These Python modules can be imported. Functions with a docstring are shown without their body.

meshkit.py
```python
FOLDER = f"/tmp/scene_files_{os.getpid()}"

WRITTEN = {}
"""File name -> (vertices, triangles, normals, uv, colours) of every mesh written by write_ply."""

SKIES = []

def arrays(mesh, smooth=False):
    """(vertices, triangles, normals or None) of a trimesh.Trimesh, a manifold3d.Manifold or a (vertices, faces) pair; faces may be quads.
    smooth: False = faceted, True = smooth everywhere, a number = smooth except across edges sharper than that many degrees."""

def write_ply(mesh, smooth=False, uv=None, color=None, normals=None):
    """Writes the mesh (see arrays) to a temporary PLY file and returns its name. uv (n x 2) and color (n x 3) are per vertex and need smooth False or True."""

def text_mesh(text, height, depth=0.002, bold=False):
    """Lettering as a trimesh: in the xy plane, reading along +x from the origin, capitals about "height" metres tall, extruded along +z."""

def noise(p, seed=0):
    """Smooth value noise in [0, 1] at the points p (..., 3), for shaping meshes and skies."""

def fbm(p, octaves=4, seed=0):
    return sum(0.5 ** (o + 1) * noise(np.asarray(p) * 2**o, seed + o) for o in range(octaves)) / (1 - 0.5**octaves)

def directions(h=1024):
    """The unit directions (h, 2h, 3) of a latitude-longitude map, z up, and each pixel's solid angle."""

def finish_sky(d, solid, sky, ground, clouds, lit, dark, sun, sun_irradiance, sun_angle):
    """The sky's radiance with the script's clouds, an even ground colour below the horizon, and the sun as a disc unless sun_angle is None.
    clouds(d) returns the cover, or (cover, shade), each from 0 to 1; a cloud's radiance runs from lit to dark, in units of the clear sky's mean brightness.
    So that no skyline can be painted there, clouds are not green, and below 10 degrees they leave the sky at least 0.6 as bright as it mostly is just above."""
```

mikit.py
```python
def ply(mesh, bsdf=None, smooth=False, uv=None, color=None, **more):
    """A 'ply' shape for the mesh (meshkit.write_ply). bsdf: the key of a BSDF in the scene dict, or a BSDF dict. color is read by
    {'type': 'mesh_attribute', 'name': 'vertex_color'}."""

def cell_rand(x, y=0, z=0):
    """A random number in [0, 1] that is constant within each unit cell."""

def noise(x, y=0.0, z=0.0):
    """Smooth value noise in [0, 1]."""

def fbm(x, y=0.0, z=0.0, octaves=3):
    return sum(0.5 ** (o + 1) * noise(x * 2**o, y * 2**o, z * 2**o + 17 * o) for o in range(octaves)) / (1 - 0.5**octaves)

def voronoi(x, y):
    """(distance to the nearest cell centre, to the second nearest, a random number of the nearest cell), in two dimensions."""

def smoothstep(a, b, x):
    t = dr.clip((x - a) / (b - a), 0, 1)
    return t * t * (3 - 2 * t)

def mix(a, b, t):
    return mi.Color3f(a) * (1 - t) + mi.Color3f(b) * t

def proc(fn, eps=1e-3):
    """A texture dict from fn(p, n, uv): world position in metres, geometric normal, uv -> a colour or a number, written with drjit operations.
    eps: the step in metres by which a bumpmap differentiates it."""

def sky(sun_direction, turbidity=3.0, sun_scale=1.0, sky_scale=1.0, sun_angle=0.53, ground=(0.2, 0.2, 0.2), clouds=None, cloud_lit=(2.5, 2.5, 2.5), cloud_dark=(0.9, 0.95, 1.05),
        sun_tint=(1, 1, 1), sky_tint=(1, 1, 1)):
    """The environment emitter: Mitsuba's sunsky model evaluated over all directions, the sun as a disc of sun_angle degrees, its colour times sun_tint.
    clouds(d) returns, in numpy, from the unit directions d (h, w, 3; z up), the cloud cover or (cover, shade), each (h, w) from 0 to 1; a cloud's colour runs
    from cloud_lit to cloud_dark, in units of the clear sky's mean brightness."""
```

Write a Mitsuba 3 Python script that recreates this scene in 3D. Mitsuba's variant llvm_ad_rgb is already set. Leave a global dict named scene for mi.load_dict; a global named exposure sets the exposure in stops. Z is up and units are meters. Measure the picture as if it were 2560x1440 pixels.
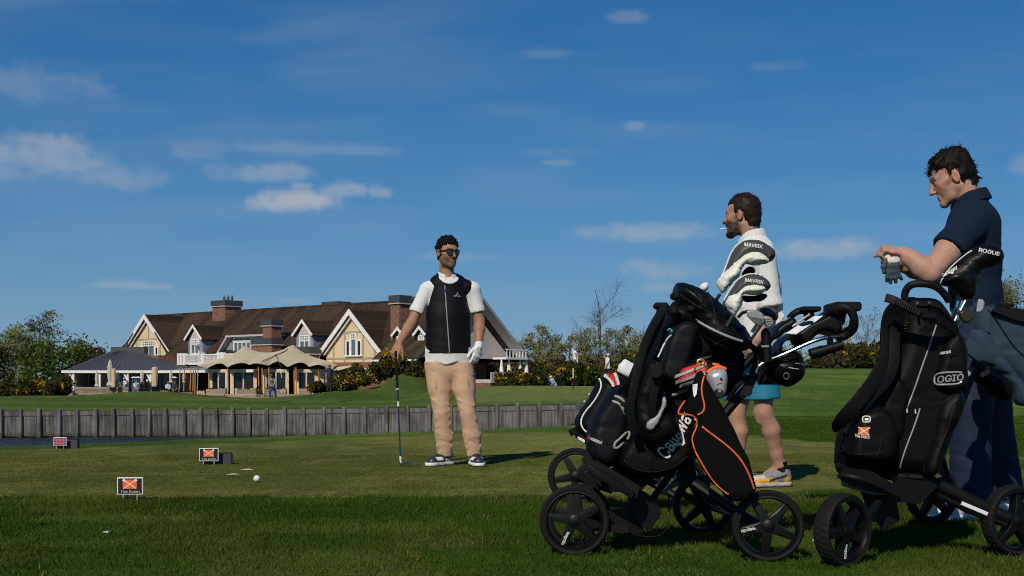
import math, random
import numpy as np, trimesh, mitsuba as mi, drjit as dr, mikit, meshkit
import manifold3d as m3
from mikit import proc, noise, fbm, voronoi, cell_rand, smoothstep, mix
T = mi.ScalarTransform4f
scene = {'type': 'scene'}
labels = {}

# ---------------------------------------------------------------- camera, sky, exposure
F, HC, CX, HY = 3300.0, 0.63, 1280.0, 964.0       # focal length in photo pixels, eye height, horizon
scene['camera'] = {'type': 'perspective', 'fov': math.degrees(2 * math.atan(1280 / F)), 'fov_axis': 'x',
                   'principal_point_offset_y': (720 - HY) / 1440.0, 'near_clip': 0.1, 'far_clip': 5000.0,
                   'to_world': T().look_at(origin=[0, 0, HC], target=[0, 10, HC], up=[0, 0, 1]),
                   'film': {'type': 'hdrfilm', 'width': 1024, 'height': 576, 'rfilter': {'type': 'gaussian'}},
                   'sampler': {'type': 'independent', 'sample_count': 64}}
exposure = 1.36
SUN = (-0.36, -0.93, 0.76)
CLOUDS = [  # azimuth (deg, + right), elevation, half width, half height, strength: the fair-weather clouds of the day
    (-19.6, 9.25, 3.0, 0.95, 0.55), (-16.6, 8.5, 1.8, 0.6, 0.34), (-21.5, 8.6, 1.6, 0.6, 0.45), (-9.4, 7.75, 2.1, 0.50, 0.95), (-7.3, 8.3, 1.1, 0.34, 0.62), (-5.7, 8.3, 0.55, 0.34, 0.55), (-9.0, 8.4, 0.5, 0.3, 0.5),
    (-10.4, 8.95, 1.9, 0.40, 0.45), (-13.3, 9.7, 1.1, 0.4, 0.2), (-12.5, 9.0, 0.8, 0.5, 0.2), (-16.3, 4.15, 1.7, 0.24, 0.62), (5.6, 6.55, 3.2, 0.42, 0.55), (13.2, 5.7, 2.4, 0.52, 0.62), (11.0, 5.6, 0.9, 0.3, 0.5), (6.6, 4.9, 2.2, 0.5, 0.45), (6.5, 4.2, 1.4, 0.2, 0.35),
    (5.0, 15.5, 0.85, 0.26, 0.24), (1.5, 14.1, 1.2, 0.28, 0.16), (5.3, 11.1, 0.5, 0.22, 0.38), (2.1, 9.55, 0.8, 0.24, 0.34), (2.6, 10.0, 2.6, 0.14, 0.14),
    (-9.5, 10.0, 4.6, 0.30, 0.22), (-20.0, 12.0, 3.0, 0.8, 0.24), (-2.5, 5.5, 2.0, 0.22, 0.25), (-1.0, 5.6, 0.5, 0.14, 0.35), (-9.3, 3.6, 0.8, 0.12, 0.3), (21.6, 8.8, 1.1, 0.5, 0.3), (11.5, 13.3, 1.2, 0.25, 0.12),
    (30, 8, 4, .8, .6), (45, 10, 5, 1.2, .6), (-35, 8, 4, 1.0, .6), (-50, 11, 5, 1.2, .5), (70, 9, 6, 1.2, .5), (-80, 8, 6, 1.2, .5), (120, 9, 6, 1.3, .5), (-140, 8, 6, 1.2, .5), (170, 10, 7, 1.3, .5)]


def clouds(d):
    cover_, shade_ = np.zeros(d.shape[:2]), np.zeros(d.shape[:2])
    low = d[:, 0, 2] < 0.64
    cover_[low], shade_[low] = clouds_low(d[low])
    return cover_, shade_

def clouds_low(d):
    az = np.degrees(np.arctan2(d[..., 0], d[..., 1]))
    el = np.degrees(np.arcsin(np.clip(d[..., 2], -1, 1)))
    n = 0.6 * meshkit.fbm(np.stack([az * 0.75, el * 1.5, 0 * az], -1), 3, 3) + 0.4 * meshkit.fbm(np.stack([az * 3.1, el * 4.6, 0 * az + 3], -1), 4, 6)
    cover_, shade_ = 0 * az, 0 * az
    az_, el_, n_ = az, el, n
    for a, e, w, h, s in CLOUDS:
        rows = np.abs(el[:, 0] - e) < 6 * h
        if not rows.any(): continue
        az, el, n, cover, shade = az_[rows], el_[rows], n_[rows], cover_[rows], shade_[rows]
        dx = (az - a + 180) % 360 - 180
        w, h = w * 1.1, h * 1.12
        y = (el - e) / h
        m = 1 - (np.abs(dx) / w) ** 2.4 - np.where(y < 0, (np.abs(y) / 0.75) ** 2, y ** 2)          # a flat-bottomed puff, its edge eaten by noise
        c = np.clip((m * 1.1 + (n - 0.5) * 2.3 + 0.22) / 1.4, 0, 1)
        c = c * c * (3 - 2 * c) * s * np.clip(1.5 + m, 0, 1)
        shade = np.where(c > cover, np.clip(0.58 - y * 0.42 - (n - 0.5) * 1.5, 0.05, 0.85), shade)
        cover_[rows] = np.maximum(cover, c); shade_[rows] = shade
        az, el, n = az_, el_, n_
    cover, shade = cover_, shade_
    streak = meshkit.fbm(np.stack([az * 0.09 + el * 0.10, el * 0.75 - az * 0.10, 0 * az + 5], -1), 5, 9)   # thin cirrus high on the left
    cirrus = np.clip((streak - 0.42) * 2.4, 0, 1) * np.clip((el - 8) / 5, 0, 1) * np.clip((-az + 4) / 18, 0, 1) * np.clip((60 - el) / 20, 0, 1)
    hz = meshkit.fbm(np.stack([az * 0.16, el * 1.1, 0 * az + 9], -1), 4, 4)
    veil = np.clip(hz - 0.45, 0, 1) * 0.5 * np.exp(-((el - 8) / 7) ** 2)
    thin = np.maximum(cirrus * 0.30, veil * 0.6)
    haze = np.clip(0.55 * np.exp(-(el - 3) / 5.2), 0, 0.9)                        # air near the horizon, the same all round
    both = 1 - (1 - cover) * (1 - haze) * (1 - thin)
    shade = (cover * shade + thin * 0.65 + haze * (1 - cover)) / np.maximum(cover + thin + haze * (1 - cover), 1e-6)
    return both, shade


scene['sky'] = mikit.sky(SUN, turbidity=2.0, sky_scale=0.93, ground=(0.05, 0.08, 0.03), clouds=clouds,
                         cloud_lit=(3.5, 3.6, 4.1), cloud_dark=(2.35, 3.3, 4.15), sky_tint=(0.12, 0.57, 0.98), sun_tint=(0.88, 0.96, 1.06))

# ---------------------------------------------------------------- helpers
def rng(seed): return np.random.default_rng(seed)

def W(px, py, d):
    """the point that stands d metres away and is seen at the photo's pixel (px, py)"""
    return np.array([(px - CX) / F * d, d, HC - (py - HY) / F * d])

def numbered(key):
    if key not in scene and key not in labels and not any(k.startswith(key + '__') for k in scene):
        return key
    i = 1
    while True:
        k = f'{key}_{i:03d}'
        if k not in scene and k not in labels and not any(x.startswith(k + '__') for x in scene):
            return k
        i += 1

_count = {}
def fresh(key):
    """key with a number when taken (fast)"""
    if key not in _count:
        _count[key] = 0
        return key
    _count[key] += 1
    return f'{key}_{_count[key]:03d}'

def thing(name, label, cat, group=None, kind=None):
    k = fresh(name)
    labels[k] = {'label': label, 'category': cat}
    if group: labels[k]['group'] = group
    if kind: labels[k]['kind'] = kind
    return k

def corner_normals(v, f, angle):
    """normals for every corner of every face, smooth except across edges sharper than angle"""
    fn = np.cross(v[f[:, 1]] - v[f[:, 0]], v[f[:, 2]] - v[f[:, 0]]); un = fn / (np.linalg.norm(fn, axis=1, keepdims=True) + 1e-20)
    vid = f.ravel(); fid = np.repeat(np.arange(len(f)), 3); o = np.argsort(vid, kind='stable'); sv = vid[o]
    st = np.concatenate([[0], np.nonzero(np.diff(sv))[0] + 1]); deg = np.diff(np.concatenate([st, [len(sv)]])); out = np.zeros((len(vid), 3)); ca = math.cos(math.radians(angle))
    for d in np.unique(deg):
        c = o[st[deg == d][:, None] + np.arange(d)]; F_ = fid[c]
        m = np.einsum('kax,kbx->kab', un[F_], un[F_]) > ca; m |= np.eye(d, dtype=bool)
        out[c] = np.einsum('kab,kbx->kax', m.astype(float), fn[F_])
    L = np.linalg.norm(out, axis=1, keepdims=True)
    return np.where(L > 0, out / np.maximum(L, 1e-300), np.array([0, 0, 1.0]))

def add(parent, name, mesh, mat, smooth=30, color=None, label=None, kind=None, **more):
    k = fresh(parent + '__' + name) if name else parent
    if smooth is not True and smooth is not False and color is None:
        v, f = np.asarray(mesh.vertices, float), np.asarray(mesh.faces)
        path = meshkit.write_ply(raw(v[f.ravel()], np.arange(3 * len(f)).reshape(-1, 3)), False, normals=corner_normals(v, f, smooth))
        scene[k] = {'type': 'ply', 'filename': path, 'face_normals': False, 'bsdf': {'type': 'ref', 'id': mat}}
    else:
        scene[k] = mikit.ply(mesh, mat, smooth=smooth if color is None or smooth is False else True, color=color, **more)
    if label or kind:
        labels[k] = {**({'label': label} if label else {}), **({'kind': kind} if kind else {})}
    return k

def struct(name, mesh, mat, smooth=True, color=None, kind='structure', label=None):
    k = fresh(name)
    scene[k] = mikit.ply(mesh, mat, smooth=smooth, color=color)
    labels[k] = {'kind': kind, **({'label': label} if label else {})}
    return k

def cat(ms): return trimesh.util.concatenate([m for m in ms if m is not None])

def raw(v, f): return trimesh.Trimesh(np.asarray(v, float), np.asarray(f, int), process=False)

def box(lo, hi):
    lo, hi = np.minimum(lo, hi), np.maximum(lo, hi)
    m = trimesh.creation.box(extents=hi - lo)
    m.apply_translation((hi + lo) / 2)
    return m

def cbox(lo, hi, c=0.01):
    """box with chamfered edges"""
    lo, hi = np.minimum(lo, hi).astype(float), np.maximum(lo, hi).astype(float)
    c = min(c, 0.45 * (hi - lo).min())
    pts = []
    for s in np.ndindex(2, 2, 2):
        p = np.where(s, hi, lo); q = np.where(s, -c, c)
        for ax in range(3):
            r = p + q; r[ax] = p[ax]; pts.append(r)
    return trimesh.convex.convex_hull(np.array(pts))

def frame(o, x, y=None, z=None):
    """4x4 whose columns are given axes"""
    M = np.eye(4); M[:3, 0] = x; M[:3, 1] = y; M[:3, 2] = z; M[:3, 3] = o
    return M

def unit(v):
    v = np.asarray(v, float); return v / (np.linalg.norm(v) + 1e-12)

def look(o, fwd, up=(0, 0, 1)):
    """frame whose +y looks along fwd, +z near up"""
    y = unit(fwd); x = unit(np.cross(y, up)); z = np.cross(x, y)
    return frame(o, x, y, z)

def xf(m, M):
    m = m.copy(); m.apply_transform(M); return m

def xp(M, p):
    return np.asarray(p) @ M[:3, :3].T + M[:3, 3]

def tube(pts, r, n=8, closed=False, flat=None, up=None, caps=True):
    """swept tube through pts; r number or list; flat=(a, b) makes an a x b rectangle-like strap with its wide side along up"""
    p = np.asarray(pts, float); N = len(p)
    r = np.broadcast_to(np.asarray(r, float), (N,))
    t = np.roll(p, -1, 0) - np.roll(p, 1, 0) if closed else np.gradient(p, axis=0)
    t /= np.linalg.norm(t, axis=1, keepdims=True) + 1e-12
    if up is None:
        a = np.zeros_like(p); ref = np.array([0, 0, 1.0]) if abs(t[0, 2]) < 0.9 else np.array([1.0, 0, 0])
        a0 = unit(np.cross(t[0], ref))
        for i in range(N):
            a0 = unit(a0 - t[i] * (a0 @ t[i])); a[i] = a0
    else:
        u = np.broadcast_to(np.asarray(up, float), p.shape)
        a = u - t * (u * t).sum(1, keepdims=True)
        a /= np.linalg.norm(a, axis=1, keepdims=True) + 1e-12
    b = np.cross(t, a)
    if flat is None:
        ang = np.arange(n) * 2 * np.pi / n
        ring = np.stack([np.cos(ang), np.sin(ang)], -1)
        v = p[:, None] + r[:, None, None] * (ring[None, :, :1] * a[:, None] + ring[None, :, 1:] * b[:, None])
    else:
        A, B = flat[0] / 2, flat[1] / 2; c = min(A, B) * 0.4
        ring = np.array([(A - c, B), (-A + c, B), (-A, B - c), (-A, -B + c), (-A + c, -B), (A - c, -B), (A, -B + c), (A, B - c)]); n = 8
        v = p[:, None] + (r / r.max())[:, None, None] * (ring[None, :, :1] * a[:, None] + ring[None, :, 1:] * b[:, None])
    i, j = np.meshgrid(np.arange(N if closed else N - 1), np.arange(n), indexing='ij')
    i2 = (i + 1) % N; j2 = (j + 1) % n
    q = np.stack([i * n + j, i * n + j2, i2 * n + j2, i2 * n + j], -1).reshape(-1, 4)
    f = np.vstack([q[:, [0, 1, 2]], q[:, [0, 2, 3]]])
    v = v.reshape(-1, 3)
    if caps and not closed:
        v = np.vstack([v, p[0], p[-1]]); k = np.arange(n); c0, c1 = len(v) - 2, len(v) - 1
        f = np.vstack([f, np.stack([0 * k + c0, (k + 1) % n, k], -1), np.stack([0 * k + c1, (N - 1) * n + k, (N - 1) * n + (k + 1) % n], -1)])
    return raw(v, f)

def spline(pts, n=24, closed=False):
    from scipy.interpolate import CubicSpline
    p = np.asarray(pts, float)
    if closed: p = np.vstack([p, p[:1]])
    s = np.concatenate([[0], np.cumsum(np.linalg.norm(np.diff(p, axis=0), axis=1) + 1e-9)])
    c = CubicSpline(s, p, bc_type='periodic' if closed else 'not-a-knot' if len(p) > 3 else 'natural')
    u = np.linspace(0, s[-1], n + (1 if closed else 0))
    r = c(u)
    return r[:-1] if closed else r

def cyl(a, b, r, n=16, r2=None):
    return tube([a, b], [r, r if r2 is None else r2], n)

def lathe(prof, n=32):
    """profile (r, z) revolved about z"""
    return trimesh.creation.revolve(np.asarray(prof, float), sections=n)

def extrude(poly, h, M=None):
    """shapely polygon or list of points, extruded along z from 0 to h, then moved by M"""
    from shapely.geometry import Polygon
    P = poly if hasattr(poly, 'exterior') else Polygon(poly)
    m = trimesh.creation.extrude_polygon(P.buffer(0), h, engine='earcut')
    return xf(m, M) if M is not None else m

def hullpts(p): return trimesh.convex.convex_hull(np.asarray(p, float))

def nets(f, lo, hi, h, lip=1.3, B=12):
    """surface of f = 0 (inside negative) as a mesh: naive surface nets on a grid of step h, blocks away from the surface skipped"""
    lo, hi = np.asarray(lo, float), np.asarray(hi, float)
    n = np.ceil((hi - lo) / h / B).astype(int) * B + 1
    nb = (n - 1) // B
    ci = np.stack(np.meshgrid(*[np.arange(k) for k in nb], indexing='ij'), -1).reshape(-1, 3)
    cen = lo + (ci + 0.5) * B * h
    D = f.table(cen) if hasattr(f, 'table') else None
    fc = f(cen)
    g = np.empty(n, np.float32)
    near = np.abs(fc) < B * h * 0.9 * lip
    for c, v in zip(ci[~near], fc[~near]):
        a = c * B
        g[a[0]:a[0] + B + 1, a[1]:a[1] + B + 1, a[2]:a[2] + B + 1] = v
    k = np.stack(np.meshgrid(*[np.arange(B + 1)] * 3, indexing='ij'), -1).reshape(-1, 3)
    rad = B * h * 0.87
    for q in np.nonzero(near)[0]:
        c = ci[q]; P = lo + (c * B + k) * h
        fl_ = f.local(D[:, q], rad) if D is not None else f
        a = c * B
        g[a[0]:a[0] + B + 1, a[1]:a[1] + B + 1, a[2]:a[2] + B + 1] = fl_(P).reshape(B + 1, B + 1, B + 1)
    ins = g < 0
    cells = tuple(m - 1 for m in n)
    acc = np.zeros(cells, np.int8)
    for o in np.ndindex(2, 2, 2):
        acc += ins[o[0]:o[0] + cells[0], o[1]:o[1] + cells[1], o[2]:o[2] + cells[2]]
    act = np.argwhere((acc > 0) & (acc < 8))
    num = np.full(cells, -1, np.int64); num[tuple(act.T)] = np.arange(len(act))
    s, w = np.zeros((len(act), 3)), np.zeros(len(act))
    for o in np.ndindex(2, 2, 2):
        for ax in range(3):
            if o[ax]: continue
            o2 = list(o); o2[ax] = 1
            a = g[tuple((act + o).T)]; b = g[tuple((act + o2).T)]
            x = (a < 0) != (b < 0)
            t = np.where(x, a / np.where(x, a - b, 1), 0)
            p = np.tile(np.array(o, float), (len(act), 1)); p[:, ax] = t
            s[x] += p[x]; w[x] += 1
    v = lo + (act + s / np.maximum(w, 1)[:, None]) * h
    faces = []
    for ax in range(3):
        sl0 = [slice(1, -1)] * 3; sl1 = [slice(1, -1)] * 3
        sl0[ax] = slice(0, -1); sl1[ax] = slice(1, None)
        A, Bn = ins[tuple(sl0)], ins[tuple(sl1)]
        off = np.array([1, 1, 1]); off[ax] = 0
        for flip in (False, True):
            e = np.argwhere((~A & Bn) if flip else (A & ~Bn)) + off
            u, w_ = (ax + 1) % 3, (ax + 2) % 3
            du, dw = np.zeros(3, int), np.zeros(3, int); du[u] = 1; dw[w_] = 1
            q = np.stack([num[tuple((e - du - dw).T)], num[tuple((e - dw).T)], num[tuple(e.T)], num[tuple((e - du).T)]], -1)
            faces.append(q[:, ::-1] if flip else q)
    q = np.vstack(faces)
    q = q[(q >= 0).all(1)]
    return raw(v, np.vstack([q[:, [0, 1, 2]], q[:, [0, 2, 3]]]))

def smin(a, b, k):
    if k <= 0: return np.minimum(a, b)
    h = np.maximum(k - np.abs(a - b), 0) / k
    return np.minimum(a, b) - h * h * k * 0.25

def smax(a, b, k): return -smin(-a, -b, k)

def norm(q): return np.sqrt(np.einsum('ij,ij->i', q, q))

class Blob:
    """a soft solid: primitives joined with a smooth union, then cut"""
    def __init__(s, k=0.02): s.ops, s.k, s.lo, s.hi = [], k, np.full(3, 1e9), np.full(3, -1e9)
    def _grow(s, p, r): s.lo = np.minimum(s.lo, np.min(p, 0) - r); s.hi = np.maximum(s.hi, np.max(p, 0) + r)
    def cap(s, a, b, ra, rb=None, k=None):
        a, b = np.asarray(a, float), np.asarray(b, float); rb = ra if rb is None else rb
        s._grow(np.array([a, b]), max(ra, rb)); s.ops.append(('cap', a, b, ra, rb, s.k if k is None else k)); return s
    def chain(s, pts, rs, k=None):
        for i in range(len(pts) - 1): s.cap(pts[i], pts[i + 1], rs[i], rs[i + 1], k)
        return s
    def ell(s, c, r, R=None, k=None):
        r = np.asarray(r, float); s._grow(np.array([c]), r.max()); s.ops.append(('ell', np.asarray(c, float), r, R, s.k if k is None else k)); return s
    def rcap(s, a, b, r0, r1, side, k=None):
        """tapered limb with an elliptical section: r0, r1 = (across along side, across the third way)"""
        a, b = np.asarray(a, float), np.asarray(b, float)
        s._grow(np.array([a, b]), max(max(r0), max(r1))); t = unit(b - a); x = unit(np.asarray(side, float) - t * (np.asarray(side, float) @ t)); y = np.cross(t, x)
        s.ops.append(('rcap', a, b, np.array(r0, float), np.array(r1, float), x, y, s.k if k is None else k)); return s
    def sub(s, kind, *a, k=0.01): s.ops.append(('sub', kind, a, k)); return s
    def cut(s, p, n, k=0.005):
        """keeps what lies behind the plane through p with normal n"""
        s.ops.append(('plane', np.asarray(p, float), unit(n), k)); return s
    def fn(s, fun): s.ops.append(('fn', fun)); return s
    @staticmethod
    def prim(o, P):
        if o[0] == 'cap':
            a, b, ra, rb = o[1:5]; ab = b - a
            t = np.clip(((P - a) @ ab) / (ab @ ab + 1e-12), 0, 1)
            return norm(P - a - t[:, None] * ab) - (ra + (rb - ra) * t)
        if o[0] == 'ell':
            c, r, R = o[1:4]; q = P - c
            if R is not None: q = q @ np.asarray(R)
            k0 = norm(q / r); k1 = norm(q / (r * r))
            return np.where(k0 < 1e-3, -r.min(), k0 * (k0 - 1) / np.maximum(k1, 1e-6))
        a, b, r0, r1, x, y = o[1:7]; ab = b - a
        t = np.clip(((P - a) @ ab) / (ab @ ab + 1e-12), 0, 1)
        q = P - a - t[:, None] * ab; r = r0 + (r1 - r0) * t[:, None]
        qa, qb, qc = q @ x, q @ y, q @ unit(ab)
        m = np.minimum(r[:, 0], r[:, 1])
        k0 = np.sqrt((qa / r[:, 0]) ** 2 + (qb / r[:, 1]) ** 2 + (qc / m) ** 2)
        k1 = np.sqrt((qa / r[:, 0] ** 2) ** 2 + (qb / r[:, 1] ** 2) ** 2 + (qc / m ** 2) ** 2)
        return np.where(k0 < 1e-3, -m, k0 * (k0 - 1) / np.maximum(k1, 1e-6))
    def __call__(s, P):
        d = np.full(len(P), 1e3)
        for o in s.ops:
            if o[0] in ('cap', 'ell', 'rcap'): d = smin(d, s.prim(o, P), o[-1])
            elif o[0] == 'sub': d = smax(d, -s.prim((o[1], *o[2], 0), P), o[3])
            elif o[0] == 'plane': d = smax(d, (P - o[1]) @ o[2], o[3])
            else: d = o[1](P, d)
        return d
    def table(s, C):
        """the distance of every primitive at the points C (NaN for the rest)"""
        return np.array([s.prim(o, C) if o[0] in ('cap', 'ell', 'rcap') else s.prim((o[1], *o[2], 0), C) if o[0] == 'sub' else np.full(len(C), np.nan) for o in s.ops])
    def local(s, ds, rad):
        """the same solid with only what matters within rad of the point whose distances are ds"""
        m = min(d for o, d in zip(s.ops, ds) if o[0] in ('cap', 'ell', 'rcap')); n = Blob(s.k)
        for o, d in zip(s.ops, ds):
            if o[0] in ('cap', 'ell', 'rcap'):
                if d > m + 2.6 * rad + o[-1]: continue
            elif o[0] == 'sub' and d > 2.6 * rad + o[3]: continue
            n.ops.append(o)
        return n
    def mesh(s, h=0.008, pad=0.03): return nets(s, s.lo - pad, s.hi + pad, h)

def normals(m):
    v, f = np.asarray(m.vertices), np.asarray(m.faces)
    n = np.zeros_like(v); fn = np.cross(v[f[:, 1]] - v[f[:, 0]], v[f[:, 2]] - v[f[:, 0]])
    for k in range(3): np.add.at(n, f[:, k], fn)
    return n / (np.linalg.norm(n, axis=1, keepdims=True) + 1e-12)

def rumple(m, amp, freq, seed=0, ridged=False, stretch=(1, 1, 1), shear=0.0):
    """moves vertices along their normals by noise: folds in cloth, lumps"""
    P = np.array(m.vertices) - np.mean(m.vertices, axis=0); P[:, 2] += shear * P[:, 0] + 0.05 * np.sin(P[:, 2] * 23)
    n = meshkit.fbm(P * np.asarray(stretch) * freq + 40, 3, seed)
    d = (1 - np.abs(2 * n - 1) * 2.2) if ridged else (n - 0.5) * 2
    m.vertices = m.vertices + normals(m) * (amp * d)[:, None]
    return m

def relax(m, it=2):
    """Taubin smoothing"""
    from scipy.sparse import coo_matrix
    v, f = np.array(m.vertices), np.asarray(m.faces)
    i = np.concatenate([f[:, 0], f[:, 1], f[:, 2], f[:, 1], f[:, 2], f[:, 0]]); j = np.concatenate([f[:, 1], f[:, 2], f[:, 0], f[:, 0], f[:, 1], f[:, 2]])
    A = coo_matrix((np.ones(len(i)), (i, j)), (len(v), len(v))).tocsr(); A.data[:] = 1
    deg = np.asarray(A.sum(1)).ravel(); ok = (deg > 0)[:, None]
    for _ in range(it):
        for lam in (0.5, -0.52):
            v = v + np.where(ok, lam * (A @ v / np.maximum(deg, 1)[:, None] - v), 0)
    m.vertices = v
    return m

def polydist(poly, P):
    """signed distance to a closed polygon (inside negative)"""
    a = np.asarray(poly, float); b = np.roll(a, -1, 0)
    d = np.full(len(P), 1e9); ins = np.zeros(len(P), bool)
    for p, q in zip(a, b):
        e = q - p; t = np.clip(((P - p) @ e) / (e @ e + 1e-12), 0, 1)
        d = np.minimum(d, np.linalg.norm(P - p - t[:, None] * e, axis=1))
        c = ((p[1] > P[:, 1]) != (q[1] > P[:, 1]))
        with np.errstate(divide='ignore', invalid='ignore'):
            ins ^= c & (P[:, 0] < (q[0] - p[0]) * (P[:, 1] - p[1]) / (q[1] - p[1]) + p[0])
    return np.where(ins, -d, d)

def puff(poly, T_, R, h=0.007, flatback=0.0, smooth=True):
    """a padded solid: outline poly in local (x, z), thickness T_ along local y (from -T_ towards +T_*flatback), edges rounded over R"""
    poly = np.asarray(poly, float)
    if smooth: poly = spline(poly, 8 * len(poly), closed=True)
    lo = np.array([poly[:, 0].min() - 0.02, -T_ - 0.02, poly[:, 1].min() - 0.02]); hi = np.array([poly[:, 0].max() + 0.02, T_ + 0.02, poly[:, 1].max() + 0.02])
    nx, nz = int((hi[0] - lo[0]) / h) + 2, int((hi[2] - lo[2]) / h) + 2
    gx, gz = lo[0] + np.arange(nx) * h, lo[2] + np.arange(nz) * h
    D = polydist(poly, np.stack(np.meshgrid(gx, gz, indexing='ij'), -1).reshape(-1, 2)).reshape(nx, nz)
    from scipy.ndimage import map_coordinates
    def f(P):
        d = map_coordinates(D, [(P[:, 0] - lo[0]) / h, (P[:, 2] - lo[2]) / h], order=1, mode='nearest')
        u = np.clip(-d / R, 0, 1)
        t = T_ * np.sqrt(np.maximum(1 - (1 - u) ** 2, 0))
        back = np.where(P[:, 1] > 0, flatback if flatback > 0 else 1.0, 1.0)
        return np.maximum((np.abs(P[:, 1]) - t * back) * 0.6, d)
    return nets(f, lo, hi, h, lip=1.6)

def pxpoly(pts, d):
    """photo pixels of an outline -> local (x, z) metres at distance d about the world's axes"""
    p = np.asarray(pts, float)
    return np.stack([(p[:, 0] - CX) / F * d, HC - (p[:, 1] - HY) / F * d], -1)

def shade(col, j, r):
    return tuple(float(c) * (1 + j * (r.random() - 0.5)) for c in col)

# ---------------------------------------------------------------- plain materials
def mat(name, col, rough=0.6, metal=0.0, **kw):
    scene[name] = {'type': 'twosided', 'bsdf': {'type': 'principled', 'base_color': {'type': 'rgb', 'value': list(map(float, col))} if not isinstance(col, dict) else col,
                                             'roughness': rough, 'metallic': metal, **kw}}
    return name
VC = {'type': 'mesh_attribute', 'name': 'vertex_color'}
def bumped(name, col, fn, scale, rough=0.6, eps=1e-3, **kw):
    inner = {'type': 'principled', 'base_color': col if isinstance(col, dict) else {'type': 'rgb', 'value': list(map(float, col))}, 'roughness': rough, **kw}
    scene[name] = {'type': 'twosided', 'bsdf': {'type': 'bumpmap', 'arbitrary': {**proc(fn, eps)}, 'scale': scale, 'bsdf': inner}}
    return name

mat('m_white', (0.78, 0.78, 0.77), 0.5)
mat('m_trim', (0.80, 0.80, 0.80), 0.45)
mat('m_cream', (0.66, 0.55, 0.36), 0.8)
mat('m_beam', (0.38, 0.31, 0.24), 0.7)
mat('m_bluegrey', (0.20, 0.25, 0.31), 0.6)
mat('m_palegrey', (0.50, 0.46, 0.47), 0.6)
mat('m_pane', (0.10, 0.13, 0.16), 0.08, specular=0.6)
mat('m_darkpane', (0.016, 0.018, 0.022), 0.15, specular=0.5)
mat('m_slate', (0.062, 0.066, 0.078), 0.5)
mat('m_flatroof', (0.13, 0.16, 0.20), 0.5)
mat('m_lead', (0.055, 0.06, 0.066), 0.5)
mat('m_dark', (0.012, 0.012, 0.013), 0.7)
mat('m_inside', (0.03, 0.03, 0.032), 0.9)
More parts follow.
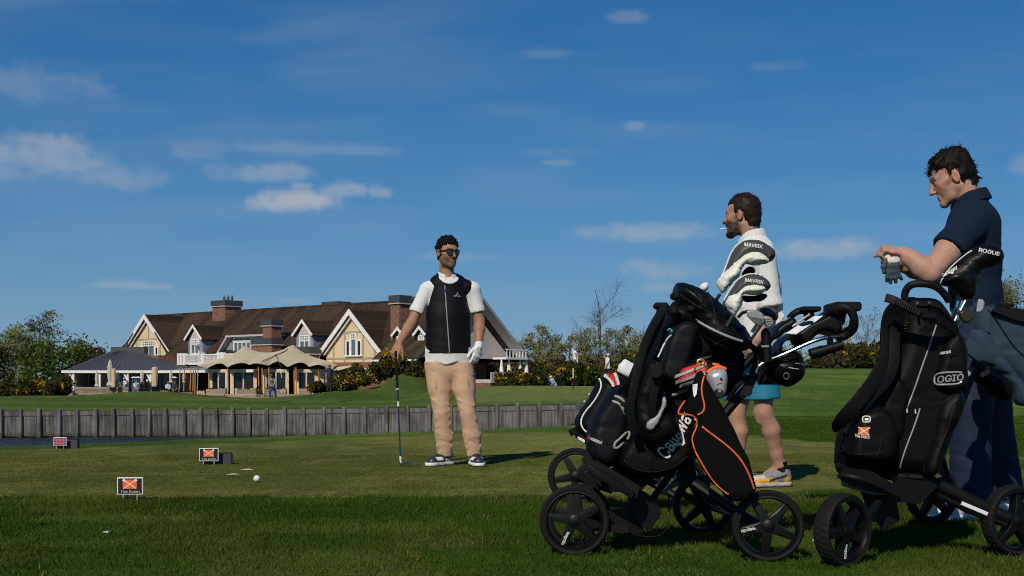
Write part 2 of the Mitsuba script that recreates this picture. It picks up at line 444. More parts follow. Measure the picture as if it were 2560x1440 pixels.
mat('m_bwood', (0.55, 0.24, 0.07), 0.55)
mat('m_canvas', (0.43, 0.375, 0.275), 0.85)
mat('m_parasol', (0.50, 0.47, 0.41), 0.9)
mat('m_sand', (0.62, 0.46, 0.30), 0.85)
mat('m_steel', (0.62, 0.63, 0.65), 0.22, 1.0)
mat('m_chrome', (0.75, 0.77, 0.80), 0.12, 1.0)
mat('m_iron', (0.34, 0.34, 0.33), 0.42, 0.35)
mat('m_vc', VC, 0.75)
mat('m_vcgloss', VC, 0.4)
mat('m_skin', VC, 0.55, specular=0.3)
mat('m_rubber', (0.0075, 0.0075, 0.008), 0.75, specular=0.25)
mat('m_plastic', (0.003, 0.0031, 0.0037), 0.45, specular=0.28)
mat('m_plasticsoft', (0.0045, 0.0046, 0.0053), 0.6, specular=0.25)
mat('m_orange', (0.85, 0.14, 0.02), 0.6)
mat('m_red', (0.55, 0.02, 0.03), 0.5)
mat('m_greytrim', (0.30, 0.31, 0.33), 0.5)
mat('m_lettering', (0.72, 0.72, 0.72), 0.5)
mat('m_leather', (0.74, 0.75, 0.70), 0.4)
mat('m_silver', (0.45, 0.47, 0.50), 0.35, 0.35)
mat('m_black', (0.006, 0.006, 0.007), 0.5)
mat('m_gloss', (0.006, 0.006, 0.007), 0.08, clearcoat=0.6)
mat('m_paper', (0.74, 0.77, 0.84), 0.7)
mat('m_bark', (0.085, 0.07, 0.055), 0.9)
mat('m_greybark', (0.12, 0.105, 0.09), 0.9)
mat('m_water', (0.008, 0.012, 0.016), 0.08, specular=0.5)
mat('m_lens', (0.004, 0.004, 0.005), 0.05, clearcoat=1.0)

def leafmat(name, col, tr=0.5):
    scene[name] = {'type': 'principledthin', 'base_color': {'type': 'rgb', 'value': list(col)}, 'roughness': 0.55, 'diff_trans': tr, 'spec_trans': 0.0, 'eta': 1.35}
for n_, c_ in dict(l_green=(0.085, 0.13, 0.030), l_dark=(0.030, 0.052, 0.012), l_olive=(0.13, 0.125, 0.05), l_spring=(0.25, 0.28, 0.125), l_wood=(0.25, 0.245, 0.125), l_wood2=(0.24, 0.205, 0.11), l_brown=(0.10, 0.075, 0.042), l_gorse=(0.06, 0.062, 0.02),
                   l_yellow=(0.66, 0.40, 0.012), l_silver=(0.17, 0.18, 0.10), l_blade=(0.050, 0.095, 0.012), l_blade2=(0.080, 0.114, 0.020), l_tee=(0.118, 0.132, 0.030), l_straw=(0.24, 0.19, 0.10)).items():
    leafmat(n_, c_)

def teeline(x): return x
# ---------------------------------------------------------------- land
def sstep(a, b, x):
    t = np.clip((x - a) / (b - a), 0, 1); return t * t * (3 - 2 * t)

LIP_X = [-70, -20, -9, -5.6, -4.6, -3.9, -3.0, -1.5, 0.77, 2.0, 3.5, 6.5, 12]
LIP_Y = [11.0, 11.8, 12.8, 13.9, 14.7, 15.6, 16.6, 18.0, 20.4, 26, 42, 75, 300]
WALL = [(-60, 71.5), (-27.54, 71.0), (-20.5, 72.2), (-14.0, 73.0), (-9.2, 71.6), (-5.94, 70.0), (-1.6, 68.0), (2.4, 66.0), (6.0, 64.0), (9.5, 62)]
WALL_TOP = [(-60, -0.74), (-27.54, -0.745), (-14.0, -0.68), (-5.94, -0.53), (2.4, -0.31), (9.5, -0.1)]
WATER = -2.17
def wall_y(x): return np.interp(x, *zip(*WALL))
def wall_z(x): return np.interp(x, *zip(*WALL_TOP))
def lip_y(x): return np.interp(x, LIP_X, LIP_Y)

def zbank(X, Y):
    """rising rough bank on the right"""
    return 1.24 * sstep(14, 47, Y) * sstep(0.09, 0.2, X / np.maximum(Y, 1)) + 0.06 * (meshkit.noise(np.stack([X * 0.16, Y * 0.1, 0 * X], -1), 5) - 0.5) * sstep(14, 25, Y)

def znear(X, Y):
    t = Y - lip_y(X)
    return zbank(X, Y) - 3.0 * sstep(-0.3, 4.2, t)

HUMPS = [(-26.5, 97, 5.0, 4.5, 0.60), (-8.0, 103, 2.6, 4.0, 1.9), (-11.3, 97, 4.2, 5, 0.72), (-36, 100, 7, 5, 0.25), (-17, 92, 5, 4, 0.12)]
def zfar(X, Y):
    z0 = wall_z(X)
    t = sstep(0, 24, Y - wall_y(X))
    z = z0 + (-0.40 - z0) * t
    z = z + 1.0 * sstep(-9, 0, X) * sstep(66, 90, Y) * (1 - 0.3 * sstep(92, 110, Y))
    for x, y, sx, sy, h in HUMPS:
        z = z + h * np.exp(-((X - x) / sx) ** 2 - ((Y - y) / sy) ** 2)
    return z + 0.05 * (meshkit.noise(np.stack([X * 0.1, Y * 0.07, 0 * X], -1), 8) - 0.5)

def gridmesh(xs, ys, zf):
    X, Y = np.meshgrid(xs, ys, indexing='ij')
    v = np.stack([X, Y, zf(X, Y)], -1)
    a, b = X.shape
    i, j = np.meshgrid(np.arange(a - 1), np.arange(b - 1), indexing='ij')
    q = np.stack([i * b + j, (i + 1) * b + j, (i + 1) * b + j + 1, i * b + j + 1], -1).reshape(-1, 4)
    return raw(v.reshape(-1, 3), np.vstack([q[:, [0, 1, 2]], q[:, [0, 2, 3]]]))

TEE = [(-40, 6.0), (-12, 7.1), (-4, 7.35), (-1, 7.40), (1.0, 7.45), (2.4, 8.3), (4.0, 9.0), (4.5, 10.5), (4.1, 13.0), (3.0, 15.6), (1.0, 18.2), (-0.6, 17.2), (-1.46, 16.4), (-3.0, 14.6), (-4.6, 13.1), (-5.2, 12.6), (-9, 11.6), (-40, 10.0)]

def tee_amount(p):
    """1 on the mown tee, 0 off it (a soft edge of 6 cm)"""
    x, y = p.x, p.y
    w = (noise(x * 3.1, y * 3.1) - 0.5) * 0.16 + (noise(x * 14, y * 14) - 0.5) * 0.07
    lo = [q for q in TEE[:9]]; hi = [q for q in TEE[8:]][::-1]
    def interp(pts, v):
        out = mi.Float(pts[0][1])
        for (a, b), (c, d) in zip(pts[:-1], pts[1:]):
            out = dr.select(v > a, b + (d - b) * dr.clip((v - a) / (c - a), 0, 1), out)
        return out
    near = interp(sorted(lo), x); far = interp(sorted(hi), x)
    return smoothstep(-0.03, 0.03, y - near + w) * smoothstep(-0.03, 0.03, far - y + w) * dr.select(x < 4.5, 1.0, 0.0)

def lawn_col(p, n, uv):
    x, y = p.x, p.y
    t = tee_amount(p)
    big = fbm(x * 0.55, y * 0.55, octaves=4); mid = fbm(x * 3.2 + 7, y * 1.5, octaves=4); fine = fbm(x * 42, y * 16, octaves=3)
    tee = mix((0.052, 0.068, 0.014), (0.110, 0.113, 0.029), smoothstep(0.32, 0.68, big * 0.45 + mid * 0.35 + fbm(x * 1.4, y * 6.5, octaves=3) * 0.2))
    tee = mix(tee, (0.125, 0.118, 0.042), smoothstep(0.56, 0.78, fbm(x * 1.9 + 31, y * 0.9, octaves=4)) * 0.55)
    bare = smoothstep(0.70, 0.76, noise(x * 5.1, y * 3.1) * 0.55 + noise(x * 17, y * 11) * 0.45)
    tee = mix(tee, (0.07, 0.055, 0.03), bare * 0.6)
    rough = mix((0.024, 0.048, 0.008), (0.052, 0.082, 0.016), smoothstep(0.3, 0.7, big * 0.6 + mid * 0.4))
    rough = mix(rough, (0.085, 0.092, 0.028), smoothstep(0.60, 0.80, mid) * smoothstep(12.0, 18.0, y) * 0.35)
    rough = mix(rough, rough * 1.15 + mi.Color3f(0.008, 0.014, 0.002), smoothstep(13.0, 20.0, y))
    c = mix(rough, tee, t)
    return c * (0.62 + 0.76 * fine)

def lawn_bump(p, n, uv):
    return fbm(p.x * 22, p.y * 11, octaves=4) * 0.55 + fbm(p.x * 2.0, p.y * 1.2, octaves=2) * 0.6

bumped('m_lawn', proc(lawn_col), lawn_bump, 0.05, 0.9, specular=0.15)

def far_col(p, n, uv):
    x, y = p.x, p.y
    s = 0.5 + 0.5 * dr.sin((x * 0.5 + y * 1.0) * 0.62 + 1.6 * noise(x * 0.05, y * 0.1))
    big = fbm(x * 0.15, y * 0.25, octaves=3); fine = fbm(x * 3.0, y * 1.6, octaves=3)
    c = mix((0.034, 0.060, 0.011), (0.054, 0.078, 0.016), smoothstep(0.25, 0.75, s * 0.5 + big * 0.5))
    green = smoothstep(70, 73, y) * smoothstep(-3.2, -1.6, x - (y - 86) * 0.06) * smoothstep(12, 10, x)
    c = mix(c, (0.085, 0.108, 0.033), green * 0.85)
    dry = smoothstep(0.42, 0.62, fbm(x * 0.9, y * 0.8, octaves=4)) * smoothstep(-22.5, -25.5, x) * smoothstep(97, 101.5, y)
    c = mix(c, (0.20, 0.165, 0.085), dry * 0.8)
    hump = dr.exp(-dr.square((x + 8.0) / 2.6) - dr.square((y - 103) / 4.0)) + dr.exp(-dr.square((x + 12.5) / 3.2) - dr.square((y - 99) / 3.0)) * 0.8
    c = mix(c, (0.058, 0.095, 0.022) * mi.Color3f(1.0), smoothstep(0.2, 0.5, hump) * 0.6)
    return c * (0.75 + 0.5 * fine)
bumped('m_farlawn', proc(far_col), lambda p, n, uv: fbm(p.x * 1.5, p.y * 0.8, octaves=3), 0.05, 0.9, specular=0.15)

ys = np.concatenate([np.linspace(-25, 3, 15), np.linspace(3.4, 30, 180), np.linspace(30.5, 61.4, 50)])
xs = np.concatenate([np.linspace(-70, -11, 30), np.linspace(-10.8, 14, 170), np.linspace(14.8, 70, 40)])
struct('ground', gridmesh(xs, ys, znear), 'm_lawn')

# the far side of the pond, from the top of the timber wall to the horizon, and on the right where both sides join
def zjoin(X, Y):
    w = sstep(0.13, 0.19, X / np.maximum(Y, 1))
    return zfar(X, Y) * (1 - w) + (1.24 + 0.03 * (Y - 60) * np.exp(-(Y - 60) / 30)) * w
fx = np.concatenate([np.linspace(-500, -62, 12), np.linspace(-60, 24, 169), np.linspace(26, 60, 30), np.linspace(70, 500, 12)])
tt = np.concatenate([np.linspace(0, 60, 100), np.geomspace(62, 3000, 40)])
Xf, Tf = np.meshgrid(fx, tt, indexing='ij')
Yf = np.where(fx < 9.0, wall_y(fx) + 0.12, 61.2)[:, None] + Tf
vf = np.stack([Xf, Yf, zjoin(Xf, Yf)], -1); na, nb_ = Xf.shape
qi, qj = np.meshgrid(np.arange(na - 1), np.arange(nb_ - 1), indexing='ij')
qq = np.stack([qi * nb_ + qj, (qi + 1) * nb_ + qj, (qi + 1) * nb_ + qj + 1, qi * nb_ + qj + 1], -1).reshape(-1, 4)
struct('far_green', raw(vf.reshape(-1, 3), np.vstack([qq[:, [0, 1, 2]], qq[:, [0, 2, 3]]])), 'm_farlawn')

# pond water with small ripples
def ripple(p, n, uv): return fbm(p.x * 1.6, p.y * 0.8, octaves=3) * 0.6 + fbm(p.x * 6, p.y * 3, octaves=2) * 0.25
scene['m_pond'] = {'type': 'bumpmap', 'tex': proc(ripple, 0.01), 'scale': 0.8, 'bsdf': {'type': 'principled', 'base_color': {'type': 'rgb', 'value': [0.012, 0.018, 0.025]}, 'roughness': 0.08, 'specular': 0.5}}
struct('pond_water', raw([[-75, 10, WATER], [11, 10, WATER], [11, 72.6, WATER], [-75, 73.4, WATER]], [[0, 1, 2], [0, 2, 3]]), 'm_pond', smooth=False)

# ---------------------------------------------------------------- the timber revetment across the pond
def wood_grain(p, n, uv):
    g = fbm(p.x * 9.0 + cell_rand(dr.floor(p.x / 0.21)) * 40, p.z * 0.9, octaves=4)
    st = fbm(p.x * 2.1, p.z * 1.3 + 9, octaves=3)
    c = mix((0.066, 0.065, 0.066), (0.190, 0.185, 0.182), smoothstep(0.25, 0.75, g * 0.6 + st * 0.4))
    lo = smoothstep(0.30, 0.0, p.z - WATER + (noise(p.x * 4, 0.0) - 0.5) * 0.2)
    return mix(c, (0.05, 0.048, 0.03), lo * 0.8)
scene['m_oldwood'] = {'type': 'twosided', 'bsdf': {'type': 'principled', 'base_color': proc(wood_grain), 'roughness': 0.85, 'specular': 0.2}}

wall = thing('timber_revetment', 'long grey weathered timber retaining wall of posts and boards along the far pond bank', 'retaining wall')
POSTS_PX = [-92, -45, 3.7, 52.5, 100, 148.7, 193.7, 241, 285, 331, 373.7, 416, 461, 502, 541, 582.5, 623.7, 667.5, 712.5, 760, 810, 861, 912.5, 966, 1020, 1073, 1127.5, 1182, 1242.5, 1294, 1348, 1402, 1446, 1494, 1540, 1590]
def on_wall(px):
    r = (px - CX) / F; xs_ = np.linspace(-60, 9.4, 4000); k = np.argmin(np.abs(xs_ / wall_y(xs_) - r)); return xs_[k]
R_ = rng(4)
wx = [on_wall(p) for p in POSTS_PX]
for i, x in enumerate(wx):
    y, zt = wall_y(x), wall_z(x)
    r = 0.088 + 0.02 * R_.random()
    lean = (R_.random() - 0.5) * 0.04
    add(wall, 'post', cbox([x - r + lean * 0, y - 0.2, WATER - 0.6], [x + r, y + 0.04, zt + 0.05 + 0.08 * R_.random()], 0.03), 'm_oldwood', smooth=False)
    if i + 1 < len(wx):
        x2 = wx[i + 1]; y2, zt2 = wall_y(x2), wall_z(x2)
        u = unit([x2 - x, y2 - y, 0]); nrm = np.array([u[1], -u[0], 0]); L = math.hypot(x2 - x, y2 - y)
        M = frame([x, y, 0], u, -nrm, [0, 0, 1])
        nb = max(3, int(round(L / 0.24))); e = np.linspace(0.10, L - 0.10, nb + 1)
        for k in range(nb):
            dz = 0.02 * R_.random()
            add(wall, 'board', xf(cbox([e[k] + 0.006, -0.02 + 0.015 * R_.random(), WATER + 0.02 + 0.05 * R_.random()], [e[k + 1] - 0.006, 0.05, zt - 0.30 + dz], 0.006), M), 'm_oldwood', smooth=False)
        add(wall, 'top_rail', xf(cbox([0.11, -0.07, min(zt, zt2) - 0.27], [L - 0.11, 0.05, min(zt, zt2) - 0.03], 0.015), M), 'm_oldwood', smooth=False)
# ---------------------------------------------------------------- the clubhouse: local axes s along the front, w back, z up
MC = frame([-38.5, 140.0, 0], [0.7581, -0.6521, 0], [0.6521, 0.7581, 0], [0, 0, 1])
def cl(m): return xf(m, MC)

def tile_col(p, n, uv):
    s = p.x * 0.758 - p.y * 0.652
    st = fbm(s * 1.1, p.z * 0.35, octaves=4); f = fbm(s * 7, p.z * 9, octaves=2)
    row = smoothstep(0.0, 0.25, dr.abs(p.z * 5.5 - dr.floor(p.z * 5.5) - 0.5))
    c = mix((0.040, 0.025, 0.018), (0.072, 0.045, 0.031), smoothstep(0.28, 0.72, st))
    c = mix(c, (0.085, 0.075, 0.042), smoothstep(0.55, 0.8, fbm(s * 0.6 + 9, p.z * 0.8, octaves=3)) * 0.6)
    return c * (0.6 + 0.5 * f) * (0.72 + 0.28 * row)
scene['m_tiles'] = {'type': 'twosided', 'bsdf': {'type': 'principled', 'base_color': proc(tile_col), 'roughness': 0.85, 'specular': 0.2}}
def brick_col(p, n, uv):
    s = p.x * 0.758 - p.y * 0.652 + p.x * 0.3; r = dr.floor(p.z / 0.075); x = s / 0.23 + 0.5 * (r - 2 * dr.floor(r / 2))
    m = dr.maximum(dr.abs(p.z / 0.075 - r - 0.5), dr.abs(x - dr.floor(x) - 0.5) * 1.0)
    c = mix((0.15, 0.062, 0.043), (0.26, 0.125, 0.088), cell_rand(dr.floor(x), r))
    return mix(c, (0.28, 0.24, 0.21), smoothstep(0.42, 0.47, m) * 0.6)
scene['m_brick'] = {'type': 'twosided', 'bsdf': {'type': 'principled', 'base_color': proc(brick_col), 'roughness': 0.9, 'specular': 0.2}}
def plank_col(p, n, uv):
    g = fbm(p.x * 1.4, p.z * 16, octaves=3)
    return mix((0.21, 0.165, 0.125), (0.42, 0.34, 0.27), g) * (0.7 + 0.5 * cell_rand(dr.floor(p.z / 0.16), dr.floor(p.x / 2.1)))
scene['m_plank'] = {'type': 'twosided', 'bsdf': {'type': 'principled', 'base_color': proc(plank_col), 'roughness': 0.85, 'specular': 0.2}}

CLUB = thing('clubhouse', 'long country clubhouse with brown tiled roof, white gable boards and cream half-timbered gables', 'building')

def window(parent, s0, s1, z0, z1, w, cols=2, top=0.0, rows=1, toprows=2, topcols=3, t=0.09, M=None, pane='m_pane', fw=0.12):
    """white casement in the plane w (facing -w): frame, mullions, small-paned top lights of height top, panes behind"""
    M = MC if M is None else M
    f = [box([s0 - t / 2, w - fw, z0], [s0 + t, w + 0.02, z1]), box([s1 - t, w - fw, z0], [s1 + t / 2, w + 0.02, z1]), box([s0 + t, w - fw, z1 - t], [s1 - t, w + 0.02, z1]), box([s0 - 0.1, w - fw - 0.05, z0 - 0.02], [s1 + 0.1, w + 0.02, z0 + t])]
    zt = z1 - top
    for i in range(1, cols):
        x = s0 + (s1 - s0) * i / cols
        f.append(box([x - t * 0.5, w - fw + 0.01, z0 + t], [x + t * 0.5, w + 0.02, z1 - t]))
    if top:
        f.append(box([s0 + t, w - fw + 0.012, zt - t * 0.5], [s1 - t, w + 0.02, zt + t * 0.5]))
        for i in range(cols):
            a, b = s0 + (s1 - s0) * i / cols, s0 + (s1 - s0) * (i + 1) / cols
            for j in range(1, topcols):
                x = a + (b - a) * j / topcols; f.append(box([x - 0.03, w - fw + 0.03, zt], [x + 0.03, w + 0.02, z1 - t]))
            for j in range(1, toprows):
                z = zt + (z1 - zt) * j / toprows; f.append(box([a, w - fw + 0.032, z - 0.03], [b, w + 0.02, z + 0.03]))
    for j in range(1, rows):
        z = z0 + (zt - z0) * j / rows; f.append(box([s0 + t, w - fw + 0.03, z - 0.03], [s1 - t, w + 0.02, z + 0.03]))
    k = add(parent, 'window', xf(cat(f), M), 'm_trim', smooth=False)
    add(k, 'pane', xf(box([s0 + t * 0.3, w - 0.045, z0 + t * 0.3], [s1 - t * 0.3, w - 0.02, z1 - t * 0.3]), M), pane, smooth=False)

def roofprism(sc, half, apex, eave, w0, w1a, w1e, t=0.2, over=0.0):
    """two tiled slopes of a gable that runs back from w0; the ridge ends at w1a, the eaves at w1e"""
    sl = (apex - eave) / half; out = []
    for sg in (-1, 1):
        a = np.array([[sc, w0, apex], [sc + sg * (half + over), w0, eave - sl * over], [sc, w1a, apex], [sc + sg * (half + over), w1e, eave - sl * over]])
        nn = unit([sg * sl, 0, 1.0]); out.append(hullpts(np.vstack([a, a - nn * t])))
    return cat(out)

def barge(sc, half, apex, eave, w, width, thick=0.1, kick=0.0):
    """white verge boards up both slopes of a gable, in front of the plane w"""
    sl = unit([half, 0, eave - apex]); out = []
    for sg in (-1, 1):
        d = np.array([sl[0] * sg, 0, sl[2]]); nn = np.array([-sl[2] * sg * -1, 0, sl[0]]) * -1
        nn = unit([-sg * -sl[2] * 1.0, 0, 0]) if False else np.array([sg * sl[2], 0, -sl[0]])
        p0 = np.array([sc, w, apex + 0.06]); p1 = p0 + d * np.linalg.norm([half, apex - eave])
        q0 = np.array([sc, w, apex + 0.06 - width / sl[0]]); q1 = p1 + nn * width
        P = np.array([p0, p1, q1, q0]); out.append(hullpts(np.vstack([P, P + [0, -thick, 0]])))
        if kick: out.append(box([p1[0] - 0.30 * (sg < 0) - 0.28 * (sg > 0), w - thick - 0.03, p1[2] - width - 0.08], [p1[0] + 0.28 * (sg < 0) + 0.30 * (sg > 0), w - 0.01, p1[2] - width + 0.16]))
    return out

# main roof: ridge 8 m up, eaves 2.9 m; the right end is bell-cast
s0, s1 = 1.5, 46.6
prof = [(0, 8.0), (4.4, 4.25), (5.6, 3.35), (6.6, 2.95)]
segs = [hullpts([[s, w, z - o] for s in (s0, s1) for w, z in ((w0, z0), (w1, z1)) for o in (0, 0.28)]) for (w0, z0), (w1, z1) in zip(prof[:-1], prof[1:])]
zf_ = lambda w: 8.0 + 0.785 * w
for a, b, we in ((1.5, 2.3, -5.6), (2.3, 10.95, -4.2), (10.95, 33.9, -5.6), (33.9, 41.45, -5.0), (41.45, 46.6, -5.6)):
    segs.append(hullpts([[s, w, zf_(w) - o] for s in (a, b) for w in (0, we) for o in (0, 0.28)]))
    if we == -5.6 and b > 3: segs.append(hullpts([[s, w, z - o] for s in (a, b) for w, z in ((-5.6, zf_(-5.6)), (-6.7, 2.78)) for o in (0, 0.28)]))
ROOF = add(CLUB, 'roof', cl(cat(segs)), 'm_tiles', smooth=False)
add(ROOF, 'ridge_cap', cl(cyl([s0, 0, 7.98], [s1, 0, 7.98], 0.13, 8)), 'm_tiles')
# boards along the flared right verge, their white greyed to stand for shade
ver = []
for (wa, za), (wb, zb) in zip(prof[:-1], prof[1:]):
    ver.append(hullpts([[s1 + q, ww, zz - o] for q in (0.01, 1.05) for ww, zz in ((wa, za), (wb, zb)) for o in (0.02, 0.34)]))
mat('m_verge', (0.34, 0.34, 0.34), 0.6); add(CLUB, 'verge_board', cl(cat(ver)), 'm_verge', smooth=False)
add(CLUB, 'wall', cl(cat([box([2.0, -5.6, -0.6], [43.0, 5.6, 2.6])])), 'm_brick', smooth=False)
add(CLUB, 'end_wall', cl(cat([hullpts([[s, w, z] for s in (45.2, 45.9) for w, z in ((-5.5, 2.9), (5.2, 2.9), (5.2, 3.2), (0, 7.5), (-5.5, 3.2))])])), 'm_palegrey', smooth=False)

def big_gable(sc, half, apex, eave, w, zb, beams, name_w):
    g = add(CLUB, 'gable', cl(hullpts([[sc + sg * (half - 0.35), ww, z] for sg in (-1, 1) for ww in (w, w + 0.3) for z in (zb, eave)] + [[sc, ww, apex - 0.3] for ww in (w, w + 0.3)])), 'm_cream', smooth=False)
    for (a, b, c, d) in beams:
        add(g, 'beam', cl(box([a, w - 0.05, b], [c, w + 0.01, d])), 'm_beam', smooth=False)
    wa, we = -(8.0 - apex) / 0.785, -(8.0 - eave) / 0.785
    add(CLUB, 'gable_roof', cl(roofprism(sc, half, apex + 0.1, eave + 0.02, w - 0.45, wa - 0.05, we + 0.2, over=0.25)), 'm_tiles', smooth=False)
    for m in barge(sc, half + 0.25, apex + 0.06, eave - 0.14, w - 0.46, 0.36, kick=1): add(CLUB, 'barge_board', cl(m), 'm_trim', smooth=False)
    for m in barge(sc, half - 0.25, apex - 0.46, eave - 0.16, w - 0.20, 0.16): add(CLUB, 'inner_board', cl(m), 'm_trim', smooth=False)
    return g

b1 = [(6.55, 5.28, 6.7, 6.9), (4.3, 5.2, 9.0, 5.34), (4.55, 3.4, 4.68, 5.2), (8.6, 3.4, 8.73, 5.2), (3.2, 3.35, 10.2, 3.45)]
big_gable(6.6, 4.35, 7.65, 3.75, -4.5, 1.6, b1, 0)
window(CLUB, 5.75, 7.85, 3.55, 5.12, -4.55, cols=2, top=0.5)
window(CLUB, 5.1, 5.66, 3.6, 4.5, -4.55, cols=1, pane='m_darkpane'); window(CLUB, 7.92, 8.45, 3.6, 4.5, -4.55, cols=1, pane='m_darkpane')
b2 = [(36.55, 3.1, 36.7, 5.1), (38.85, 3.1, 39.0, 5.1), (36.2, 5.08, 39.4, 5.22), (34.3, 2.86, 40.9, 3.0), (35.15, 1.85, 35.3, 2.86), (36.55, 1.85, 36.7, 2.86), (38.85, 1.85, 39.0, 2.86), (40.2, 1.85, 40.35, 2.86), (35.15, 3.0, 35.3, 3.9), (40.25, 3.0, 40.4, 3.9), (34.2, 1.68, 41.1, 1.85)]
b2 = [(a, b + (0.42 if b < 2.8 else 0), c, d + (0.42 if d < 2.8 else 0)) for a, b, c, d in b2]
b2 = [(a, b, c, min(d, 2.86) if b < 2.6 and d < 3.0 else d) for a, b, c, d in b2]
big_gable(37.67, 3.75, 6.95, 3.43, -5.3, 2.12, b2, 0)
window(CLUB, 37.5, 38.2, 3.1, 5.05, -5.36, cols=1, top=0.5); window(CLUB, 36.9, 37.42, 3.1, 4.45, -5.36, cols=1, pane='m_darkpane'); window(CLUB, 38.28, 38.8, 3.1, 4.45, -5.36, cols=1, pane='m_darkpane')
add(CLUB, 'brick_bay', cl(box([34.2, -5.75, -0.6], [41.1, -5.0, 2.1])), 'm_brick', smooth=False)
for a in (35.6, 37.2, 38.8): window(CLUB, a, a + 1.45, 1.15, 2.06, -5.8, cols=2, top=0.75, toprows=2, topcols=3, pane='m_darkpane')
for a, b in ((41.6, 46.6), (11.2, 19), (28, 33.6)): add(CLUB, 'eaves_gutter', cl(box([a, -6.85, 2.58], [b, -6.6, 2.74])), 'm_trim', smooth=False)

def dormer(sc, half, apex, eave, zb, w, wh, win):
    k = add(CLUB, 'dormer', cl(hullpts([[sc + sg * wh, w, z] for sg in (-1, 1) for z in (zb, eave + 0.1)] + [[sc + sg * wh, -(8 - zb) / 0.785 + 0.9, zb] for sg in (-1, 1)] + [[sc + sg * wh, -(8 - eave) / 0.785 + 0.4, eave] for sg in (-1, 1)])), 'm_bluegrey', smooth=False)
    add(k, 'gable_panel', cl(hullpts([[sc + sg * (wh - 0.3), ww, eave + 0.02] for sg in (-1, 1) for ww in (w - 0.06, w + 0.1)] + [[sc, ww, apex - 0.28] for ww in (w - 0.06, w + 0.1)])), 'm_palegrey', smooth=False)
    add(k, 'roof', cl(roofprism(sc, half, apex, eave, w - 0.3, -(8 - apex) / 0.785 - 0.05, -(8 - eave) / 0.785 + 0.2, t=0.12, over=0.06)), 'm_tiles', smooth=False)
    for m in barge(sc, half + 0.05, apex, eave - 0.06, w - 0.31, 0.2, thick=0.08): add(k, 'barge_board', cl(m), 'm_trim', smooth=False)
    window(CLUB, *win)
dormer(15.85, 1.38, 6.37, 5.05, 3.2, -5.5, 1.17, (15.26, 16.5, 3.62, 5.06, -5.52, 2, 0.5))
dormer(31.67, 1.35, 6.35, 5.05, 3.2, -5.5, 1.15, (31.08, 32.4, 3.62, 5.04, -5.52, 2, 0.5))
dormer(45.1, 0.72, 5.42, 4.77, 3.7, -4.6, 0.52, (44.85, 45.4, 4.05, 4.72, -4.62, 2, 0, 2))
dormer(42.6, 0.72, 5.42, 4.77, 3.7, -4.6, 0.52, (42.35, 42.9, 4.05, 4.72, -4.62, 2, 0, 2))

# flat-topped dormer with the long row of windows
add(CLUB, 'long_dormer', cl(cat([hullpts([[s, w, z] for s, z in ((19.4, 3.3), (26.6, 3.3), (26.6, 5.1), (20.9, 5.1)) for w in (-5.15, -3.0)])])), 'm_bluegrey', smooth=False)
add(CLUB, 'long_dormer_roof', cl(cat([box([20.7, -5.75, 5.1], [26.9, -3.0, 5.26]), hullpts([[s, w, z] for s, z in ((19.0, 3.3), (19.25, 3.3), (20.7, 5.1), (20.95, 5.1)) for w in (-5.72, -4.6)])])), 'm_palegrey', smooth=False)
window(CLUB, 21.4, 26.3, 3.4, 4.66, -5.2, cols=8); window(CLUB, 21.4, 26.3, 4.7, 5.08, -5.2, cols=6, pane='m_pane', t=0.06)

def chimney(s0, s1, w0, w1, zb, zt, zc, pots=0, label=None):
    k = add(CLUB, 'chimney', cl(box([s0, w0, zb], [s1, w1, zt])), 'm_brick', smooth=False, label=label)
    add(k, 'cap', cl(cat([box([s0 - 0.12, w0 - 0.12, zt + 0.05], [s1 + 0.12, w1 + 0.12, zc])])), 'm_lead', smooth=False)
    add(k, 'flashing', cl(box([s0 - 0.14, w0 - 0.14, zt - 0.03], [s1 + 0.14, w1 + 0.14, zt + 0.05])), 'm_palegrey', smooth=False)
    for i in range(pots):
        add(k, 'pot', cl(lathe([(0.0, zc), (0.12, zc), (0.13, zc + 0.35), (0.06, zc + 0.5), (0.0, zc + 0.62)], 10).apply_translation([s0 + (s1 - s0) * (0.3 + 0.3 * i), (w0 + w1) / 2, 0])), 'm_lead')
chimney(12.7, 14.75, -1.25, 0.7, 6.6, 8.42, 9.02, 3)
chimney(41.45, 42.5, -4.6, -3.4, 4.0, 7.4, 8.1)
chimney(26.25, 27.5, -5.8, -4.7, 3.0, 5.95, 6.55)
chimney(26.3, 29.0, -7.0, -5.9, 1.5, 4.22, 4.85); chimney(32.6, 34.3, -7.2, -6.3, 1.5, 3.3, 3.95)
chimney(26.9, 28.9, 0.8, 2.2, 6.5, 8.0, 8.42); chimney(38.4, 39.6, 0.4, 1.6, 6.8, 7.95, 8.36)
# terrace roof with its white balustrade
add(CLUB, 'terrace_roof', cl(hullpts([[s, w, z + q] for s, w, z in ((21.8, -12.5, 1.86), (33.5, -12.5, 1.86), (33.5, -5.7, 2.4), (16.0, -5.7, 2.4)) for q in (0, 0.12)])), 'm_flatroof', smooth=False)
add(CLUB, 'terrace_fascia', cl(box([21.8, -12.62, 1.74], [33.5, -12.5, 1.97])), 'm_trim', smooth=False)
bal = add(CLUB, 'balustrade', cl(cat([box([18.9, -9.58, 3.34], [29.5, -9.42, 3.44]), box([18.9, -9.55, 2.60], [29.5, -9.45, 2.68])])), 'm_white', smooth=False)
for s in (18.9, 19.35, 19.85, 22.5, 24.9, 25.4, 27.6): add(bal, 'newel', cl(box([s - 0.13, -9.66, 2.5], [s + 0.13, -9.34, 3.58])), 'm_white', smooth=False)
add(bal, 'spindle', cl(cat([box([s - 0.03, -9.53, 2.68], [s + 0.03, -9.47, 3.34]) for s in np.arange(19.6, 29.4, 0.17)])), 'm_white', smooth=False, kind='stuff')
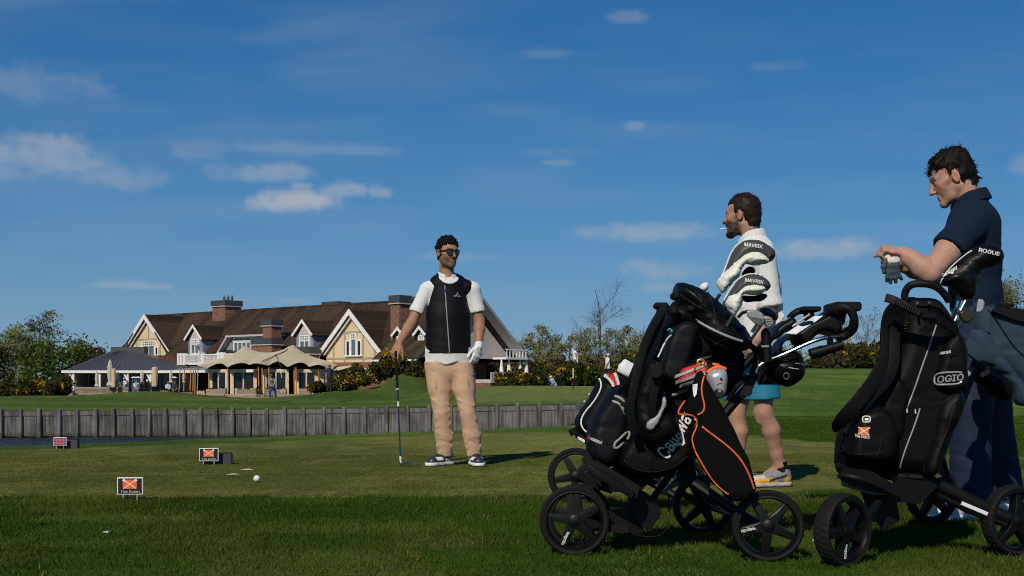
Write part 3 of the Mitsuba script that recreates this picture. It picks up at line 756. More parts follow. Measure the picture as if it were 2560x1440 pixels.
add(CLUB, 'brick_parapet', cl(box([11.4, -9.6, 2.5], [15.8, -6.9, 3.45])), 'm_brick', smooth=False)
for s in (13.0,): add(CLUB, 'wall_lamp', cl(cat([cyl([17.9, -6.7, 4.0], [17.9, -6.7, 4.3], 0.05, 6), lathe([(0, 4.3), (0.28, 4.3), (0.06, 4.5), (0, 4.6)], 10).apply_translation([17.9, -6.7, 0]), box([17.8, -6.8, 3.9], [18.0, -6.6, 4.25])])), 'm_bluegrey')
# right end: balcony, deck and white props under the flared roof
add(CLUB, 'balcony', cl(cat([box([46.4, 2.6, 2.85], [47.9, 5.5, 3.02]), box([47.8, 2.6, 3.62], [47.9, 5.5, 3.72]), box([46.4, 5.4, 3.62], [47.9, 5.5, 3.72])] + [box([47.82, w, 3.0], [47.88, w + 0.07, 3.65]) for w in np.arange(2.7, 5.5, 0.42)])), 'm_trim', smooth=False)
for w in (2.35, 3.3, 4.75, 5.6):
    add(CLUB, 'prop', cl(lathe([(0.0, 0.95), (0.14, 0.95), (0.2, 1.5), (0.16, 2.1), (0.04, 2.85), (0, 2.86)], 10).apply_translation([47.6, w, 0])), 'm_trim')
add(CLUB, 'deck', cl(box([45.9, 0.6, 0.85], [48.0, 5.8, 1.15])), 'm_palegrey', smooth=False)
add(CLUB, 'deck_rail', cl(box([47.9, 0.6, 1.15], [48.0, 3.3, 1.75])), 'm_palegrey', smooth=False)
add(CLUB, 'deck_base', cl(box([45.9, 0.6, -0.5], [47.9, 5.7, 0.85])), 'm_brick', smooth=False)

# ---------------------------------------------------------------- pavilion beside it
PAV = thing('pavilion', 'low open pavilion with dark slate hipped roof and white posts left of the clubhouse', 'pavilion')
XL, XR, YF, YB, ZE = -40.1, -28.9, 118.0, 131.0, 1.98
eave = [[XL, YF, ZE], [XR, YF, ZE], [XR, YB, ZE], [XL, YB, ZE]]; rid = [[-37.9, 124.5, 3.86], [-35.6, 124.5, 3.86]]
rf = raw(np.array(eave + rid), [[0, 1, 5], [0, 5, 4], [1, 2, 5], [2, 3, 4], [2, 4, 5], [3, 0, 4]])
add(PAV, 'roof', rf, 'm_slate', smooth=False)
add(PAV, 'standing_seam', cat([tube([[x, YF - 0.01, ZE + 0.02], [np.clip(x * 0.2 - 29.3, -37.9, -35.6), 124.5, 3.88]], 0.022, 4) for x in np.arange(XL + 0.4, XR, 0.55)]), 'm_slate', smooth=False, kind='stuff')
add(PAV, 'fascia', cat([box([XL - 0.15, YF - 0.15, 1.76], [XR + 1.0, YF + 0.05, 1.99]), box([XL - 0.15, YF + 0.05, 1.76], [XL + 0.05, YB, 1.99])]), 'm_trim', smooth=False)
add(PAV, 'soffit', box([XL, YF + 0.05, 1.72], [XR, YB, 1.76]), 'm_palegrey', smooth=False)
for px in (183, 249, 319, 376): 
    x = (px - CX) / F * YF
    add(PAV, 'post', cbox([x - 0.09, YF, -0.3], [x + 0.09, YF + 0.18, 1.75], 0.02), 'm_white', smooth=False)
    add(PAV, 'brace', hullpts([[x - 0.09 + q, YF + r, z] for q, z in ((0, 1.05), (0.14, 1.05), (-0.34, 1.75), (-0.2, 1.75)) for r in (0.03, 0.15)]), 'm_white', smooth=False)
add(PAV, 'side_post', tube([[XL + 0.1, YF + 0.4, 1.75], [XL + 0.25, YF + 0.3, -0.3]], 0.1, 6), 'm_white')
add(PAV, 'glazing', box([XL + 0.9, YF + 5.2, -0.3], [XR, YF + 5.3, 1.72]), 'm_pane', smooth=False)
for px in (196, 222, 266, 284, 340, 358, 400, 430): 
    x = (px - CX) / F * (YF + 5); add(PAV, 'mullion', box([x - 0.05, YF + 5.0, -0.3], [x + 0.05, YF + 5.18, 1.72]), 'm_palegrey', smooth=False)
add(PAV, 'side_wall', box([XL + 0.4, YF + 2.0, -0.3], [XL + 0.55, YB - 0.5, 1.72]), 'm_bluegrey', smooth=False)
add(PAV, 'floor', box([XL + 0.3, YF - 1.2, -0.35], [XR + 1, YB, -0.2]), 'm_plank', smooth=False)
add(PAV, 'roof_plant', cat([box([-38.6, 127, 3.0], [-35.4, 128.5, 4.35]), cyl([-37.2, 127.4, 4.3], [-37.2, 127.4, 4.75], 0.13, 8)]), 'm_lead', smooth=False)

# ---------------------------------------------------------------- stretch tent on the terrace
TENT = thing('stretch_tent', 'sand coloured stretch tent with two tall peaks and scalloped edge on the terrace', 'tent')
PK = [(612, 872, 112.0, 1.0), (731, 867, 111.5, 1.12), (603, 881, 116.5, 0.8), (716, 879, 117, 0.85), (664, 886, 119, 0.5), (548, 905, 113, 0.1)]
pk = [(*W(a, b, d), q) for a, b, d, q in PK]
def tent_z(X, Y, sag):
    z = np.full(X.shape, 2.15)
    for x, y, zp, q in pk:
        r = np.hypot((X - x) / 1.25, (Y - y))
        z = np.maximum(z, 2.15 + (zp - 2.15) * (0.72 * np.exp(-r / 2.6) + 0.28 * np.exp(-r / 0.55)) * 1.0) if False else z + 0
    e = sum(np.exp(-7.0 * np.hypot((X - x) / 1.2, Y - y) / 4.5) * 0.30 * (zp - 2.1) + np.exp(-np.hypot((X - x) / 1.35, Y - y) / 2.4) * 0.70 * (zp - 2.1) for x, y, zp, q in pk[:2])
    e2 = sum(np.exp(-np.hypot((X - x), Y - y) / 1.3) * 0.75 * (zp - 2.1) for x, y, zp, q in pk[2:5])
    return np.maximum(2.08 + e, 2.08 + e * 0.6 + e2) - sag
u = np.linspace(0, 1, 121); vv = np.linspace(0, 1, 40)
U, V = np.meshgrid(u, vv, indexing='ij')
x0, x1 = (480 - CX) / F * 109, (832 - CX) / F * 109
X = x0 + (x1 - x0) * U; Y = 108.3 + 12 * V + 0.5 * np.cos(U * np.pi * 10) * (1 - V) ** 4
sc_ = np.abs(np.sin(U * np.pi * 7.0 + 0.4))
Z = tent_z(X, Y, 0)
edge = np.clip(1 - V * 9, 0, 1) ** 1.5
Z = Z - edge * (0.34 - 0.28 * sc_) - 0.30 * np.clip(1 - U * 12, 0, 1) ** 2 - 0.3 * np.clip(1 - (1 - U) * 12, 0, 1) ** 2
tv = np.stack([X, Y, Z], -1).reshape(-1, 3); a_, b_ = U.shape
i, j = np.meshgrid(np.arange(a_ - 1), np.arange(b_ - 1), indexing='ij'); q = np.stack([i * b_ + j, (i + 1) * b_ + j, (i + 1) * b_ + j + 1, i * b_ + j + 1], -1).reshape(-1, 4)
add(TENT, 'canopy', raw(tv, np.vstack([q[:, [0, 1, 2]], q[:, [0, 2, 3]]])), 'm_canvas', smooth=True)
tail = np.array([W(815, 918, 110), W(850, 917, 112), W(893, 909, 114), W(815, 921, 108.3), W(842, 927, 109), W(895, 912, 110)])
add(TENT, 'tail', raw(np.vstack([tail, tail - [0, 0, 0.02]]), [[0, 1, 4], [0, 4, 3], [1, 2, 5], [1, 5, 4], [6, 10, 7], [6, 9, 10], [7, 11, 8], [7, 10, 11]]), 'm_canvas', smooth=False)
mat('m_seam', (0.06, 0.055, 0.045), 0.8)
ct = trimesh.proximity.ProximityQuery
def on_tent(px, py):
    """where the line of sight meets the canopy's front side"""
    d = np.linspace(108.6, 118, 200); P = np.array([W(px, py, t) for t in d])
    zz = tent_z(P[:, 0], P[:, 1], 0); k = np.argmax(P[:, 2] < zz + 0.02); return P[k] + [0, -0.03, 0.03]
add(TENT, 'seam', cat([tube([on_tent(*p) for p in ((636, 914), (660, 902), (690, 889), (710, 880), (720, 874))], 0.035, 5), tube([on_tent(*p) for p in ((689, 886), (695, 900), (702, 918))], 0.03, 5)]), 'm_seam')
for px in (522, 569, 646, 655, 672, 735, 740, 797, 815): add(TENT, 'pole', cyl(W(px, 918, 108.4), [(px - CX) / F * 108.4 + 0.05, 108.4, -0.25], 0.05, 8), 'm_bwood')
for px in (484, 489, 495, 477, 461, 450): add(TENT, 'pole', cyl(W(px, 921, 108.8) , [(px - 2 - CX) / F * 108.8, 108.8, -0.25], 0.045, 8), 'm_bwood')
for a, b in ((521, 571), (575, 642), (657, 722), (737, 795), (800, 822)):
    A, B = (a - CX) / F * 109.3, (b - CX) / F * 109.3
    k = add(TENT, 'side_panel', cat([box([A, 109.3, -0.3], [A + 0.32, 109.45, 2.0]), box([B - 0.28, 109.3, -0.3], [B, 109.45, 2.0]), box([A + 0.32, 109.3, -0.3], [B - 0.28, 109.45, 0.40]), box([A + 0.32, 109.3, 1.72], [B - 0.28, 109.45, 2.0])]), 'm_cream', smooth=False)
    add(k, 'window', box([A + 0.3, 109.40, 0.38], [B - 0.26, 109.42, 1.74]), 'm_darkpane', smooth=False)
    add(k, 'mullion', box([(A + B) / 2 - 0.06, 109.28, 0.40], [(A + B) / 2 + 0.06, 109.38, 1.72]), 'm_palegrey', smooth=False)
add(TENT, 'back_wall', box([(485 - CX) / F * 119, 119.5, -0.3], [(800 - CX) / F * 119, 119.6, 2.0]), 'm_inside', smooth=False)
add(TENT, 'guy_rope', tube([W(700, 922, 108.3), W(705, 945, 107)], 0.02, 4), 'm_paper')

# ---------------------------------------------------------------- terrace: plank retaining steps and planters
TER = thing('terrace_wall', 'low grey plank retaining wall stepping along the front of the terrace', 'retaining wall')
for k in range(3):
    for a, b in ((445, 560), (562, 680), (682, 792)):
        add(TER, 'plank', cbox([(a - CX) / F * 107.2, 107.0 + 0.1 * k, -0.62 + 0.19 * k], [(b - CX) / F * 107.2, 107.35 + 0.1 * k, -0.44 + 0.19 * k], 0.02), 'm_plank', smooth=False)
for k in range(3): add(TER, 'plank', cbox([(182 - CX) / F * 116, 116.2 + 0.02 * k, -0.2 + 0.24 * k], [(319 - CX) / F * 116, 116.5, 0.03 + 0.24 * k], 0.02), 'm_plank', smooth=False)
for k in range(3): add(TER, 'step', cbox([(162 + 4 * k - CX) / F * 115.5, 115.2, -0.4 + 0.2 * k], [(184 - CX) / F * 115.5, 115.9, -0.2 + 0.2 * k], 0.02), 'm_plank', smooth=False)
add(TER, 'handrail', tube([W(162, 985, 115), W(181, 969, 115.2)], 0.05, 6), 'm_plank')
for q, (a, b, zt, nm) in enumerate(((516, 565, 0.32, 'wooden planter box under the left tent window'), (592, 642, 0.30, 'wooden planter box under the second tent window'), (664, 716, 0.32, 'wooden planter box behind the bending golfer'), (748, 778, 0.36, 'wooden planter box nearest the gorse bushes'), (440, 482, 0.05, 'slatted wooden planter at the left end of the tent'), (401, 422, 0.20, 'square wooden planter between pavilion and tent'))):
    pl = thing('planter', nm, 'planter', 'wooden planters on the terrace')
    A, B = (a - CX) / F * 107.8, (b - CX) / F * 107.8
    for k in range(3): 
        h = (zt + 0.35) / 3; add(pl, 'plank', cbox([A, 107.6, -0.33 + h * k + 0.01], [B, 108.2, -0.33 + h * (k + 1)], 0.015), 'm_plank', smooth=False)
    r = rng(50 + q); L = []
    for _ in range(60):
        c = np.array([A + (B - A) * r.random(), 107.7 + 0.4 * r.random(), zt + 0.10 * r.random()]); L.append(c)
    L = np.array(L); d1 = r.normal(size=(60, 3)) * 0.07; d2 = r.normal(size=(60, 3)) * 0.07
    add(pl, 'greenery', raw(np.stack([L - d1, L + d2, L + d1 + [0, 0, 0.05]], 1).reshape(-1, 3), np.arange(180).reshape(-1, 3)), 'l_dark', smooth=False)
FENCE = thing('slatted_screen', 'pale upright board screen at the left end of the tent', 'screen')
for k, px in enumerate((494, 499, 504, 509)): add(FENCE, 'slat', cbox([(px - 2.2 - CX) / F * 108, 108, -0.35], [(px + 1.9 - CX) / F * 108, 108.06, 0.18 + 0.03 * (k % 2)], 0.01), 'm_sand', smooth=False)

def closed_parasol(px, y0, y1, d, label, col='m_parasol', w=0.16, wrapped=False):
    a, b = W(px, y0, d), W(px, y1, d); h = a[2] - b[2]; k = thing('parasol', label, 'parasol', 'closed parasols on the terrace')
    if wrapped:
        pr = [(0, 0), (w * 0.9, 0.0), (w, h * 0.1), (w * 1.05, h * 0.8), (w, h * 0.97), (0, h)]
    else:
        pr = [(0, 0), (w * 0.7, 0.02), (w * 1.25, h * 0.08), (w * 0.62, h * 0.22), (w * 0.95, h * 0.5), (w * 0.85, h * 0.75), (w * 0.5, h * 0.92), (0.03, h), (0, h)]
    m = lathe(pr, 16).subdivide(); ang = np.arctan2(m.vertices[:, 1], m.vertices[:, 0])
    m.vertices[:, :2] *= (1 + (0.05 if wrapped else 0.13) * np.sin(ang * 6 + m.vertices[:, 2] * 2))[:, None]
    add(k, 'cover', m.apply_translation(b), col, smooth=40)
    add(k, 'pole', cyl([b[0], b[1], -0.3], [b[0], b[1], b[2] + 0.1], 0.03, 8), 'm_plasticsoft')
closed_parasol(242, 927, 968, 116.6, 'closed cream parasol in front of the left pavilion post')
closed_parasol(275, 899, 968, 115.8, 'tall closed cream parasol standing highest before the pavilion roof', w=0.24)
closed_parasol(284, 921, 968, 115.4, 'sand coloured wrapped parasol leaning close behind the tall cream one', col='m_sand', w=0.20, wrapped=True)
closed_parasol(295, 929, 966, 117.0, 'small closed cream parasol just right of the wrapped one', w=0.13)
closed_parasol(355, 927, 961, 116.8, 'closed cream parasol beside the patio heaters', w=0.17)
closed_parasol(387, 917, 966, 115.0, 'thick sand coloured wrapped parasol at the right of the pavilion', col='m_sand', w=0.26, wrapped=True)
closed_parasol(427, 926, 958, 115.0, 'closed cream parasol behind the seated guests', w=0.15)
closed_parasol(460, 931, 957, 113.0, 'closed white parasol beside the tent poles', w=0.13)
for px, lb in ((335, 'left patio heater of the pair beside the parasol'), (345, 'right patio heater of the pair beside the parasol'), (436, 'single patio heater with white top near the tent')):
    b = W(px, 972, 116); k = thing('patio_heater', lb, 'patio heater', 'patio heaters on the terrace')
    add(k, 'stand', cat([lathe([(0, -0.2), (0.22, -0.2), (0.2, 0.35), (0.05, 0.4), (0, 0.4)], 12), cat([cyl([0.16 * x, 0.16 * y, 0.4], [0.07 * x, 0.07 * y, 1.3], 0.02, 5) for x, y in ((1, 1), (1, -1), (-1, 1), (-1, -1))])]).apply_translation([b[0], b[1], 0]), 'm_steel')
    add(k, 'hood', lathe([(0, 1.32), (0.3, 1.30), (0.08, 1.42), (0, 1.42)], 14).apply_translation([b[0], b[1], 0]), 'm_trim')
# ---------------------------------------------------------------- plants
def leaves(P, size, r, flat=0.0, aspect=1.6):
    """small diamond leaves (two triangles) at the points P"""
    n = len(P); a = r.normal(size=(n, 3)); a[:, 2] *= (1 - flat); a /= np.linalg.norm(a, axis=1, keepdims=True)
    b = np.cross(a, r.normal(size=(n, 3))); b /= np.linalg.norm(b, axis=1, keepdims=True) + 1e-9
    s = size * (0.6 + 0.8 * r.random((n, 1)))
    v = np.stack([P - a * s * aspect / 2, P + b * s / 2, P + a * s * aspect / 2, P - b * s / 2], 1).reshape(-1, 3)
    k = np.arange(n)[:, None] * 4
    return raw(v, np.vstack([k + [0, 1, 2], k + [0, 2, 3]]))

def in_blobs(blobs, n, r, shell=0.55):
    """points in a set of ellipsoids (x, y, z, rx, ry, rz), denser towards the outside"""
    vol = np.array([b[3] * b[4] * b[5] for b in blobs]); c = r.choice(len(blobs), n, p=vol / vol.sum())
    B = np.array(blobs)[c]; d = r.normal(size=(n, 3)); d /= np.linalg.norm(d, axis=1, keepdims=True)
    rad = (shell + (1 - shell) * r.random(n)) * (0.75 + 0.25 * r.random(n)) ** 0.5
    return B[:, :3] + d * B[:, 3:] * rad[:, None]

def limb(p, d, L, rad, lev, r, out, ends, up=0.25, kids=(4, 6), wig=0.25, ratio=0.62, n=5):
    pts = [p]; dd = unit(d)
    for i in range(4):
        dd = dd + r.normal(size=3) * wig * 0.5 + np.array([0, 0, up * 0.3]); dd = dd / math.sqrt(dd @ dd); pts.append(pts[-1] + dd * L / 4)
    pts = np.array(pts); out.append((pts, rad))
    if lev == 0: ends.append(pts[-1]); ends.append(pts[2]); return
    for i in range(r.integers(*kids)):
        t = 0.3 + 0.7 * r.random(); q = pts[0] + (pts[-1] - pts[0]) * 0; k = t * 4; a = int(min(k, 3)); q = pts[a] + (pts[a + 1] - pts[a]) * (k - a)
        side = r.normal(size=3); side -= dd * (side @ dd); side = unit(side)
        limb(q, unit(dd * 0.75 + side * (0.55 + 0.5 * r.random()) + [0, 0, up]), L * ratio * (1.1 - 0.45 * t) * (0.8 + 0.4 * r.random()), rad * 0.55 * (1.15 - 0.5 * t), lev - 1, r, out, ends, up, kids, wig, ratio, n)

def twigs(items):
    """many five-point limbs as three-sided tapering tubes in one go"""
    P = np.array([i[0] for i in items]); R = np.array([i[1] for i in items]); t = np.gradient(P, axis=1); t /= np.linalg.norm(t, axis=2, keepdims=True) + 1e-12
    a = np.cross(t, np.where(np.abs(t[..., 2:]) < 0.9, [0, 0, 1.0], [1.0, 0, 0])); a /= np.linalg.norm(a, axis=2, keepdims=True) + 1e-12; b = np.cross(t, a)
    rr = R[:, None] * np.linspace(1, 0.55, 5); an = np.arange(3) * 2 * np.pi / 3
    v = P[:, :, None] + rr[:, :, None, None] * (np.cos(an)[:, None] * a[:, :, None] + np.sin(an)[:, None] * b[:, :, None])
    i, j = np.meshgrid(np.arange(4), np.arange(3), indexing='ij'); q = np.stack([i * 3 + j, i * 3 + (j + 1) % 3, (i + 1) * 3 + (j + 1) % 3, (i + 1) * 3 + j], -1).reshape(-1, 4)
    f = np.vstack([q[:, [0, 1, 2]], q[:, [0, 2, 3]]]); return raw(v.reshape(-1, 3), (f[None] + np.arange(len(P))[:, None, None] * 15).reshape(-1, 3))

def tree(name, label, cat_, x, y, z, H, spread, leaf, leafsize, nleaf, seed, group=None, bark='m_bark', trunk_r=None, lev=2, jitter=0.5, up=0.25, low=0.25, kids=(4, 6)):
    r = rng(seed); k = thing(name, label, cat_, group); base = np.array([x, y, z - 0.2]); R = trunk_r or H * 0.018
    out, ends = [], []
    tr = np.array([base, base + [0.02 * H * r.normal(), 0, H * 0.35], base + [0.03 * H * r.normal(), 0.02 * H * r.normal(), H * 0.68], base + [0.03 * H * r.normal(), 0, H * 0.95]])
    tr = spline(tr, 9); main = tube(tr, np.linspace(R, R * 0.2, 9), 6)
    for i in range(int(9 + 4 * r.random())):
        t = low + (0.95 - low) * (i + r.random()) / 12 * 1.0; t = min(t, 0.95); q = tr[int(t * 8)]; a = r.random() * 2 * np.pi
        e = np.sin(np.pi * np.clip((t - low * 0.5) / (1.1 - low * 0.5), 0, 1)) ** 0.7
        limb(q, [np.cos(a), np.sin(a), 0.45 + 0.6 * t], spread * (0.35 + 0.65 * e) * (0.8 + 0.4 * r.random()), R * 0.42 * (1.2 - t), lev, r, out, ends, up, kids)
    add(k, 'trunk', cat([main, twigs(out)]), bark, smooth=True)
    if nleaf:
        E = np.array(ends); c = r.choice(len(E), nleaf); P = E[c] + r.normal(size=(nleaf, 3)) * jitter * spread * np.array([0.28, 0.28, 0.22])
        P = P[P[:, 2] > z + 0.1 * H]
        add(k, 'crown', leaves(P, leafsize, r), leaf, smooth=False)
    return k

def bush(name, label, cat_, blobs, n, size, leaf, seed, group=None, flowers=0, fsize=0.1, fclump=9, shell=0.5, stem='m_bark'):
    r = rng(seed); k = thing(name, label, cat_, group); B = np.array(blobs)
    c = B[:, :3].mean(0); z0 = (B[:, 2] - B[:, 5]).min()
    add(k, 'stem', cat([tube([[b[0] * 0.4 + c[0] * 0.6 + 0.1 * r.normal(), b[1] * 0.4 + c[1] * 0.6, z0 - 0.1], b[:3] + [0, 0, b[5] * 0.5]], [0.05, 0.02], 5) for b in B]), stem)
    P = in_blobs(blobs, n, r, shell); P = P[P[:, 2] > z0 - 0.05]
    add(k, 'foliage', leaves(P, size, r), leaf, smooth=False)
    if flowers:
        C = in_blobs(blobs, max(3, flowers // fclump), r, 0.86); C = C[(C[:, 2] > z0 + 0.25 * (B[:, 2] + B[:, 5] - z0).max())]
        F_ = np.repeat(C, fclump, 0) + r.normal(size=(len(C) * fclump, 3)) * 0.15
        add(k, 'blossom', leaves(F_, fsize, r, aspect=1.1), 'l_yellow', smooth=False)
    return k

def gorse(px, ytop, ybot, w, d, seed, label, flowers=180, n=900, leaf='l_gorse', group='gorse bushes around the green', size=0.17, zb=None):
    """a gorse bush standing at distance d"""
    r = rng(seed); x = (px - CX) / F * d; zt = HC - (ytop - HY) / F * d; z0 = HC - (ybot - HY) / F * d if zb is None else zb
    rw = w / F * d / 2; h = zt - z0; bl = []
    for i in range(4):
        f = 0.45 + 0.4 * r.random()
        bl.append((x + rw * 0.6 * (2 * r.random() - 1), d + 0.8 * r.normal(), z0 + h * f * 0.55, rw * (0.5 + 0.25 * r.random()), 0.9 + 0.3 * r.random(), h * f * 0.6))
    bl.append((x, d, z0 + h * 0.55, rw * 0.6, 1.0, h * 0.45))
    return bush('gorse_bush', label, 'bush', bl, n, size, leaf, seed, group, flowers=flowers, fsize=0.13)

# big trees on the left, by the pavilion
tree('leafy_tree', 'dense dark green leafy tree directly left of the pavilion', 'tree', *W(150, 0, 124)[:2], 0.0, 5.2, 1.9, 'l_green', 0.20, 2700, 11, jitter=0.8, low=0.1)
tree('bare_tree', 'tall half bare twiggy tree rising above the left clump', 'tree', *W(92, 0, 132)[:2], 0.0, 7.9, 2.3, 'l_olive', 0.13, 1700, 12, bark='m_greybark', lev=3, jitter=0.35, low=0.3, kids=(4, 6))
tree('leafy_tree', 'dark leafy tree in front of the tall bare tree', 'tree', *W(84, 0, 126)[:2], 0.0, 5.1, 1.7, 'l_green', 0.19, 2500, 13, jitter=0.8, low=0.05)
tree('leafy_tree', 'olive tinted loose tree at the left picture edge', 'tree', *W(22, 0, 128)[:2], 0.0, 5.9, 1.9, 'l_spring', 0.15, 2100, 14, jitter=0.7, low=0.1)
tree('leafy_tree', 'pale budding tree between the edge tree and the tall bare tree', 'tree', *W(52, 0, 134)[:2], 0.0, 6.9, 1.6, 'l_spring', 0.15, 2000, 15, jitter=0.5, bark='m_greybark')
tree('leafy_tree', 'dark tree partly outside the left picture edge', 'tree', *W(-18, 0, 126)[:2], 0.0, 5.0, 1.9, 'l_olive', 0.2, 2600, 16, jitter=0.9, low=0.05)
tree('bare_sapling', 'thin bare sapling between left trees and clubhouse', 'tree', *W(200, 0, 150)[:2], 0.0, 4.9, 0.9, 'l_brown', 0.1, 120, 17, bark='m_greybark', lev=2)
tree('leafy_tree', 'low brownish hedge tree behind the pavilion roof, left one', 'tree', *W(228, 0, 160)[:2], 0.0, 4.6, 1.9, 'l_brown', 0.25, 2600, 18, jitter=1.0, low=0.05)
tree('leafy_tree', 'low brownish hedge tree behind the pavilion roof, right one', 'tree', *W(256, 0, 160)[:2], 0.0, 4.6, 1.7, 'l_olive', 0.25, 2600, 19, jitter=1.0, low=0.05)
for i, (px, yt, yb, w, fl, lb) in enumerate(((60, 940, 1003, 70, 420, 'gorse bush with most yellow flower at the far left'), (105, 935, 998, 70, 380, 'flowering gorse bush in the middle of the left clump'), (146, 932, 990, 55, 120, 'dark gorse bush against the pavilion side'), (15, 945, 1000, 60, 60, 'dark scrub bush at the left picture edge'), (125, 950, 992, 50, 40, 'low dark scrub bush below the leafy tree'))):
    gorse(px, yt, yb, w, 108 + 2 * (i % 3), 30 + i, lb, fl, 1500)
for i in range(5):
    r_ = rng(300 + i); x = -44 + i * 4.2
# the low planting between tent and mound
CG = ((795, 950, 982, 46, 97.5, 50, 'dark gorse bush in front of the tent, left of the walking golfer'), (845, 925, 975, 60, 99, 30, 'low heather like shrub behind the walking golfer'), (868, 935, 978, 60, 97.2, 330, 'gorse bush in flower right of the walking golfer'), (905, 930, 962, 60, 99, 300, 'gorse bush in flower on the left slope of the mound'),
      (893, 905, 950, 62, 103, 25, 'dark shrub under the cream gable'), (968, 874, 945, 66, 104, 330, 'tall yellow gorse bush on top of the mound'), (1002, 880, 940, 46, 104, 260, 'yellow gorse bush beside the tallest one on the mound'), (1040, 893, 955, 60, 102, 110, 'dark gorse bush on the right slope of the mound'), (938, 900, 955, 44, 103, 60, 'dark gorse bush left of the mound top'), (1075, 905, 965, 50, 101, 90, 'gorse bush hidden partly behind the standing golfer'))
for i, (px, yt, yb, w, d, fl, lb) in enumerate(CG): gorse(px, yt, yb, w, d, 60 + i, lb, fl, 1300)
# gorse belt behind the right green
r = rng(77); RG = []
for i, (px, yt, w, fl) in enumerate(((1248, 930, 46, 160), (1272, 925, 40, 130), (1300, 918, 46, 140), (1318, 930, 40, 200), (1345, 915, 50, 60), (1372, 912, 40, 230), (1398, 908, 46, 200), (1425, 905, 46, 130), (1450, 902, 46, 60), (1480, 905, 50, 50), (1508, 912, 40, 180), (1530, 895, 50, 160), (1560, 880, 52, 160), (1590, 875, 56, 60), (1625, 870, 60, 60), (1660, 865, 60, 40), (1700, 862, 60, 30))):
    gorse(px, yt, 972, w, 104 + 3 * (i % 3), 90 + i, f'gorse bush number {i + 1} from the left in the belt behind the right green' if False else ['gorse bush beside the white props of the clubhouse end', 'small gorse bush second from the clubhouse end', 'gorse bush third along from the clubhouse end', 'bright gorse bush left of the crouching man', 'dark gorse bush above the crouching man', 'bright gorse bush right of the crouching man', 'bright gorse bush left of the flag', 'gorse bush just behind the flagstick', 'dark gorse bush right of the flagstick', 'dark gorse bush between flag and white capped golfer', 'yellow gorse bush left of the white capped golfer', 'gorse bush behind the white capped golfer', 'tall yellow gorse bush right of the white capped golfer', 'tall dark gorse bush left of the bag straps', 'tall dark gorse bush behind the bag straps', 'dark gorse bush hidden behind the bag hood', 'dark gorse bush at the right end of the belt'][i], fl, 1300, leaf='l_gorse' if fl > 100 else 'l_dark')
ORD = ['first', 'second', 'third', 'fourth', 'fifth', 'sixth', 'seventh', 'eighth', 'ninth', 'tenth', 'eleventh', 'twelfth', 'thirteenth', 'fourteenth', 'fifteenth', 'sixteenth', 'seventeenth', 'eighteenth', 'nineteenth', 'twentieth', 'twenty-first', 'twenty-second', 'twenty-third', 'twenty-fourth', 'twenty-fifth', 'twenty-sixth', 'twenty-seventh', 'twenty-eighth', 'twenty-ninth', 'thirtieth']
# scrub that fills the belt from behind
for i in range(16):
    px = 1225 + i * 30; gorse(px, 882 + 14 * math.sin(i * 2.1) - (18 if i > 10 else 0), 968, 64, 118 + 3 * (i % 2), 120 + i, ORD[i] + ' brown scrub bush from the clubhouse end in the thicket behind the gorse', 12, 1100, leaf=['l_brown', 'l_gorse', 'l_olive'][i % 3], group='scrub bushes in the thicket behind the gorse belt', size=0.2)
# wood behind
TL = ((1242, 832), (1262, 842), (1282, 836), (1304, 826), (1325, 838), (1345, 846), (1364, 818), (1382, 832), (1404, 836), (1428, 812), (1450, 810), (1470, 812), (1492, 818), (1516, 815), (1540, 816), (1566, 812), (1590, 812), (1612, 806), (1632, 802), (1655, 806), (1680, 812), (1210, 850), (1705, 815), (1740, 820), (1780, 815), (1820, 822), (1860, 818), (1905, 824), (1950, 830), (2000, 835))
TL = sorted(TL)
for i, (px, yt) in enumerate(TL):
    d = 165 + 9 * (i % 4); zt = HC - (yt - HY) / F * d
    tree('wood_tree', ORD[i] + ' slender budding tree from the clubhouse end in the wood behind the right green', 'tree', (px - CX) / F * d, d, 0.3, zt + 0.1, 1.75, ['l_wood', 'l_spring', 'l_wood2', 'l_spring'][i % 4], 0.17, 1150, 200 + i, group='slender budding trees in the wood behind the right green', bark='m_greybark', jitter=0.5, low=0.1, up=0.35)
tree('bare_tree', 'tall bare tree standing above the wood behind the flag', 'tree', *W(1504, 0, 140)[:2], 0.2, 11.4, 3.3, None, 0, 0, 250, bark='m_bark', lev=3, low=0.28, up=0.12, trunk_r=0.17, kids=(5, 8))
# right bank: gorse on the crest, trees behind
for i, (px, yt, w, fl) in enumerate(sorted(((2050, 868, 60, 20), (2085, 858, 60, 20), (2120, 852, 60, 60), (2155, 850, 60, 40), (2188, 848, 60, 90), (2225, 850, 60, 60), (2110, 880, 50, 80), (2170, 885, 50, 60), (2260, 860, 60, 30), (1985, 875, 70, 20), (1945, 880, 60, 20), (1900, 880, 60, 20), (1860, 880, 60, 20), (1815, 882, 60, 20), (2300, 862, 60, 40), (2500, 880, 80, 20), (2545, 870, 80, 20), (2450, 880, 80, 20), (2390, 870, 80, 20)))):
    gorse(px, yt, 927, w, 53 + (i % 3), 260 + i, ORD[i] + ' gorse bush from the left along the crest of the right bank', fl, 1500, leaf=['l_brown', 'l_gorse'][i % 2], group='gorse bushes along the crest of the right bank', size=0.10, zb=1.15)
tree('bare_tree', 'round twiggy bare tree above the crest between the trolley handle and the black bag', 'tree', *W(2165, 0, 100)[:2], 1.2, 5.1, 1.7, 'l_brown', 0.07, 500, 281, bark='m_greybark', lev=3, low=0.2, kids=(4, 7))
tree('bare_tree', 'smaller twiggy bare tree close by the trolley handle', 'tree', *W(2105, 0, 105)[:2], 1.2, 4.0, 1.3, 'l_olive', 0.08, 500, 282, bark='m_greybark', lev=3, low=0.2, kids=(4, 6))
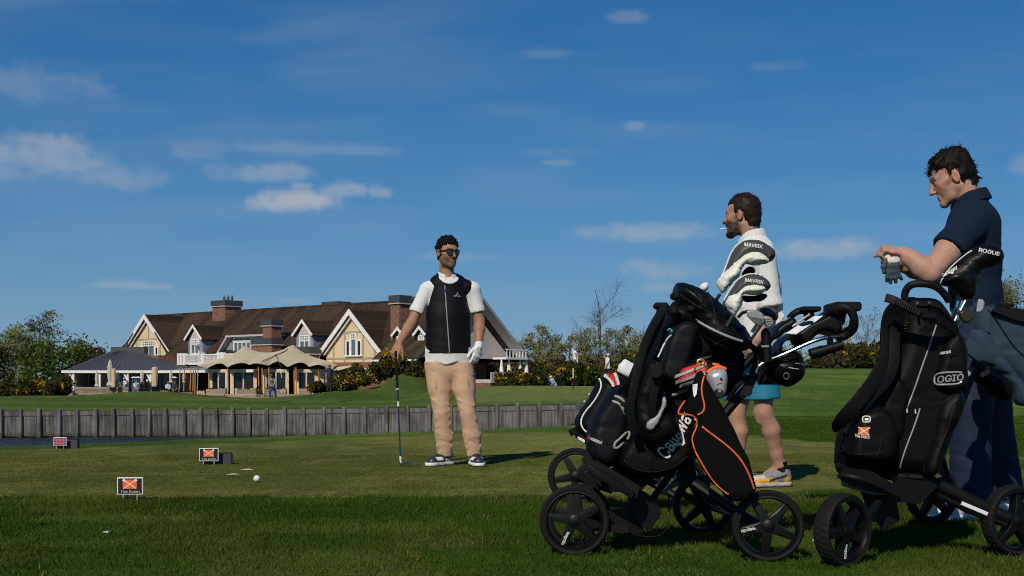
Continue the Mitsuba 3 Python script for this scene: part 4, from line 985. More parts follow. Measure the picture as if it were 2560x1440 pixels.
tree('willow', 'silvery green willow at the right picture edge behind the golfer', 'tree', *W(2545, 0, 95)[:2], 1.2, 6.2, 2.2, 'l_silver', 0.11, 9000, 283, bark='m_greybark', lev=2, low=0.1, jitter=0.8)
tree('willow', 'silvery green willow just right of the golfer in navy', 'tree', *W(2490, 0, 98)[:2], 1.2, 5.6, 1.9, 'l_silver', 0.11, 8000, 284, bark='m_greybark', lev=2, low=0.1, jitter=0.8)

# ---------------------------------------------------------------- flag
FL = thing('flagstick', 'white and black flagstick with a white flag on the right green', 'flag')
fb = W(1433, 970, 75); X0 = fb[0]; zs = [fb[2] - 0.1, HC - (945 - HY) / F * 75, HC - (920 - HY) / F * 75, HC - (902 - HY) / F * 75, HC - (873 - HY) / F * 75]
add(FL, 'pole', cat([cyl([X0, 75, zs[a]], [X0, 75, zs[b]], 0.028, 8) for a, b in ((1, 2), (3, 4))]), 'm_white', label='white sections of the pole')
add(FL, 'pole', cat([cyl([X0, 75, zs[a]], [X0, 75, zs[b]], 0.026, 8) for a, b in ((0, 1), (2, 3))]), 'm_black', label='black sections of the pole')
u_, v_ = np.meshgrid(np.linspace(0, 1, 14), np.linspace(0, 1, 10), indexing='ij')
fx_, fz_ = 0.22 * u_, zs[4] - 0.02 - 0.52 * v_ * (1 - 0.12 * u_) - 0.42 * u_ ** 1.5 * (0.55 + 0.2 * v_)
fy_ = 0.05 * np.sin(u_ * 7 + v_ * 2)
i, j = np.meshgrid(np.arange(13), np.arange(9), indexing='ij'); q = np.stack([i * 10 + j, (i + 1) * 10 + j, (i + 1) * 10 + j + 1, i * 10 + j + 1], -1).reshape(-1, 4)
fv = np.stack([X0 + 0.03 + fx_, 75 + fy_, fz_], -1).reshape(-1, 3)
fc_ = np.where((((u_ - 0.5) / 0.3) ** 2 + ((v_ - 0.45) / 0.27) ** 2 < 1).reshape(-1, 1), [0.8, 0.16, 0.05], [0.78, 0.78, 0.8])
add(FL, 'cloth', raw(fv, np.vstack([q[:, [0, 1, 2]], q[:, [0, 2, 3]]])), 'm_vc', smooth=True, color=fc_)
# ---------------------------------------------------------------- people
def head(b, M, s=1.0, jaw=1.0):
    """a head in the frame M: origin between the ears, x to the person's right, y forward, z up; about 0.235 m tall"""
    R = M[:3, :3]; p = lambda x, y, z: xp(M, np.array([x, y, z]) * s)
    e = lambda c, r, k: b.ell(p(*c), np.array(r) * s, R, k)
    c = lambda a, d, r0, r1, k: b.cap(p(*a), p(*d), r0 * s, r1 * s, k)
    e((0, -0.012, 0.046), (0.076, 0.097, 0.082), 0.02)
    e((0, 0.040, -0.020), (0.060, 0.052, 0.082), 0.03)
    for q in (-1, 1):
        c((q * 0.054, -0.002, -0.045), (q * 0.040, 0.030, -0.080), 0.017, 0.016, 0.02)
        c((q * 0.040, 0.030, -0.080), (q * 0.010, 0.072 * jaw, -0.098), 0.016, 0.018, 0.02)
        c((q * 0.046, 0.060, -0.012), (q * 0.058, 0.030, 0.0), 0.014, 0.012, 0.02)
        c((q * 0.012, 0.088, 0.030), (q * 0.044, 0.076, 0.030), 0.010, 0.009, 0.014)
        e((q * 0.010, 0.101, -0.033), (0.008, 0.009, 0.007), 0.006)
    e((0, 0.074 * jaw, -0.096), (0.020, 0.017, 0.016), 0.014)
    c((0, 0.090, 0.024), (0, 0.110, -0.024), 0.008, 0.0095, 0.010)
    e((0, 0.112, -0.030), (0.0125, 0.012, 0.010), 0.006)
    c((-0.018, 0.086, -0.058), (0.018, 0.086, -0.058), 0.007, 0.007, 0.006)
    c((-0.016, 0.085, -0.0705), (0.016, 0.085, -0.0705), 0.0085, 0.0085, 0.006)
    for q in (-1, 1): b.sub('ell', p(q * 0.031, 0.101, 0.008), np.array([0.017, 0.016, 0.011]) * s, R, k=0.012 * s)
    for q in (-1, 1): b.ell(p(q * 0.031, 0.077, 0.008), np.array([0.0125] * 3) * s, R, 0.003)
    for q in (-1, 1):
        x = unit(R @ np.array([q * 0.35, -1, 0])); Re = np.stack([R @ unit([q, 0.35, 0]), x, R[:, 2]], 1)
        b.ell(p(q * 0.079, -0.010, -0.002), np.array([0.009, 0.020, 0.032]) * s, Re, 0.006)
        b.sub('ell', p(q * 0.088, -0.006, 0.002), np.array([0.007, 0.010, 0.018]) * s, Re, k=0.005)

def headxyz(M, v, s=1.0): return ((v - M[:3, 3]) @ M[:3, :3]) / s

def hand(b, w, d, nrm, thumb, curl=(0.35, 0.4, 0.45, 0.5), s=1.0, spread=0.0, tcurl=0.2, k=0.004, fat=0.0):
    """a hand from the wrist w along d; nrm points out of the back of the hand; thumb is the side the thumb leaves from"""
    d = unit(d); t = unit(np.asarray(thumb, float) - d * (np.asarray(thumb, float) @ d)); n = unit(np.cross(d, t)); n = n if n @ np.asarray(nrm, float) > 0 else -n
    P = lambda x, y, z: np.asarray(w) + s * (x * d + y * t + z * n)
    b.rcap(P(-0.005, 0, 0), P(0.045, 0.002, 0), (0.026 * s + fat, 0.019 * s + fat), (0.040 * s + fat, 0.015 * s + fat), t, 0.012)
    b.rcap(P(0.045, 0.002, 0), P(0.085, 0, 0), (0.040 * s + fat, 0.015 * s + fat), (0.039 * s + fat, 0.012 * s + fat), t, 0.01)
    for i, (y, L) in enumerate(((0.030, 0.074), (0.010, 0.082), (-0.010, 0.076), (-0.029, 0.060))):
        a, q = 0.0, P(0.088 - 0.004 * abs(i - 1), y, 0); sp = spread * (1.5 - i)
        for j, f in enumerate((0.45, 0.31, 0.24)):
            a += curl[i] * (1.0, 1.15, 0.7)[j]
            dr_ = math.cos(a) * (d * math.cos(sp) + t * math.sin(sp)) - math.sin(a) * n
            q2 = q + dr_ * L * f * s; r0 = (0.0092 - 0.0008 * j - (0.0008 if i == 3 else 0)) * s + fat
            b.cap(q, q2, r0, r0 - 0.0007, k if j else 0.006); q = q2
    q = P(0.022, 0.026, -0.006); a = 0.75
    for j, (L, r0) in enumerate(((0.042, 0.0135), (0.032, 0.0105), (0.026, 0.0095))):
        dr_ = math.cos(a) * d + math.sin(a) * t * (1 - tcurl) - tcurl * n * (0.5 + 0.5 * j)
        q2 = q + unit(dr_) * L * s; b.cap(q, q2, r0 * s + fat, r0 * s * 0.9 + fat, 0.008 if j == 0 else 0.004); q = q2; a -= 0.28

def skin_colors(v, M, base, beard=0.0, beardcol=(0.03, 0.022, 0.018), lips=(0.30, 0.12, 0.09), seed=0, s=1.0, low=-0.030, brow=(0.02, 0.014, 0.01), scalp=True):
    L = headxyz(M, v, s); x, y, z = L.T; c = np.tile(np.array(base, float), (len(v), 1))
    n = meshkit.fbm(v * 22, 3, seed)[:, None]; c *= 0.84 + 0.32 * n; c = c * (0.94 + 0.12 * meshkit.noise(v * 130, seed + 9)[:, None])
    onhead = (np.abs(z) < 0.16) & (np.hypot(x, y) < 0.16)
    red = np.exp(-((np.abs(x) - 0.04) / 0.02) ** 2 - ((z + 0.02) / 0.025) ** 2) * (y > 0.03) + np.exp(-(x / 0.014) ** 2 - ((z + 0.028) / 0.02) ** 2) * (y > 0.085) + (np.abs(x) > 0.072) * 0.8
    c = c * (1 + (red * onhead)[:, None] * np.array([0.10, -0.12, -0.12]))
    fine = meshkit.noise(v * 210, seed + 3)
    bl = np.clip((low - z + 0.010 * np.clip((0.06 - y) / 0.05, -1, 1) * -1 + 0.028 * (np.clip((0.035 - y) / 0.05, 0, 1))) / 0.012, 0, 1) * np.clip((y + 0.012) / 0.02, 0, 1) * (z > -0.125)
    mus = np.exp(-((z + 0.046) / 0.008) ** 2) * (np.abs(x) < 0.032) * (y > 0.06)
    lip = (np.exp(-((z + 0.064) / 0.011) ** 4) * (np.abs(x) < 0.024) * (y > 0.078))
    side = np.exp(-((np.abs(x) - 0.068) / 0.02) ** 2) * np.clip((0.03 - z) / 0.03, 0, 1) * (z > -0.05) * np.exp(-((y - 0.006) / 0.014) ** 2)
    m = np.clip(np.maximum(np.maximum(bl, mus), side), 0, 1) * beard * (0.75 + 0.5 * fine) * onhead * (1 - lip)
    c = c * (1 - np.clip(m, 0, 1))[:, None] + np.clip(m, 0, 1)[:, None] * np.array(beardcol)
    lp = (lip * onhead * 0.75)[:, None]; c = c * (1 - lp) + lp * np.array(lips)
    mouth = (np.exp(-((z + 0.0645) / 0.0028) ** 2) * (np.abs(x) < 0.024) * (y > 0.075) * onhead * 0.8)[:, None]; c = c * (1 - mouth) + mouth * 0.03
    br = (np.exp(-((z - 0.034 + 0.2 * (np.abs(x) - 0.03) ** 2 * 10) / 0.0055) ** 2) * (np.abs(np.abs(x) - 0.031) < 0.021) * (y > 0.055) * onhead * 0.85)[:, None]
    c = c * (1 - br) + br * np.array(brow)
    ey = (((np.abs(x) - 0.031) / 0.0125) ** 2 + ((z - 0.007) / 0.0055) ** 2 < 1) & (y > 0.075) & onhead; c[ey] = (0.22, 0.19, 0.17)
    ir = (((np.abs(x) - 0.031) / 0.0055) ** 2 + ((z - 0.007) / 0.0055) ** 2 < 1) & (y > 0.08) & onhead; c[ir] = (0.02, 0.015, 0.012)
    lid = (np.exp(-((z - 0.0135) / 0.0022) ** 2) * (np.abs(np.abs(x) - 0.031) < 0.014) * (y > 0.07) * onhead * 0.7)[:, None]; c = c * (1 - lid) + lid * 0.03
    return np.clip(c, 0, 1)

def hair_cap(M, keep, s=1.0, grow=(0.008, 0.008, 0.012), noise_=(0.005, 45), seed=0, h=0.005, extra=None):
    """hair as a shell round the skull, kept where keep(local xyz) is negative"""
    b = Blob(0.02); R = M[:3, :3]
    b.ell(M[:3, 3] + R @ (np.array([0, -0.012, 0.046]) * s), (np.array([0.076, 0.097, 0.082]) + grow) * s, R)
    b.cap(xp(M, np.array([0, -0.055, -0.03]) * s), xp(M, np.array([0, -0.05, 0.0]) * s), 0.055 * s, 0.065 * s)
    if extra: extra(b, M)
    def f(P, d):
        L = headxyz(M, P, s)
        d = d - noise_[0] * 2 * (meshkit.fbm(L * noise_[1], 2, seed) - 0.5)
        return smax(d, keep(L) * s, 0.006)
    b.fn(f)
    return b.mesh(h, 0.035)

def tufts(m, n, L, r0, seed, flow, jit=0.5, keepf=None, M=None, s=1.0, lift=0.35, seg=4):
    """locks of hair growing out of the surface of m along flow(local points), bent outwards"""
    r = rng(seed); P, fi = trimesh.sample.sample_surface(m, n, seed=seed); N = m.face_normals[fi]
    if keepf is not None:
        k = keepf(headxyz(M, P, s)) < 0; P, N = P[k], N[k]
    lo = flow(headxyz(M, P, s)); D = lo @ M[:3, :3].T + r.normal(size=P.shape) * jit
    D -= N * (D * N).sum(1, keepdims=True); D /= np.linalg.norm(D, axis=1, keepdims=True) + 1e-9
    out = []
    for p, n_, d in zip(P, N, D):
        l = L * (0.6 + 0.8 * r.random()); c = r.normal(size=3) * 0.25
        pts = [p - n_ * 0.004 + (d + c * t) * l * t + n_ * l * lift * math.sin(t * math.pi * 0.7) for t in np.linspace(0, 1, seg)]
        out.append(tube(pts, np.linspace(r0, r0 * 0.25, seg), 4, caps=False))
    return cat(out)

def shoe(M, L=0.29, w=0.052, sole='m_white', cols=None, ankle=0.11, high=0.0):
    """(upper, sole): M has its origin under the heel, y towards the toe, z up"""
    b = Blob(0.03)
    pts = [(0.0, 0.035, 0.055, 0.036), (0.0, 0.10, 0.050, 0.040), (0.0, 0.17, 0.042, 0.044), (0.0, L - 0.058, 0.034, 0.040)]
    for (x0, y0, z0, r0), (x1, y1, z1, r1) in zip(pts[:-1], pts[1:]): b.rcap((x0, y0, z0), (x1, y1, z1), (r0, z0 * 0.72), (r1, z1 * 0.78), (1, 0, 0), 0.03)
    b.cap((0, 0.055, 0.05), (0, 0.050, ankle), 0.040, 0.040, 0.03); b.cap((0, 0.06, 0.085), (0, 0.14, 0.066), 0.028, 0.022, 0.03)
    b.cap((0, L - 0.066, 0.030), (0, L - 0.050, 0.028), 0.036, 0.036, 0.03)
    b.cut((0, 0, 0.018), (0, 0, -1), 0.002); b.cut((0, 0, ankle - 0.004), (0, -0.25, 1), 0.004)
    up = b.mesh(0.006, 0.02)
    c = Blob(0.03)
    for y, ww in ((0.042, 0.040), (0.10, 0.037), (0.16, 0.043), (L - 0.052, 0.046)): c.cap((0, y, 0.017), (0, y + 0.01, 0.017), ww, ww)
    c.cap((0, 0.04, 0.017), (0, L - 0.06, 0.017), 0.038, 0.044)
    c.cut((0, 0, 0), (0, 0, -1), 0.003); c.cut((0, 0, 0.026), (0, 0, 1), 0.003)
    so = c.mesh(0.006, 0.02)
    vcol = cols(np.asarray(up.vertices)) if cols else None
    return xf(up, M), xf(so, M), vcol

def cloth(name, parent, blob, m, h=0.007, wr=None, relaxn=1, lab=None, color=None):
    g = blob.mesh(h, 0.03); g = relax(g, relaxn)
    if wr:
        for a in (wr if isinstance(wr, list) else [wr]): rumple(g, *a)
    return add(parent, name, g, m, smooth=True, label=lab, color=color(np.asarray(g.vertices)) if color else None)

def folds(lines, amp):
    """soft ridges along 3-D lines, for creases in cloth: returns a function for Blob.fn"""
    def f(P, d):
        for (a, b, w) in lines:
            ab = b - a; t = np.clip(((P - a) @ ab) / (ab @ ab), 0, 1); q = np.linalg.norm(P - a - t[:, None] * ab, axis=1)
            d = d - amp * np.exp(-(q / w) ** 2) * np.sin(np.pi * np.clip(t, 0.02, 0.98)) ** 0.5
        return d
    return f

mat('m_shirt', (0.70, 0.71, 0.73), 0.9, specular=0.2); mat('m_vest', (0.0032, 0.0038, 0.0072), 0.65, specular=0.2); mat('m_chino', (0.53, 0.35, 0.235), 0.75, sheen=0.3)
mat('m_navy', (0.007, 0.017, 0.038), 0.9, specular=0.15); mat('m_navytr', (0.008, 0.014, 0.045), 0.8); mat('m_teal', (0.006, 0.17, 0.29), 0.75); mat('m_glove', (0.76, 0.76, 0.75), 0.6)
mat('m_hair', (0.008, 0.006, 0.005), 0.6, specular=0.16); mat('m_hair2', (0.016, 0.010, 0.007), 0.55, specular=0.2); mat('m_whiteshoe', (0.62, 0.66, 0.72), 0.6)

# ---- golfer in the dark vest, leaning on his club
D1 = 10.40
J = lambda px, py, dd=0.0: W(px, py, D1 + dd)
P1 = thing('person', 'golfer in black vest, white polo and tan trousers leaning on an iron', 'person')
fwd1 = unit([0.24, -1, 0]); side1 = unit([1, 0.24, 0])
H1 = look(J(1119, 634, 0.0), unit([0.56, -0.83, -0.03]), up=unit([0.03, 0, 1]))
sR, sL = J(1066, 722, 0.0), J(1184, 722, 0.05); eR, wR = J(1030, 806, -0.05), J(999, 856, -0.20); eL, wL = J(1199, 803, 0.06), J(1197, 866, -0.02)
hR, hL = J(1094, 905, 0), J(1150, 905, 0.02); kR, kL = J(1104, 1030, -0.05), J(1170, 1030, -0.03); aR, aL = J(1114, 1136, 0.03), J(1187, 1136, 0.04)
b = Blob(0.03); head(b, H1, 0.98)
nb = J(1118, 702, 0.03); b.cap(xp(H1, [0, -0.018, -0.06]), nb, 0.054, 0.062, 0.025)
b.rcap(nb + [0, 0, -0.05], J(1122, 790, 0.02), (0.15, 0.09), (0.145, 0.10), side1); b.rcap(J(1122, 790, 0.02), J(1122, 890, 0.01), (0.14, 0.095), (0.145, 0.10), side1)
b.cap(sR, eR, 0.047, 0.040); b.chain([eR, eR + (wR - eR) * 0.3, wR], [0.041, 0.043, 0.027], 0.02); b.cap(sL, eL, 0.047, 0.040); b.chain([eL, eL + (wL - eL) * 0.3, wL], [0.041, 0.044, 0.028], 0.02)
b.cap(hR, kR, 0.075, 0.052); b.cap(kR, aR, 0.052, 0.038); b.cap(hL, kL, 0.075, 0.052); b.cap(kL, aL, 0.052, 0.038)
hand(b, wR + [-0.006, 0, -0.004], J(985, 893, -0.24) - wR, [-0.55, -0.6, 0.5], [0.9, -0.3, 0.2], curl=(0.35, 0.55, 0.6, 0.6), s=1.05, tcurl=0.4)
hand(b, wL, J(1186, 912, -0.05) - wL, [0.5, -0.85, 0], [-0.7, -0.7, 0], curl=(0.25, 0.35, 0.4, 0.4), s=0.98, tcurl=0.15)
m = b.mesh(0.0056, 0.02); m = relax(m, 1)
mb = add(P1, 'body', m, 'm_skin', smooth=True, color=skin_colors(np.asarray(m.vertices), H1, (0.34, 0.185, 0.115), beard=0.72, beardcol=(0.055, 0.036, 0.027), seed=1, s=0.98))
hk = lambda L: np.maximum(np.where(L[:, 1] > 0.02, 0.072 - L[:, 2] + 0.10 * np.clip(np.abs(L[:, 0]) - 0.045, 0, 1) * -4, -0.1), np.where(L[:, 1] > -0.03, 0.008 - L[:, 2] - 0.9 * np.clip(0.03 - L[:, 1], 0, 0.06) + 0.3 * np.clip(L[:, 1] - 0.02, 0, 1), -0.055 - L[:, 2]))
hm = hair_cap(H1, hk, 0.98, grow=(0.004, 0.003, 0.014), noise_=(0.008, 60), seed=4)
P, fi = trimesh.sample.sample_surface(hm, 900, seed=5); r = rng(6); N = hm.face_normals[fi]
keep_ = headxyz(H1, P)[:, 2] > 0.035
curls = cat([hm] + [trimesh.creation.icosphere(subdivisions=1, radius=0.004 + 0.005 * r.random()).apply_translation(p + n * (0.000 + 0.006 * r.random())) for p, n in zip(P[keep_], N[keep_])])
add(P1, 'hair', curls, 'm_hair', smooth=40)
# sunglasses
g = []
lp = lambda x, y, z: xp(H1, np.array([x, y, z]) * 0.98)
lens = []
for q in (-1, 1):
    out = np.array([(0.007, 0.016), (0.022, 0.020), (0.046, 0.021), (0.060, 0.017), (0.059, 0.004), (0.052, -0.016), (0.036, -0.024), (0.018, -0.019), (0.009, -0.004)])
    ol = np.array([[q * x, 0.104 - 7.0 * x * x, z + 0.006] for x, z in spline(out, 36, closed=True)])
    c_ = ol.mean(0); c_[1] += 0.003; v = np.vstack([ol, c_[None]]); k = np.arange(36)
    lens.append(xf(raw(np.vstack([v, v + [0, -0.004, 0]]) * 0.98, np.vstack([np.stack([k, (k + 1) % 36, 0 * k + 36], -1), np.stack([(k + 1) % 36 + 37, k + 37, 0 * k + 73], -1)])), H1))
    g.append(tube(xp(H1, ol * 0.98), 0.0032, 6, closed=True))
    g.append(tube([lp(q * 0.058, 0.082, 0.018), lp(q * 0.074, 0.060, 0.016), lp(q * 0.083, 0.0, 0.012), lp(q * 0.080, -0.02, 0.0)], [0.0048, 0.0045, 0.0035, 0.003], 6))
g.append(tube([lp(-0.009, 0.104, 0.018), lp(0, 0.107, 0.020), lp(0.009, 0.104, 0.018)], 0.0032, 6))
sg = add(P1, 'sunglasses', cat(g), 'm_gloss'); 
for q in lens: add(sg, 'lens', q, 'm_lens', smooth=True)
# polo
b = Blob(0.035)
b.rcap(J(1121, 724, 0.03), J(1121, 800, 0.02), (0.158, 0.100), (0.160, 0.112), side1); b.rcap(J(1121, 800, 0.02), J(1121, 880, 0.01), (0.160, 0.112), (0.178, 0.124), side1); b.rcap(J(1121, 880, 0.02), J(1121, 925, 0.01), (0.178, 0.126), (0.190, 0.136), side1)
b.cap(nb + [0, 0, -0.01], sR + [0.02, 0, 0], 0.06, 0.058); b.cap(nb + [0, 0, -0.01], sL + [-0.02, 0, 0], 0.06, 0.058)
for s_, e_ in ((sR, eR), (sL, eL)):
    q = s_ + (e_ - s_) * 0.66; b.cap(s_ + [0, 0, -0.014], q, 0.056, 0.055, 0.03); b.cap(q, q + (e_ - s_) * 0.3, 0.055, 0.059, 0.02)
b.cut(sR + (eR - sR) * 0.70, eR - sR + [0.15, 0, 0.02], 0.004) if False else None
cutR, cutL = sR + (eR - sR) * 0.72, sL + (eL - sL) * 0.72
def cutsleeves(P, d):
    for c0, dir_, s_ in ((cutR, unit(eR - sR), -1), (cutL, unit(eL - sL), 1)):
        armside = np.abs((P - c0) @ side1) < 0.125
        far_ = (P - c0) @ dir_; near = np.linalg.norm(P - c0 - far_[:, None] * dir_, axis=1) < 0.10
        d = np.where(near & (far_ > -0.05), np.maximum(d, far_), d)
    return np.maximum(d, J(1121, 909, 0)[2] + 0.010 * np.sin((P[:, 0]) * 40) - P[:, 2])
b.fn(cutsleeves); b.sub('cap', nb + [0, 0, -0.02], nb + [0, 0, 0.12], 0.052, 0.056, k=0.005)
SH1 = cloth('polo_shirt', P1, b, 'm_shirt', 0.008, [(0.004, 8, 3, False, (1.0, 1.0, 0.5)), (0.0014, 12, 4, True, (1.2, 1.2, .4), 0.4)], relaxn=4)
def collar(parent, base, up, fwd, side, r0, h, m, gap=0.35, drop=0.03):
    """a fold-over shirt collar: rises round the neck, turns over and lies down to two points at the front"""
    A = np.linspace(gap, 2 * math.pi - gap, 40); prof = ((1.00, -0.2), (0.97, 0.5), (0.98, 0.95), (1.03, 1.05), (1.09, 0.95), (1.17, 0.35), (1.22, -0.05), (1.17, -0.08), (1.10, 0.30), (1.04, 0.6))
    ring = []
    for a in A:
        c = max(0, math.cos(a)) ** 2; d = fwd * math.cos(a) + side * math.sin(a)
        ring.append([base + d * r0 * (q + 0.10 * c * (q > 1.05)) + up * (h * t - drop * c * (1.0 + 0.9 * (q > 1.05) * (t < 0.5))) for q, t in prof])
    v = np.array(ring); n, k = v.shape[:2]; i, j = np.meshgrid(np.arange(n - 1), np.arange(k), indexing='ij'); j2 = (j + 1) % k
    q = np.stack([i * k + j, (i + 1) * k + j, (i + 1) * k + j2, i * k + j2], -1).reshape(-1, 4)
    ends = [[0, t, t + 1] for t in range(1, k - 1)] + [[(n - 1) * k, (n - 1) * k + t + 1, (n - 1) * k + t] for t in range(1, k - 1)]
    return add(parent, 'collar', raw(v.reshape(-1, 3), np.vstack([q[:, [0, 1, 2]], q[:, [0, 2, 3]], ends])), m, smooth=60)
collar(SH1, nb + [0, 0, 0.012], np.array([0, 0, 1.0]), fwd1, side1, 0.067, 0.052, 'm_shirt')
# vest
b = Blob(0.03)
b.rcap(J(1120, 716, 0.03), J(1120, 790, 0.02), (0.150, 0.112), (0.168, 0.130), side1); b.rcap(J(1120, 790, 0.02), J(1121, 884, 0.01), (0.168, 0.132), (0.182, 0.135), side1)
b.cap(nb + side1 * -0.05, sR + side1 * 0.060 + [0, 0, 0.008], 0.060, 0.064, 0.02); b.cap(nb + side1 * 0.05, sL - side1 * 0.060 + [0, 0, 0.008], 0.060, 0.064, 0.02)
b.sub('cap', sR + side1 * -0.062 + [0, 0, -0.02], sR + side1 * -0.062 + [0, 0, -0.14], 0.068, 0.058, k=0.008); b.sub('cap', sL + side1 * 0.062 + [0, 0, -0.02], sL + side1 * 0.062 + [0, 0, -0.14], 0.068, 0.058, k=0.008)
b.cut(J(1121, 886, 0), (0, 0, -1), 0.01); b.sub('cap', nb + [0, 0, -0.015], nb + fwd1 * 0.08 + [0, 0, 0.055], 0.070, 0.086, k=0.006)
def quilt(P, d):
    z = P[:, 2] + 0.03 * (P @ side1) ** 2; ph = (z - 0.96) / 0.215
    return d + 0.0022 * np.exp(-((ph - np.round(ph)) * 0.215 / 0.006) ** 2)
b.fn(quilt)
V1 = cloth('vest', P1, b, 'm_vest', 0.0075, [(0.003, 6, 11, False, (0.8, 0.8, 1.4)), (0.0016, 17, 12, True, (.5, .5, 1.3), 0.3)], relaxn=3)
def front_of(mesh, px, py, off=0.004):
    """the point of a mesh's front that the line through a photo pixel meets first"""
    o = np.array([0, 0, HC]); d = unit(W(px, py, 1.0) - o)
    k = mesh.ray.intersects_location([o], [d])[0]
    if not len(k): return W(px, py, D1)
    p = k[np.argmin(np.linalg.norm(k - o, axis=1))]; return p - d * off
VM = trimesh.Trimesh(*[meshkit.WRITTEN[scene[V1]['filename']][i] for i in (0, 1)], process=False)
zl = np.array([front_of(VM, 1112 + 1.2 * t, 714 + t * 17.0, 0.003) for t in np.linspace(0, 10, 22)])
add(V1, 'zip', tube(zl, 0.0045, 6), 'm_greytrim'); add(V1, 'zip_pull', tube([zl[1], zl[1] + [0.001, -0.006, -0.03]], 0.006, 6), 'm_steel')
lg = [front_of(VM, 1143 + a, 738 + c, 0.003) for a, c in ((-9, 3), (-2, -1), (2, -7), (3, -1), (9, 4), (3, 2), (-1, 2))]
add(V1, 'emblem', cat([tube([lg[i], lg[j]], 0.0028, 5) for i, j in ((0, 1), (1, 2), (1, 3), (3, 4), (1, 6), (6, 0), (6, 4))]), 'm_greytrim')
# trousers
b = Blob(0.03)
b.rcap(J(1121, 896, 0.01), J(1121, 922, 0.01), (0.150, 0.105), (0.166, 0.116), side1)
for h_, k_, a_, q in ((hR, kR, aR, -1), (hL, kL, aL, 1)):
    b.rcap(h_ + [0.006 * q, 0, 0.0], k_ + (h_ - k_) * 0.45, (0.098, 0.110), (0.090, 0.096), side1, 0.03); b.rcap(k_ + (h_ - k_) * 0.45, k_, (0.084, 0.092), (0.063, 0.072), side1, 0.006)
    b.rcap(k_, k_ + (a_ - k_) * 0.5, (0.063, 0.072), (0.062, 0.072), side1, 0.006); b.rcap(k_ + (a_ - k_) * 0.5, a_ + [0, 0, -0.02], (0.068, 0.072), (0.054, 0.062), side1, 0.02)
b.cut(aR + [0, 0, -0.012], (0, 0, -1), 0.004); b.cut(J(1121, 905), (0, 0, 1), 0.004)
fl = []
r = rng(31)
for h_, k_, a_ in ((hR, kR, aR), (hL, kL, aL)):
    for t in (0.04, 0.2, 0.36, 0.52, 0.66, 0.78, 0.90):
        c0 = k_ + (a_ - k_) * t; sg_ = 1 if r.random() > 0.5 else -1; hw = 0.075 - 0.012 * t; tl = 0.045 + 0.05 * r.random()
        fl.append((c0 - side1 * hw + fwd1 * 0.03 + [0, 0, -sg_ * tl], c0 + side1 * hw + fwd1 * 0.055 + [0, 0, sg_ * tl], 0.015))
    for t in (0.12, 0.75): fl.append((h_ + (k_ - h_) * t - side1 * 0.08 + fwd1 * 0.04, h_ + (k_ - h_) * (t + 0.12) + side1 * 0.075 + fwd1 * 0.07, 0.012))
b.fn(folds(fl, 0.020))
TR1 = cloth('trousers', P1, b, 'm_chino', 0.0075, [(0.005, 7, 21, False, (1.0, 1.0, 0.8)), (0.003, 13, 22, True, (0.45, 0.45, 1.1), 0.7)], relaxn=1)
TM = trimesh.Trimesh(*[meshkit.WRITTEN[scene[TR1]['filename']][i] for i in (0, 1)], process=False)
for pts in (((1069, 948), (1091, 952), (1092, 966), (1090, 972), (1073, 962)), ((1168, 952), (1188, 940), (1190, 956), (1172, 965))):
    F_ = np.array([front_of(TM, *p, 0.010) for p in pts]); B_ = np.array([front_of(TM, *p, -0.004) for p in pts]); add(TR1, 'pocket_flap', hullpts(np.vstack([F_, B_])), 'm_chino', smooth=False)
for pts in (((1070, 945), (1092, 950), (1128, 950)), ((1134, 950), (1160, 946), (1189, 934)), ((1191, 1000), (1176, 985), (1172, 966))):
    add(TR1, 'seam', tube([front_of(TM, *p, 0.0005) for p in pts], 0.0035, 5), 'm_chino')
# glove
b = Blob(0.01); hand(b, wL, J(1186, 912, -0.05) - wL, [0.5, -0.85, 0], [-0.7, -0.7, 0], curl=(0.25, 0.35, 0.4, 0.4), s=0.98, tcurl=0.15, fat=0.0028); b.cap(wL, wL + unit(eL - wL) * 0.025, 0.031, 0.032, 0.015)
m = b.mesh(0.004, 0.02); GL1 = add(P1, 'glove', m, 'm_glove', smooth=True)
add(GL1, 'piping', tube([front_of(m, px, py, 0.001) for px, py in ((1196, 868), (1193, 874), (1198, 883), (1203, 890), (1206, 884))], 0.0022, 5), 'm_black')
# shoes
def c1(v):
    c = np.tile([0.022, 0.028, 0.055], (len(v), 1)); y, z, x = v[:, 1], v[:, 2], v[:, 0]
    c[(y > 0.155) & (y < 0.225) & (z > 0.04)] = (0.70, 0.70, 0.69); c[(y > 0.02) & (y < 0.13) & (z < 0.062)] = (0.68, 0.68, 0.67)
    c[(np.abs(z - 0.045 - 0.25 * (y - 0.06)) < 0.007) & (y > 0.03) & (y < 0.16)] = (0.01, 0.01, 0.014); c[(y > 0.08) & (z > 0.068)] = (0.012, 0.013, 0.02)
    return c
for a_, d_ in ((aR, [-0.60, -0.80, 0]), (aL, [0.22, -1.0, 0])):
    d_ = unit(d_); M_ = look([a_[0] - d_[0] * 0.075, a_[1] - d_[1] * 0.075, 0.004], d_); u_, so, vc = shoe(M_, 0.295, cols=c1)
    k = add(P1, 'shoe', u_, 'm_vcgloss', smooth=True, color=vc); add(k, 'sole', so, 'm_white', smooth=40)
    add(k, 'lace', cat([tube(xp(M_, np.array([[-0.026, y, 0.074 - 0.10 * (y - 0.1)], [0, y + 0.006, 0.092 - 0.16 * (y - 0.1)], [0.026, y, 0.074 - 0.10 * (y - 0.1)]])), 0.004, 5) for y in (0.10, 0.122, 0.144, 0.166)]), 'm_black')

